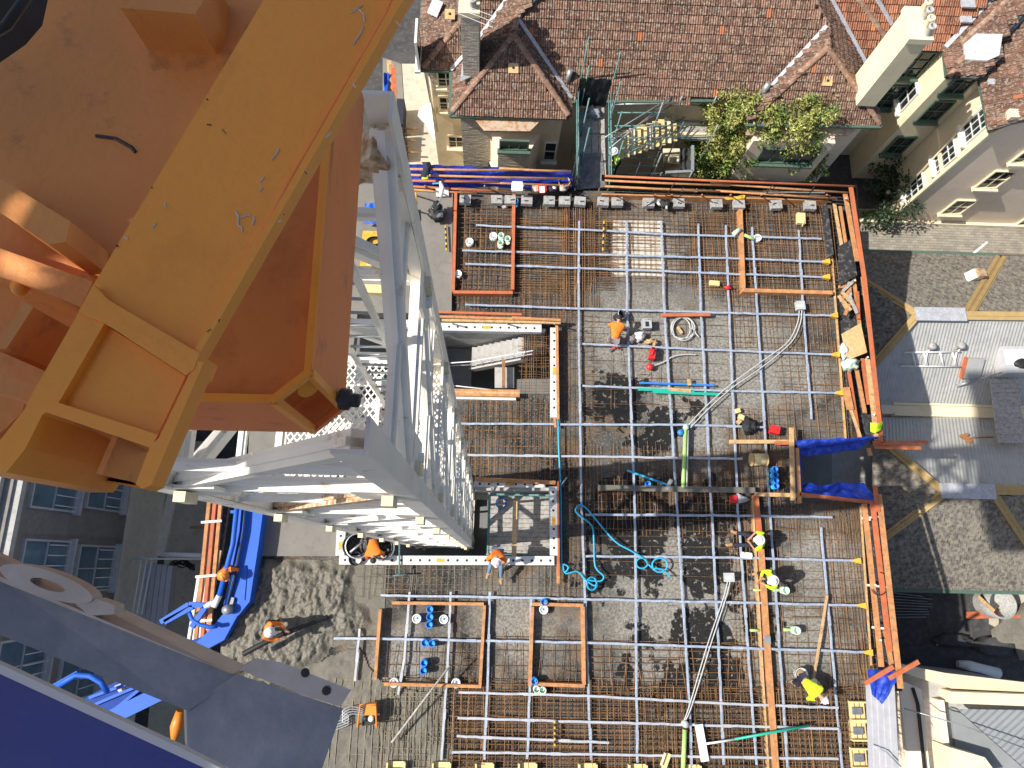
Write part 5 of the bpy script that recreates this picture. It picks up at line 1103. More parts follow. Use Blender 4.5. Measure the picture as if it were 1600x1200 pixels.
for k in range(11):
    c = P(1328+U(-12, 12), 462+U(-20, 22), .2+k*.03); r = U(-1.2, 1.2)
    tag(ob('offcut', G().box(c, (U(.4, .9), .11, .07), r+1.2), M[('timber_tan', 'timber_grey', 'timber_or')[k % 3]]), '%s timber offcut in the jumble above the plywood sheet' % ('tan', 'weathered grey', 'orange')[k % 3], 'timber', 'jumbled %s offcuts on the right walkway' % ('tan', 'grey', 'orange')[k % 3])
sb = ob('rubbish_bag', G().ball(P(1327, 570, .45), .3, 14, (1, .8, .7), .9), M['mint'], label='crumpled white and green plastic bag below the plywood sheet', cat='bag'); tag(ob('paper_scrap', G().ball(P(1318, 548, .5), .22, 10, (.6, 1.2, .4), 1.2), M['white_pl']), 'white crumpled paper beside the plywood sheet', 'paper')
sr = thing('guard_rail', 'lower run of orange guard planks down the right edge below the notch', 'guard rail', P(1375, 920, 0))
for a, b, z, m, w in (((1351, 787), (1378, 1042), .85, 'timber_or', .17), ((1364, 785), (1391, 1018), 1.0, 'timber_red', .17), ((1384, 985), (1395, 1046), .9, 'timber_or', .15), ((1374, 772), (1408, 1076), 1.15, 'timber_or', .17), ((1345, 790), (1362, 1040), .3, 'timber_tan', .05)):
    ob('plank', board(G(), a, b, z-.06, z, w), M[m], sr)
for a, b in (((1346, 810), (1377, 807)), ((1354, 914), (1391, 918)), ((1362, 980), (1402, 984))): ob('cross_tube', G().tube([P(*a, .7), P(*b, .95)], .04, 6), M['white_steel'], sr)
for a in ((1355, 812), (1364, 914), (1372, 1000)): ob('post', G().tube([P(*a, -.1), P(a[0]+4, a[1], 1.2)], .035, 6), M['galv'], sr)
ob('cable_loop', G().tube([P(1374+14*math.cos(t), 912+18*math.sin(t), 1.0) for t in np.linspace(-1.5, 2.6, 14)], .02, 5), M['black'], sr)
for a, b, z, m, l in (((1390, 1060), (1436, 1034), 1.25, 'timber_red', 'orange plank sticking out over the yard at the lower right corner'), ((1352, 1068), (1396, 1042), 1.1, 'timber_red', 'red plank crossing the blue tarp at the lower right corner'), ((1365, 692), (1450, 691), .9, 'timber_red', 'upper of two red planks sticking out beside the notch'), ((1368, 698), (1440, 700), .8, 'timber_red', 'lower of two red planks sticking out beside the notch'), ((1212, 692), (1330, 690), .45, 'timber_red', 'red plank under the upper blue tarp')):
    tag(ob('loose_plank', board(G(), a, b, z-.06, z, .14), M[m]), l, 'plank')
hb = thing('pale_hoarding', 'pale grey metal hoarding sheets leaning out at the lower right corner', 'hoarding', P(1380, 1130, 0))
for k in range(5): ob('sheet', G().hexa([P(1352+k*9, 1062+k*1, .5+.02*k), P(1361.4+k*9, 1062+k, .5+.02*k), P(1368+k*9.6, 1230, .5), P(1358+k*9.6, 1230, .5)], [P(1352+k*9, 1062+k*1, .56+.02*k), P(1361.4+k*9, 1062+k, .53+.02*k), P(1368+k*9.6, 1230, .53), P(1358+k*9.6, 1230, .56)]), M['pale_trim'], hb)
ob('tie_rod', G().tube([P(1362, 1165, .7), P(1385, 1175, .75), P(1408, 1198, .7)], .02, 5), M['galv'], hb)
tag(ob('blue_tarp', cloth(P(1355, 1045, 1.0), P(1408, 1050, 1.0), P(1378, 1100, .65), P(1362, 1085, .65), 16, 12, .08, 6, 5.5), M['tarp']), 'small blue tarp tied over the lower right corner of the rails', 'tarp')
# notch with its two blue tarps and tan timbers
g = cloth(P(1243, 690, .7), P(1384, 680, .9), P(1330, 705, .2), P(1252, 712, .1), 40, 16, .10, 4, 1.1, .55)
tag(ob('blue_tarp', g, M['tarp']), 'folded blue tarp along the upper side of the dark notch', 'tarp')
g = cloth(P(1250, 758, .1), P(1350, 755, .0), P(1372, 784, .6), P(1252, 770, .6), 36, 12, .08, 4, 9.1, .3)
tag(ob('blue_tarp', g, M['tarp']), 'blue tarp sagging along the lower side of the dark notch', 'tarp')
tag(ob('blue_tarp', cloth(P(1240, 710, .4), P(1252, 712, .3), P(1254, 768, .2), P(1242, 768, .3), 6, 14, .05, 4, 6.1, .3), M['tarp']), 'narrow blue tarp strip behind the tan uprights of the notch', 'tarp')
for a, b, z, m, w, l in (((1237, 668), (1240, 782), .75, 'timber_tan', .15, 'left tan upright board on the notch edge'), ((1246, 700), (1250, 786), .70, 'timber_or', .12, 'right tan upright board on the notch edge'), ((1250, 772), (1372, 786), .7, 'timber_red', .12, 'reddish board under the lower blue tarp'), ((1368, 758), (1373, 800), 1.2, 'timber_red', .12, 'short dark red post at the outer corner of the lower blue tarp'), ((1358, 700), (1361, 712), .5, 'timber_or', .12, 'orange board end poking out below the upper blue tarp')):
    tag(ob('notch_board', board(G(), a, b, z-.08, z, w), M[m]), l, 'board')
ob('notch_wall', G().prism(poly([(1238, 690), (1246, 690), (1246, 782), (1238, 782)], -.36), GZ, -.36), M['formply'], kind='structure')

# ------------------------------------------------------------------ netted scaffold bridge and stair to the house
sg = thing('scaffold_bridge', 'black netted scaffold walkway with plank deck joining the deck to the tiled roof', 'scaffold', P(920, 230, -.3))
for k in range(4):
    for j in range(3):
        a0, a1 = 901+k*11, 911+k*11; y0, y1 = 168+j*42, 208+j*42
        ob('deck_plank', G().prism(poly([(a0+j*1.2, y0), (a1+j*1.2, y0), (a1+1+j*1.2, y1), (a0+1+j*1.2, y1)], .02), -.05, .0+U(0, .02)), M['timber_grey'], sg)
ob('ply_cover', G().prism(poly([(903, 240), (941, 238), (946, 292), (900, 296)], .06), .03, .05), mat('dusty_dark_board', (.17, .17, .175), .8, .3, 4, (.30, .30, .30), .7, 5), sg)
nl = [(P(900, 166, 0), P(899, 298, 0), 1.15, 'net_panel'), (P(946, 170, 0), P(950, 298, 0), .4, 'net_panel'), (P(898, 166, 0), P(946, 166, 0), 1.7, 'net_panel')]
for a, b, h, nm in nl: ob(nm, cloth(a, b, b+Vector((0, 0, h)), a+Vector((0, 0, h)), 20, 8, .05, 9, h), M['net'], sg)
for a in ((899, 170), (899, 210), (899, 255), (899, 296), (947, 170), (947, 212), (948, 255), (950, 296)):
    p = P(*a, -2); p.z = -4; ob('standard', G().tube([p, p+Vector((0, 0, 6.4 if a[0] < 920 else 5.6))], .03, 6), M['teal'], sg)
for z in (.5, 1.0):
    for x in (899, 948): ob('guard_tube', G().tube([P(x, 168, 0)+Vector((0, 0, z)), P(x+1, 298, 0)+Vector((0, 0, z))], .028, 6), M['teal'], sg)
ob('crumpled_sheet', G().ball(P(928, 176, .15), .3, 14, (1, .8, .5), 1.3), M['grey_pl'], sg)
ss = thing('scaffold_stair', 'scaffold stair with cream treads going down from the walkway beside the tree', 'scaffold stair', P(1030, 210, -3))
n = 11
for k in range(n):
    z = -.35-.17*k; x0 = 955+k*9.4; y = 232-k*3.1; a, b = P(x0, y+16, z), P(x0+9, y-22, z)
    ob('tread', G().bx(a.x, a.x+.27, a.y-.1, a.y+1.2, z-.04, z), M['cream'] if k % 3 else M['render_cream'], ss)
lz = -2.3; a, b = P(1055, 213, lz), P(1112, 172, lz)
for k in range(6):
    y = a.y+(b.y-a.y)*(k+.5)/6; ob('landing_plank', G().box(((a.x+b.x)/2, y, lz+U(-.01, .01)), (b.x-a.x, (b.y-a.y)/6-.02, .05)), M['timber_grey'] if k % 2 else M['render_cream'], ss)
for dx in (0, 1): ob('landing_beam', G().beam((a.x+dx*(b.x-a.x), a.y, lz-.1), (a.x+dx*(b.x-a.x), b.y, lz-.1), .1, .12), M['galv'], ss)
ob('landing_beam', G().beam((a.x, a.y-.03, lz-.08), (b.x, a.y-.03, lz-.08), .14, .16), M['galv'], ss); ob('landing_beam', G().beam((a.x, b.y+.03, lz-.08), (b.x, b.y+.03, lz-.08), .14, .16), M['galv'], ss)
ob('toe_board', G().bx(b.x+.02, b.x+.1, a.y, b.y, lz, lz+.25), M['flash'], ss)
for (p, q, z0, z1) in (((952, 232), (1072, 135), .6, -.9), ((952, 222), (1060, 158), .2, -1.3), ((945, 215), (1068, 140), .75, -.6), ((958, 240), (1070, 183), -.2, -1.9), ((970, 243), (1080, 195), -.6, -1.8), ((948, 216), (1110, 214), -.3, -1.6), ((960, 197), (1120, 196), .0, -1.2), ((960, 176), (1040, 176), -.2, -.2), ((960, 163), (1060, 161), .2, .2), ((1050, 162), (1115, 166), -1.2, -1.2), ((965, 235), (1035, 235), -2.4, -2.4), ((968, 247), (1035, 246), -2.6, -2.6), ((950, 258), (1036, 260), -2.0, -2.0), ((955, 271), (1034, 271), -1.4, -1.4)):
    ob('guard_tube', G().tube([P(*p, z0), P(*q, z1)], .03, 6), M['teal'] if z0 < .1 else M['galv'], ss)
for q, z1 in (((958, 160), .9), ((960, 215), .5), ((1036, 160), .6), ((1034, 240), -1), ((1066, 150), -.2), ((1120, 150), -.2), ((1122, 195), -.6), ((1068, 190), -.8), ((1082, 268), -1.8), ((1034, 270), -1)):
    p = P(*q, z1); ob('standard', G().tube([Vector((p.x, p.y, -7.5)), p], .032, 6), M['galv'], ss)
ob('lower_landing', G().prism(poly([(1036, 232), (1062, 232), (1062, 256), (1036, 254)], -4), -4.05, -4), M['render_cream'], ss)
for p, q in (((1040, 270), (1082, 268)), ((1082, 228), (1082, 268))): ob('frame_tube', G().beam(P(*p, -1.9), P(*q, -1.9), .12, .12), M['galv'], ss)
ob('black_net', cloth(P(1062, 232, -2), P(1078, 232, -2), P(1078, 266, -2.4), P(1062, 266, -2.4), 10, 10, .15, 5, 1.4), M['net'], ss)

# ------------------------------------------------------------------ blue concrete placing boom
BM = thing('placing_boom', 'bright blue concrete placing boom with rams and curved pipes left of the wet concrete', 'concrete boom', P(370, 860, 0))
BD = .8
def PB(px, py, z): return P(px, py, z-BD)
def seg(name, pts_t, z1, z0, m='boom', lab=None): return ob(name, G().prism(poly(pts_t, z1-BD), z0-BD, z1-BD), M[m], BM, lab)
seg('main_arm', [(384, 720), (414, 718), (412, 790), (404, 850), (390, 940), (372, 962), (352, 955), (364, 850), (376, 780)], 1.55, 1.0)
ob('cover_plate', G().prism(poly([(376, 886), (381, 884), (386, 888), (382, 938), (366, 934), (371, 890)], 1.58-BD), 1.552-BD, 1.58-BD), M['boom'], BM)
ob('ram_tube', G().tube([PB(377, 730, 1.85), PB(364, 850, 1.85), PB(343, 930, 1.8)], .085, 10), M['boom'], BM)
ob('ram_rod', G().tube([PB(343, 930, 1.8), PB(334, 948, 1.75)], .1, 10), M['white_pl'], BM)
for k in range(4): ob('hose', G().tube([PB(383+k*2, 740, 1.7), PB(375+k*2, 830, 1.72+.03*math.sin(k)), PB(361+k*2, 900, 1.72), PB(350+k*2, 945, 1.66)], .022, 5), M['black'] if k % 2 else M['boom'], BM)
for a, b, w in (((405, 810), (413, 812), .2), ((362, 800), (372, 800), .1)): ob('lug', G().beam(PB(*a, 1.3), PB(*b, 1.3), w, .25), M['boom'], BM)
ob('pin', G().lathe(PB(359, 952, 1.5), [(.16, 0), (.16, .3), (0, .3)], 12), M['steel'], BM)
ob('slot_plate', G().prism(poly([(357, 932), (366, 934), (362, 952), (353, 950)], 1.65-BD), 1.56-BD, 1.65-BD), M['steel'], BM)
seg('elbow_arm', [(352, 955), (372, 960), (350, 1000), (322, 1015), (305, 1005), (330, 982)], 1.4, .95)
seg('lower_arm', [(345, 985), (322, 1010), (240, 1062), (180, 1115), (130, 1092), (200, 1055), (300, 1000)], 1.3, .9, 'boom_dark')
for (p, q) in (((140, 1090), (250, 1050)), ((150, 1100), (262, 1052)), ((180, 1108), (300, 1012))): ob('arm_rib', G().beam(PB(*p, 1.36), PB(*q, 1.36), .09, .12), M['boom'], BM)
ob('arm_slot', G().prism(poly([(178, 1072), (226, 1052), (230, 1060), (186, 1082)], 1.31-BD), 1.302-BD, 1.312-BD), M['steel'], BM)
seg('lower_arm_tip', [(240, 1075), (262, 1090), (190, 1125), (160, 1115)], 1.5, 1.2)
for p, q in (((252, 972), (296, 944)), ((296, 944), (322, 946)), ((322, 948), (300, 980)), ((258, 972), (302, 948))): ob('link_bar', G().beam(PB(*p, 1.7), PB(*q, 1.7), .16, .16), M['boom'], BM)
ob('curved_pipe', G().tube([PB(296, 957, 1.75), PB(300, 968, 1.75), PB(312, 976, 1.75), PB(328, 980, 1.7), PB(340, 978, 1.65)], .07, 10), M['boom'], BM)
ob('curved_pipe', G().tube([PB(84, 1075, 1.8), PB(118, 1055, 1.8), PB(140, 1056, 1.8), PB(158, 1066, 1.8), PB(168, 1082, 1.7)], .09, 10), M['boom'], BM)
ob('link_bar', G().beam(PB(60, 1088, 1.6), PB(124, 1052, 1.6), .2, .2), M['boom'], BM)
ob('end_pipe', G().tube([PB(320, 948, 1.7), PB(340, 938, 1.72)], .1, 10), M['pale_trim'], BM)
bk_ = thing('boom_planks', 'bundle of three long red brown timbers left of the blue boom', 'timbers', P(325, 880, -.2))
for k, m in enumerate(('timber_or', 'timber_red', 'timber_or')):
    ob('timber', board(G(), (327+k*9, 775), (304+k*10, 1010), .0+.02*k, .12+.02*k, .12), M[m], bk_)
ob('timber', board(G(), (344, 860), (322, 985), .0, .10, .08), M['timber_tan'], bk_)
for y in (815, 900, 970): ob('clamp', G().box(P(332-(y-800)*.1, y, .18), (.7, .08, .06), .1), M['white_pl'], bk_)
ob('edge_strip', G().prism(poly([(346, 770), (360, 770), (345, 868), (338, 868)], -.2), -.4, -.2), M['formply'], kind='structure')
for k in range(3): tag(ob('white_batten', board(G(), (310+k*7, 900), (294+k*8, 1000), -.6, -.5, .09), M['white_pl']), 'white batten, %s of the row left of the red brown timbers' % ('leftmost', 'middle one', 'rightmost')[k], 'batten', 'white battens left of the timbers')
tag(ob('debris', G().ball(P(180, 1148, -4), .35, 8, (1.5, .8, .5), 1.0).ball(P(184, 1140, -3.8), .2, 8, (1, 1, .5), 1), M['rust'], kind='stuff'), 'brown rubble below the dark strut', 'rubble')
tag(ob('red_cone_bag', G().tube([P(282, 1110, -.5), P(276, 1135, -.6), P(270, 1165, -.7)], [.14, .22, .05], 8), M['orange_pl']), 'orange rolled fabric below the dark strut', 'fabric roll')

# ------------------------------------------------------------------ small things lying on the deck
def item(name, label, cat, parts, group=None):
    """parts: list of (part name, G, material); one part -> a single mesh"""
    if len(parts) == 1: return tag(ob(name, parts[0][1], M[parts[0][2]]), label, cat, group)
    a = np.array([v for p in parts for v in p[1].v]); c = Vector(((a[:,0].min()+a[:,0].max())/2, (a[:,1].min()+a[:,1].max())/2, a[:,2].min()))
    t = thing(name, label, cat, c, group)
    for n, g, m in parts: ob(n, g, M[m], t)
    return t
def curve(pts, z, n=8):
    """smooth path through pixel points"""
    W_ = [P(p[0], p[1], p[2] if len(p) > 2 else z) for p in pts]; out = []
    for i in range(len(W_)-1):
        p0, p1, p2, p3 = W_[max(0, i-1)], W_[i], W_[i+1], W_[min(len(W_)-1, i+2)]
        for k in range(n):
            t = k/n; out.append(.5*((2*p1)+(p2-p0)*t+(2*p0-5*p1+4*p2-p3)*t*t+(3*p1-p0-3*p2+p3)*t**3))
    out.append(W_[-1]); return out
def ring(cx_, cy_, rx, ry, turns, n=18, ph=0): return [(cx_+rx*(1-.04*i/n)*math.cos(ph+2*math.pi*i/n), cy_+ry*math.sin(ph+2*math.pi*i/n)) for i in range(int(turns*n)+1)]
def cup(px, py, z, r, h, n=14, hollow=True):
    c = P(px, py, z)
    return G().lathe(c, [(r, 0), (r, h), (r*.78, h), (r*.75, h*.35), (0, h*.35)] if hollow else [(r, 0), (r, h*.9), (r*.9, h), (0, h)], n)
ZD = .16
item('bucket', 'navy bucket lying open beside the orange shirted worker', 'bucket', [('shell', G().lathe(P(962, 497, ZD+.05), [(0, 0), (.13, 0), (.17, .36), (.155, .36), (.12, .04), (0, .04)], 16, axis=(.4, .1, .7)), 'navy'), ('bucket_rim', G().lathe(P(962, 497, ZD+.05), [(.17, .34), (.185, .35), (.185, .375), (.165, .375)], 16, axis=(.4, .1, .7)), 'grey_pl')])
c = P(1010, 507, ZD+.14)
item('grey_tool_box', 'grey plastic box with a dark slot beside the worker', 'box', [('body', G().box(c, (.34, .38, .28), .05), 'grey_pl'), ('slot', G().box(c+Vector((0, -.03, .142)), (.14, .2, .006), .05), 'black'), ('handle', G().tube([c+Vector((-.1, .14, .14)), c+Vector((-.08, .14, .2)), c+Vector((.08, .14, .2)), c+Vector((.1, .14, .14))], .015, 6), 'grey_pl')])
item('plastic_bag', 'crumpled white plastic bag right of the worker', 'bag', [('bag', G().ball(P(1000, 525, ZD+.1), .2, 14, (1, .9, .7), 1.1), 'white_pl')])
item('cloth_bundle', 'grey cloth bundle between the worker and the white bag', 'cloth', [('cloth', G().ball(P(988, 528, ZD+.08), .22, 12, (1, .7, .5), 1.0), 'greycloth')])
item('work_gloves', 'tan work gloves below the grey plastic box', 'gloves', [('glove', G().ball(P(1015, 533, ZD+.06), .15, 10, (1.2, .7, .5), 1.2), 'timber_tan'), ('glove', G().ball(P(1023, 536, ZD+.06), .12, 10, (.7, 1, .5), 1.2), 'boot')])
item('red_pliers', 'small red handled tool below the worker', 'tool', [('handle', G().tube([P(955, 545, ZD), P(962, 541, ZD+.02), P(968, 546, ZD)], .03, 6), 'red_pl'), ('jaw', G().box(P(953, 547, ZD), (.12, .06, .05), .6), 'steel')])
c = P(1018, 553, ZD+.16)
item('fuel_can', 'red fuel can tilted on the speckled deck', 'fuel can', [('body', G().prism([(c.x-.13, c.y-.2), (c.x+.09, c.y-.22), (c.x+.15, c.y+.2), (c.x-.02, c.y+.24)], ZD, ZD+.30), 'red_pl'), ('handle', G().tube([c+Vector((-.06, -.1, .14)), c+Vector((-.04, -.08, .22)), c+Vector((.05, .1, .22)), c+Vector((.06, .14, .14))], .022, 6), 'red_pl'), ('spout', G().lathe(c+Vector((.02, .17, .14)), [(.04, 0), (.04, .07), (0, .07)], 10), 'black')])
item('red_vibrator', 'small red motor with a long grey hose below the fuel can', 'vibrator', [('motor', G().ball(P(1015, 573, ZD+.08), .13, 12, (1, 1.1, .8), .2), 'red_pl'), ('hose', G().tube(curve([(1020, 572), (1038, 565), (1052, 557), (1070, 554), (1088, 554)], ZD), .025, 6), 'conduit')])
item('hose_coil', 'grey hose coiled flat on the deck below an orange timber', 'hose', [('coil', G().tube(curve(ring(1067, 512, 19, 17, 1.0)+ring(1064, 513, 15, 17, 1.0)+ring(1068, 514, 17, 18, .9)+[(1082, 510), (1088, 522), (1092, 526)], ZD, 3), .022, 6), 'conduit'), ('end_piece', G().box(P(1062, 516, ZD), (.1, .3, .06), .6), 'timber_tan')])
item('green_strip', 'green plastic strips bundled with a tan wrap beside a blue strip', 'strips', [('strip', board(G(), (997, 608), (1085, 611), .22, .27, .10), 'green_pl'), ('strip', board(G(), (1020, 612), (1124, 616), .24, .29, .10), 'green_pl'), ('wrap', board(G(), (1046, 608), (1080, 611), .26, .31, .13), 'timber_tan')])
item('blue_strip', 'blue plastic strip above the green strips', 'strip', [('strip', board(G(), (1000, 598), (1116, 602), .24, .29, .07), 'blue_pl'), ('tag', board(G(), (1076, 592), (1078, 602), .28, .33, .12), 'timber_tan')])
item('conduit_run', 'pair of grey conduits curving from a pale box down to the lime pipe', 'conduit', [('conduit', G().tube(curve([(1249, 482), (1246, 505), (1230, 535), (1190, 565), (1140, 602), (1100, 638), (1076, 664)], .30), .021, 7), 'conduit'), ('conduit', G().tube(curve([(1253, 484), (1250, 507), (1236, 535), (1194, 571), (1144, 606), (1105, 641), (1079, 668)], .31), .021, 7), 'conduit'), ('junction_box', G().box(P(1250, 478, .36), (.32, .34, .2), .05), 'pale_trim'), ('cover', G().box(P(1250, 478, .465), (.28, .10, .02), .05), 'mint')])
item('conduit_run', 'pair of grey conduits from a pale box straight down the lower deck', 'conduit', [('conduit', G().tube(curve([(1137, 908), (1130, 935), (1104, 1012), (1078, 1100), (1068, 1128)], .30), .02, 7), 'conduit'), ('conduit', G().tube(curve([(1141, 908), (1134, 935), (1109, 1012), (1082, 1100), (1070, 1128)], .31), .02, 7), 'conduit'), ('junction_box', G().box(P(1139, 902, .36), (.32, .30, .2), .02), 'pale_trim'), ('cover', G().box(P(1139, 902, .465), (.28, .08, .02), .02), 'mint')])
item('lime_pipe', 'lime green pipe standing below the curved grey conduits', 'pipe', [('tube', G().tube([P(1071, 670, .32), P(1069, 720, .32), P(1067, 762, .32)], .07, 8), 'lime'), ('collar', G().lathe(P(1071, 668, .25), [(.1, 0), (.1, .14), (0, .14)], 10), 'mint'), ('blue_cap', G().lathe(P(1063, 676, .26), [(.11, 0), (.11, .12), (0, .13)], 12), 'blue_pl'), ('grey_tube', G().tube([P(1075, 672, .3), P(1073, 760, .3)], .035, 7), 'conduit')])
item('lime_pipe', 'lime green pipe at the bottom edge below the straight conduits', 'pipe', [('tube', G().tube([P(1070, 1140, .32), P(1067, 1210, .32)], .075, 8), 'lime'), ('collar', G().lathe(P(1069, 1130, .25), [(.11, 0), (.11, .2), (0, .2)], 10), 'conduit')])
item('sky_pole', 'sky blue pole with a metal fitting lying in the tower shadow', 'pole', [('pole', G().tube([P(980, 735, .30), P(1042, 757, .30)], .04, 7), 'sky_rope'), ('fitting', G().box(P(1045, 757, .32), (.12, .4, .1), -.5), 'galv')])
item('blue_cup', 'single blue pipe cap right of the sky blue pole', 'pipe cap', [('cap', cup(1011, 757, .12, .11, .2), 'blue_pl')])
item('timber_spool', 'tan drum shaped spool beside the notch', 'spool', [('drum', G().tube([P(1174, 718, .40), P(1197, 718, .40)], .22, 18), 'cream'), ('flange', G().tube([P(1173.2, 718, .40), P(1175, 718, .40)], .24, 18), 'timber_tan'), ('flange', G().tube([P(1196, 718, .40), P(1198, 718, .40)], .24, 18), 'timber_tan')])
for k in range(4): item('blue_tube', '%s of the four blue pipe stubs in a row beside the notch' % ('uppermost', 'second from the top', 'third from the top', 'lowest')[k], 'pipe cap', [('stub', cup(1206+k*.5, 735+k*8.6, .1, .11, .34), 'blue_pl'), ('lid', G().lathe(P(1206+k*.5, 735+k*8.6, .345), [(.085, 0), (0, .012)], 12), 'sky_rope')], 'four blue pipe stubs in a row')
item('rubbish_sack', 'dark grey plastic sack right of a wood offcut', 'sack', [('sack', G().ball(P(1171, 666, ZD+.16), .27, 16, (1, .95, .7), .9), 'net')])
item('wood_offcut', 'three pale wood offcuts left of the dark sack', 'wood', [('offcut', G().box(P(1152, 642, .2), (.2, .16, .12), .3), 'cream'), ('offcut', G().box(P(1158, 652, .2), (.22, .18, .12), -.4), 'cream'), ('offcut', G().box(P(1154, 659, .2), (.18, .15, .12), .8), 'timber_tan')])
item('red_can', 'red can on the bars above the notch', 'can', [('body', G().box(P(1210, 672, .34), (.32, .28, .26), -.25), 'red_pl'), ('handle', G().box(P(1210, 671, .49), (.2, .06, .05), -.25), 'red_pl')])
item('red_crate', 'red box with grey plastic at the upper end of the long board step', 'box', [('box', G().box(P(1146, 780, .28), (.2, .28, .2), .1), 'red_pl'), ('plastic_wrap', G().ball(P(1158, 780, .24), .2, 10, (1.3, .7, .5), 1.0), 'grey_pl')])
item('blue_hose', 'sky blue hose coiled and looped over the bars beside the hoist', 'hose', [('hose', G().tube(curve([(872, 655), (873, 700), (876, 760), (877, 850), (878, 885), (884, 893), (888, 886), (880, 882), (884, 896), (902, 893), (915, 906), (928, 915)]+ring(925, 912, 8, 10, 2.6, 12)+[(938, 908), (943, 900), (930, 885), (928, 850), (925, 822), (906, 806), (899, 797), (906, 789), (916, 794), (928, 808), (960, 845), (985, 860), (1005, 872)]+ring(1003, 880, 9, 8, 1.0, 10)+ring(1031, 883, 12, 11, 1.0, 12, 2.6)+[(1035, 890), (1048, 902)], .30, 4), .03, 6), 'sky_rope')])
item('long_pole', 'long pale timber pole leaning across the lower left bars', 'pole', [('pole', G().tube([P(612, 1160, .35), P(703, 1040, .9)], .035, 7), 'timber_grey')])
item('green_pole', 'thin pole, white then green, across the bottom right bars', 'pole', [('white_half', G().tube([P(1098, 1163, .4), P(1150, 1155, .42)], .035, 7), 'white_pl'), ('green_half', G().tube([P(1148, 1155, .42), P(1264, 1134, .48)], .042, 7), 'green_pl')])
# blue cups, white caps and mint stubs set out as pipe penetrations
i = 0
for px, py, n, l in ((673, 951, 0, 'uppermost blue pipe stub of the column in the wide step frame'), (673, 963, 0, 'second blue pipe stub of the column in the wide step frame'), (672, 975, 0, 'third blue pipe stub of the column in the wide step frame'), (665, 1003, 0, 'left of a pair of blue pipe stubs in the wide step frame'), (676, 1004, 0, 'right of a pair of blue pipe stubs in the wide step frame'), (664, 1034, 0, 'upper of the lowest two blue pipe stubs in the wide frame'), (663, 1046, 0, 'lower of the lowest two blue pipe stubs in the wide frame'), (849, 940, 0, 'blue pipe stub at the top of the narrow step frame'), (834, 1062, 0, 'blue pipe stub in the lower left corner of the narrow step frame'), (838, 1075, 1, 'left mint pipe stub below the narrow step frame'), (847, 1076, 1, 'right mint pipe stub below the narrow step frame'), (783, 374, 1, 'upper mint pipe stub inside the left step frame'), (782, 385, 1, 'lower mint pipe stub inside the left step frame'), (793, 379, 1, 'right mint pipe stub inside the left step frame'), (805, 321, 0, 'blue pipe stub against the top of the left step frame')):
    item('pipe_stub', l, 'pipe', [('tube', cup(px, py, .03, .12, .38), 'blue_pl' if n == 0 else 'mint'), ('lid', G().lathe(P(px, py, .3), [(.09, 0), (0, .01)], 12), 'sky_rope' if n == 0 else 'mint')], 'coloured pipe stubs')
for px, py, l in ((652, 966, 'left of the blue column in the wide step frame'), (694, 967, 'right of the blue column in the wide step frame'), (617, 1065, 'at the lower left of the wide step frame'), (713, 1066, 'at the lower right of the wide step frame'), (849, 952, 'at the top of the narrow step frame'), (771, 372, 'left of the mint stubs'), (734, 381, 'left inside the left step frame'), (788, 321, 'at the top of the left step frame'), (716, 431, 'at the lower left of the left step frame'), (1181, 375, 'inside the right step frame')):
    item('drain_cap', 'white round drain cap %s' % l, 'drain cap', [('ring', G().lathe(P(px, py, .04), [(.15, 0), (.155, .22), (.13, .23), (.12, .19), (0, .19)], 16), 'white_pl'), ('hub', G().lathe(P(px, py, .235), [(.04, 0), (.035, .015), (0, .015)], 8), 'blue_pl'), ('spoke', G().box(P(px, py, .236), (.22, .025, .008), .5), 'pale_trim'), ('spoke', G().box(P(px, py, .24), (.22, .025, .008), 2.07), 'pale_trim')], 'white round drain caps')
c = P(578, 1113, .35)
item('vibrator_motor', 'orange framed vibrator motor standing on the splashed bars', 'motor', [('cage_tube', G().tube([c+Vector(v) for v in ((-.3, -.35, 0), (-.3, -.35, .4), (-.25, .3, .45), (.25, .3, .45), (.3, -.35, .4), (.3, -.35, 0), (-.3, -.35, 0))], .03, 7), 'orange_pl'), ('motor_block', G().box(c+Vector((.05, .1, .15)), (.36, .42, .3), .1), 'orange_pl'), ('gauge', G().lathe(c+Vector((-.08, -.12, .30)), [(.09, 0), (.09, .08), (0, .08)], 12), 'black'), ('gauge', G().lathe(c+Vector((.1, -.12, .30)), [(.09, 0), (.09, .08), (0, .08)], 12), 'white_pl'), ('tank', G().box(c+Vector((0, -.25, .12)), (.4, .18, .24), .1), 'black')])
g = G()
for k in range(4): g.tube(curve([(568, 1108+k*3), (548, 1104+k*4), (535, 1112+k*5), (545, 1120+k*4), (520, 1130+k*4)], .25), .02, 5)
tag(ob('vibrator_hose', g, M['galv']), 'grey vibrator hoses looping left of the orange motor', 'hose')
for (x0, y0, x1, y1, l) in ((944, 345, 942, 392, 'yellow and black striped marker among the golden bars'), (867, 1126, 867, 1166, 'yellow and black striped marker in the bottom bars'), (696, 352, 698, 392, 'yellow and black rope hanging beside the chain bag')):
    t = thing('striped_marker', l, 'marker', P(x0, y0, .3), None); n = 9; a, b = P(x0, y0, .34), P(x1, y1, .34)
    for k in range(n): ob('band', G().tube([a.lerp(b, k/n), a.lerp(b, (k+.98)/n)], .035, 6), M['yellow'] if k % 2 == 0 else M['black'], t)
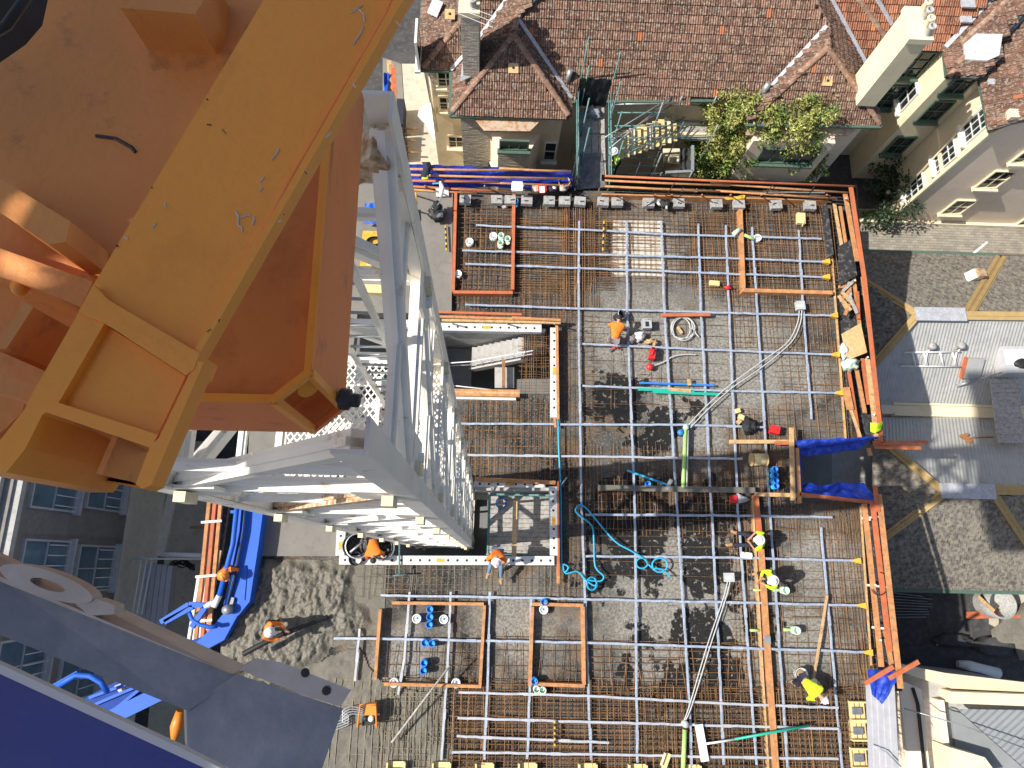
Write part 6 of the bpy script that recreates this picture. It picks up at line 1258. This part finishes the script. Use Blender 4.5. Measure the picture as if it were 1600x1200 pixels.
# top edge clutter
item('white_tub', 'white square tub on the top edge rail', 'tub', [('tub', G().box(P(808, 292, .85), (.40, .30, .3)), 'white_pl'), ('lid', G().box(P(808, 292, 1.02), (.44, .34, .04)), 'white_pl')])
item('red_box', 'red and white box on the top edge right of the white tub', 'box', [('body', G().box(P(847, 296, .5), (.32, .28, .24), .05), 'red_pl'), ('label_band', G().box(P(847, 296, .625), (.2, .284, .01), .05), 'white_pl')])
item('pink_box', 'pale pink box left of the red box on the top edge', 'box', [('body', G().box(P(836, 296, .45), (.24, .26, .22)), 'timber_tan'), ('flap', G().box(P(836, 296, .57), (.1, .2, .02)), 'white_pl')])
item('purple_bag', 'small purple bag between the red box and the round bin', 'bag', [('bag', G().ball(P(864, 296, .45), .18, 12, (1.2, .8, .8), .8), 'navy'), ('top', G().ball(P(866, 294, .56), .08, 8, (1, 1, .7), .8), 'white_pl')])
item('round_bin', 'round open bin full of tan offcuts at the end of the blue rail', 'bin', [('shell', G().lathe(P(880, 294, .15), [(.18, 0), (.22, .5), (.24, .5), (.21, .42), (.18, .3), (0, .3)], 16), 'timber_tan'), ('offcuts', G().ball(P(880, 294, .55), .15, 8, (1, 1, .5), 1.2), 'timber_grey')])
c = P(1040, 318, .42)
item('angle_grinder', 'black and silver power tool on the top edge blocks', 'power tool', [('body', G().ball(c, .22, 14, (1.2, .9, .7), .5), 'net'), ('handle', G().tube([c+Vector((.0, -.05, .12)), c+Vector((.02, -.28, .05))], .05, 8), 'pale_trim'), ('guard', G().lathe(c+Vector((-.2, .05, .0)), [(.02, .05), (.16, .03), (.17, 0)], 14), 'galv')])
item('steel_pole', 'short dark pole across the block left of the power tool', 'pole', [('pole', G().tube([P(1010, 320, .5), P(1024, 313, .52)], .035, 6), 'steel')])
item('yellow_cloth', 'yellow cloth lying on the top edge board', 'cloth', [('cloth', cloth(P(1132, 309, .45), P(1165, 304, .45), P(1163, 310, .45), P(1134, 312, .45), 12, 5, .06, 5, 2.5), 'yellow')])
item('tan_case', 'tan plastic case inside the right step frame', 'case', [('case', G().box(P(1251, 342, .28), (.32, .46, .16), -.05), 'cream'), ('handle', G().tube([P(1249, 338, .38), P(1257, 345, .38), P(1253, 354, .36)], .02, 6), 'cream')])
item('green_pipe_elbow', 'mint and lime pipe lying across the right step frame', 'pipe', [('pipe', G().tube([P(1146, 366, .4), P(1156, 358, .42)], .09, 10), 'mint'), ('lime_end', G().tube([P(1163, 367, .34), P(1178, 374, .32)], .06, 10), 'lime')])
item('wood_block', 'pale wood block left of the right step frame corner', 'wood', [('block', G().box(P(1116, 443, .22), (.38, .2, .12), -.05), 'cream')])
item('red_glove', 'small red glove against the right step frame corner', 'glove', [('glove', G().ball(P(1137, 449, .25), .12, 10, (1.2, .7, .6), 1.0), 'red_pl')])
item('pink_paper', 'pinkish crumpled paper beside the sitting worker', 'paper', [('paper', cloth(P(1158, 862, .3), P(1176, 864, .3), P(1175, 873, .3), P(1158, 871, .3), 8, 6, .06, 4, 8.5), 'white_pl')])
c = P(1247, 1052, .2)
item('white_bucket', 'white bucket with brown contents beside the bending worker', 'bucket', [('shell', G().lathe(c, [(.16, 0), (.20, .3), (.22, .3), (.18, .27), (.15, .1), (0, .1)], 14), 'white_pl'), ('contents', G().ball(c+Vector((0, 0, .2)), .15, 8, (1, 1, .4), .8), 'boot')])
for px, py, l in ((1236, 984, 'pale green upright pipe right of the long boards, above the bending worker'), (1219, 922, 'pale green pipe end below the standing lime vested worker')):
    item('upright_pipe', l, 'pipe', [('tube', G().tube([P(px-12, py, .15), P(px, py, .2)], .055, 8), 'lime'), ('head', G().lathe(P(px+3, py, .1), [(.13, 0), (.14, .34), (.11, .35), (.09, .2), (0, .2)], 12), 'mint')])
for px, py in ((1180, 985), (1185, 922)): item('lime_stub', 'lime pipe stub left of the long boards, %s' % ('lower one' if py > 950 else 'upper one'), 'pipe', [('stub', G().tube([P(px-8, py, .2), P(px+8, py, .2)], .045, 8), 'lime')])
item('white_angle', 'small white angle piece at the bottom edge left of the lime pipe', 'angle', [('angle', G().box(P(1041, 1189, .25), (.16, .5, .05), -.4), 'cream'), ('cheek', G().box(P(1036, 1186, .3), (.04, .4, .14), -.4), 'render_cream')])
c = P(683, 334, .5)
cb = thing('chain_bag', 'black bag of chain hanging from a white hook over the finished concrete', 'chain bag', P(683, 334, .2))
ob('bag', G().ball(c, .34, 18, (1, .95, .8), .5), M['black'], cb); ob('bag_neck', G().ball(c+Vector((.0, .22, .25)), .16, 12, (1, 1.1, .8), .8), M['net'], cb)
for k in range(14):
    d = Vector((U(-1, 1), U(-1, 1), U(.3, 1))).normalized()*.30; ob('chain_link', G().tube([c+d+Vector((.05*math.cos(t), .05*math.sin(t), 0)) for t in np.linspace(0, 6.3, 8)], .014, 4), M['galv'], cb)
ob('chain', G().tube([c+Vector((0, .2, .3)), P(686, 318, 1.0), P(689, 306, 1.4)], .022, 6), M['galv'], cb); ob('hook', G().tube([P(688, 308, 1.4), P(691, 294, 1.45), P(688, 284, 1.45)], [.07, .10, .05], 8), M['white_pl'], cb)
ob('lug_plate', G().box(P(691, 300, .3), (.5, .4, .05), .1), M['white_steel'], cb); ob('sling', G().tube([P(690, 286, 1.5), P(676, 287, 1.3)], .03, 6), M['sky_rope'], cb)
item('dark_jacket', 'dark jacket with lime trim hung over the blue top rail', 'jacket', [('jacket', G().sheet(lambda u, v: P(659+u*13+2*math.sin(v*5), 253+v*24, 1.2+.12*math.sin(u*3.1)*(1-.3*v)+.04*noise.noise(Vector((u*5, v*6, 2)))), 8, 12), 'navy'), ('lime_trim', G().sheet(lambda u, v: P(659+u*10, 274+v*6, 1.22+.06*math.sin(u*3)), 6, 4), 'hivis_y')])
item('lime_vest', 'lime safety vest hung on the outer right guard rail', 'vest', [('vest', G().sheet(lambda u, v: P(1360+u*20-4*v*u, 660+v*14+2*math.sin(u*4), 1.25+.15*math.sin(u*3)+.06*noise.noise(Vector((u*5, v*6, 2)))), 8, 8), 'hivis_y'), ('dark_part', G().sheet(lambda u, v: P(1351+u*9, 664+v*12, 1.2+.08*math.sin(u*3)), 5, 5), 'navy')])
t = thing('yellow_machine', 'yellow machine with black coil on the slab behind the mast', 'machine', P(588, 392, .2))
ob('body', G().bx(P(572, 372, .2).x, P(602, 372, .2).x, P(588, 428, .2).y, P(588, 374, .2).y, .2, .9), M['yellow'], t); ob('grille', G().box(P(582, 400, .92), (.4, .8, .03)), M['cream'], t); ob('grille_bar', G().box(P(590, 395, .95), (.05, 1.0, .03)), M['black'], t)
ob('coil', G().tube(curve(ring(585, 377, 11, 6, 3), 1.0, 2), .05, 6), M['black'], t); ob('lower_box', G().bx(P(570, 440, .2).x, P(604, 440, .2).x, P(588, 462, .2).y, P(588, 434, .2).y, .2, .5), M['cream'], t)
item('blue_cover', 'blue cover folded on the slab behind the mast', 'cover', [('cover', cloth(P(570, 318, .9), P(592, 316, .9), P(600, 350, .7), P(568, 350, .5), 10, 10, .15, 4, 3.1), 'boom')])
item('yellow_stand', 'thin yellow frame on the slab edge right of the mast', 'stand', [('frame', G().tube([P(640, 302, .3), P(650, 302, .9), P(651, 326, .9), P(644, 327, .3)], .04, 6), 'yellow'), ('foot', G().box(P(648, 335, .3), (.2, .5, .1), .1), 'galv')])
# yard at the upper left
item('black_skip', 'dark blue black bins in a row in the yard beside the mast', 'bins', [('bin', G().bx(P(620, 158, GZ+1).x, P(632, 158, GZ+1).x, P(626, 196, GZ+1).y, P(626, 156, GZ+1).y, GZ, GZ+1.1), 'navy'), ('bin', G().bx(P(623, 198, GZ+1).x, P(630, 198, GZ+1).x, P(627, 238, GZ+1).y, P(627, 199, GZ+1).y, GZ, GZ+1.0), 'net')])
for k in range(5): tag(ob('dark_bar', G().tube([P(627, 201+k*9, GZ+.5), P(644+U(-6, 10), 201+k*9.4, GZ+.5)], .06, 6), M['boot']), '%s dark post lying on the pale path beside the bins' % ORD[k], 'post', 'dark posts beside the bins')
yp = thing('leaning_planks', 'orange planks leaning with blue plastic at the upper left yard', 'planks', P(612, 140, GZ))
for k, m in enumerate(('timber_tan', 'timber_or', 'timber_red')): ob('plank', G().beam(P(608+k*3.4, 95+k*6, -1.5), P(613+k*2.5, 200+k*4, -1.8), .2, .08), M[m], yp)
ob('blue_plastic', cloth(P(600, 114, -1.4), P(609, 114, -1.4), P(606, 158, -1.6), P(600, 158, -1.6), 6, 14, .25, 4, 1.9), M['boom'], yp)
item('white_sheet', 'white sheet wrapped round a bundle against the beige wall', 'sheet', [('sheet', G().tube([P(672, 176, GZ+1.2), P(677, 190, GZ+1.3), P(681, 208, GZ+1.2), P(685, 224, GZ+1.0)], [.7, .45, .30, .16], 9), 'white_pl'), ('painted_shade_side', G().tube([P(685, 178, GZ+1.0), P(687, 222, GZ+.9)], .14, 6), 'grey_pl')])  # grey tube colours in the sheet's shaded side
# hose held by the worker on the pour
tag(ob('pour_hose', G().tube(curve([(380, 1022, 1.0), (410, 1006, 1.0), (440, 992, .9), (475, 978, .75), (512, 964, .35)], 1.0), [.09]*20+[.085]*8+[.08]*5, 8), M['black']), 'black concrete hose lying across the wet concrete under the orange worker', 'hose')

# ------------------------------------------------------------------ people
def skin_mesh(name, verts, edges, m, parent, mw, root=0, sub=1):
    me = bpy.data.meshes.new(name); me.from_pydata([tuple(mw @ Vector(v[:3])) for v in verts], edges, []); me.materials.append(m)
    o = link(name, me, parent); md = o.modifiers.new('skin', 'SKIN'); sk = me.skin_vertices[0]
    for i, v in enumerate(verts):
        sk.data[i].radius = (v[3], v[4] if len(v) > 4 else v[3]); sk.data[i].use_root = (i == root)
    md.use_smooth_shade = True; ss_ = o.modifiers.new('sub', 'SUBSURF'); ss_.levels = sub; ss_.render_levels = sub
    return o
def person(label, loc, heading, J, shirt, trousers, helmet='helmet', sleeves=True, boots='boot', short=False):
    """J: joints in metres, x forward, y to the person's left, z up from the ground"""
    t = thing('person', label, 'person', loc); mw = Matrix.Rotation(heading, 4, 'Z') @ Matrix.Scale(1.1, 4)
    V = []; E_ = []
    def v(p, r, r2=None): V.append((*p, r, r2 or r)); return len(V)-1
    lerp = lambda a, b, k: tuple(a[i]+(b[i]-a[i])*k for i in range(3))
    pel = v(J['pel'], .13, .10); mid = v(lerp(J['pel'], J['chest'], .5), .115, .09); che = v(J['chest'], .145, .105); nk = v(J['neck'], .055); hb = v(lerp(J['neck'], J['head'], .55), .075, .08); hd = v(J['head'], .092, .10)
    d = (Vector(J['head'])-Vector(J['neck'])).normalized(); ht = v(tuple(Vector(J['head'])+d*.09), .07, .075)
    E_ += [(pel, mid), (mid, che), (che, nk), (nk, hb), (hb, hd), (hd, ht)]
    for s, k in ((1, 'l'), (-1, 'r')):
        sh = v(J['sh'+k], .058); el = v(J['el'+k], .042); wr = v(J['wr'+k], .029); a = Vector(J['wr'+k]); f = (a-Vector(J['el'+k])).normalized(); pm_ = v(tuple(a+f*.07), .038, .022)
        E_ += [(che, sh), (sh, el), (el, wr), (wr, pm_)]
        side = f.cross(Vector((0, 0, 1))); side = side.normalized() if side.length > .1 else Vector((0, 1, 0))
        for q, (o_, ln) in enumerate(((-.03, .065), (-.01, .08), (.01, .075), (.03, .06))):
            b = a+f*.10+side*o_; i1 = v(tuple(b), .010); i2 = v(tuple(b+f*ln*.55+Vector((0, 0, -.012))), .009); i3 = v(tuple(b+f*ln*.8+Vector((0, 0, -.035))), .008); E_ += [(pm_, i1), (i1, i2), (i2, i3)]
        b = a+f*.035+side*.045*s; i1 = v(tuple(b), .012); i2 = v(tuple(b+f*.045+side*.02*s), .010); E_ += [(wr, i1), (i1, i2)]
        hp = v(J['hp'+k], .085); kn = v(J['kn'+k], .06); an = v(J['an'+k], .04); toe = v(J['to'+k], .035, .03); E_ += [(pel, hp), (hp, kn), (kn, an), (an, toe)]
    skin_mesh('body', V, E_, M['skin'], t, mw, 0)
    # shirt follows torso and upper arms
    V2 = [(*J['pel'], .175, .14), (*lerp(J['pel'], J['chest'], .5), .17, .135), (*J['chest'], .20, .15), (*lerp(J['chest'], J['neck'], .7), .075, .07)]; E2 = [(0, 1), (1, 2), (2, 3)]
    for k in 'lr':
        n0 = len(V2); V2 += [(*J['sh'+k], .092), (*J['el'+k], .070)]; E2 += [(2, n0), (n0, n0+1)]
        if not short: V2.append((*lerp(J['el'+k], J['wr'+k], .85), .045)); E2.append((n0+1, n0+2))
    skin_mesh('shirt', V2, E2, M[shirt], t, mw, 0)
    V3 = [(*J['pel'], .15, .125)]; E3 = []
    for k in 'lr':
        n0 = len(V3); V3 += [(*J['hp'+k], .105), (*J['kn'+k], .078), (*lerp(J['kn'+k], J['an'+k], .9), .062)]; E3 += [(0, n0), (n0, n0+1), (n0+1, n0+2)]
    skin_mesh('trousers', V3, E3, M[trousers], t, mw, 0)
    # boots
    for k in 'lr':
        a, b = mw @ Vector(J['an'+k]), mw @ Vector(J['to'+k]); g = G(); g.tube([a+Vector((0, 0, .08)), a, a.lerp(b, .6), b], [.058, .062, .058, .042], 8); g2 = G(); g2.v = [tuple(Vector(x)+Vector(loc)) for x in g.v]; g2.f = g.f; g2.sm = g.sm; ob('boot', g2, M[boots], t)
    hc_ = mw @ Vector(J['head']); ax = (mw.to_3x3() @ d); fw_ = mw.to_3x3() @ Vector(J.get('face', (1, 0, 0)))
    if helmet:
        c = hc_+Vector(loc)+ax*.015; g = G().lathe(c, [(.175, .0), (.172, .018), (.128, .022), (.122, .07), (.10, .115), (.06, .143), (0, .152)], 18, axis=ax)
        hm = ob('helmet', g, M[helmet], t); fr = (fw_-ax*fw_.dot(ax)).normalized()
        ob('helmet_peak', G().ball(c+fr*.15+ax*.008, .075, 10, (1, 1, .25)), M[helmet], hm); ob('helmet_ridge', G().tube([c-fr*.09+ax*.11, c+ax*.158, c+fr*.09+ax*.11], .014, 6), M[helmet], hm)
    else:
        ob('hair', G().ball(hc_+Vector(loc)+ax*.04, .105, 12, (1, 1, .95), .1), M['hair'], t)
    fr = (fw_-ax*fw_.dot(ax)).normalized(); sd_ = ax.cross(fr); c = hc_+Vector(loc)
    ob('nose', G().ball(c+fr*.105-ax*.02, .018, 6, (1, 1, 1.3)), M['skin'], t)
    for s in (1, -1):
        ob('ear', G().ball(c+sd_*.095*s-ax*.015, .025, 6, (.7, .7, 1.2)), M['skin'], t); ob('eye', G().ball(c+fr*.092+sd_*.035*s+ax*.01, .010, 6), M['hair'], t)
    ob('mouth', G().box(c+fr*.095-ax*.06, (.02, .045, .008)), M['red_orange'], t)
    return t
def stand(lean=0., arms='down', crouch=0.):
    h = .92-crouch; L_ = lean; c, s = math.cos(L_), math.sin(L_); pel = (-.12*s, 0, h)
    def up(d, y=0, f=0): return (pel[0]+s*d+c*f, y, pel[2]+c*d-s*f)
    J = dict(pel=pel, chest=up(.40), neck=up(.56), head=up(.71, 0, .03 if L_ < .6 else -.02))
    for k, y in (('l', 1), ('r', -1)):
        J['sh'+k] = up(.49, .19*y); J['hp'+k] = (pel[0], .10*y, pel[2]-.06); J['kn'+k] = (pel[0]+.06+crouch*.7, .14*y, .50-crouch*.42); J['an'+k] = (-.02, .14*y, .07); J['to'+k] = (.16, .16*y, .035)
        S = Vector(J['sh'+k])
        if arms == 'down': J['el'+k] = tuple(S+Vector((.04, .07*y, -.28))); J['wr'+k] = tuple(S+Vector((.16, .04*y, -.50)))
        elif arms == 'reach': J['el'+k] = tuple(S+Vector((.16, .05*y, -.22))); J['wr'+k] = tuple(S+Vector((.38, -.05*y, -.30)))
        else: J['el'+k] = tuple(S+Vector((.06, .10*y, -.27))); J['wr'+k] = tuple(S+Vector((.16, -.08*y, -.46)))
    return J
def sit(lean=.35):
    J = stand(lean, 'in', 0); dz = -.44
    for k in J: 
        if k[:2] not in ('kn', 'an', 'to'): x, y, z = J[k]; J[k] = (x-.1, y, z+dz)
    for k, y in (('l', 1), ('r', -1)): J['kn'+k] = (.36, .17*y, .42); J['an'+k] = (.62+.06*y, .20*y, .07); J['to'+k] = (.78+.06*y, .24*y, .10)
    return J
R3 = math.radians
def at(px, py, z, back=0, hd=0, ground=.05):
    p = P(px, py, z); return Vector((p.x-back*math.cos(hd), p.y-back*math.sin(hd), ground))
def who(label, px, py, z, back, hd, J, *a, ground=.05, **k):
    hd = R3(hd); return person(label, at(px, py, z, back, hd, ground), hd, J, *a, **k)
who('person in an orange shirt bending over tools on the speckled deck, no helmet', 963, 517, .75, .20, 80, stand(1.25, 'down', .30), 'hivis_o', 'greycloth', None, short=True, ground=.03)
who('person in orange shirt, jeans and white helmet sitting on the white beam', 776, 874, 1.15, .12, -95, sit(.45), 'hivis_o', 'denim', ground=.40)
who('person in an orange shirt crouching at the round drums by the mast foot', 583, 857, .8, .2, -80, stand(1.1, 'down', .35), 'hivis_o', 'navy', None, ground=.02)
who('person in orange shirt and dark trousers half hidden behind the blue boom', 347, 893, 1.3, .1, -60, stand(.35, 'in', .1), 'hivis_o', 'navy', 'orange_pl', ground=-.3)
who('person in orange and white helmet holding the black hose on the wet concrete', 419, 985, 1.6, .15, -20, stand(.35, 'reach', .08), 'hivis_o', 'navy', ground=.12)
who('person in lime shirt and white helmet sitting on the long boards, legs stretched left', 1188, 846, .95, -.02, 172, sit(.40), 'hivis_y', 'navy', ground=.18, short=True)
who('person in lime shirt and white helmet standing upright beside the long boards', 1211, 905, 1.68, .08, 205, stand(.22, 'in', .05), 'hivis_y', 'navy', ground=.05)
who('person in lime shirt and white helmet bending low in the lower right bars', 1277, 1086, .95, .50, -48, stand(1.2, 'down', .12), 'hivis_y', 'navy', ground=.05)
who('person in a black and lime vest on the scaffold stair', 966, 240, .2, .0, 200, stand(.3, 'in', .0), 'hivis_y', 'navy', 'helmet', ground=-1.3)
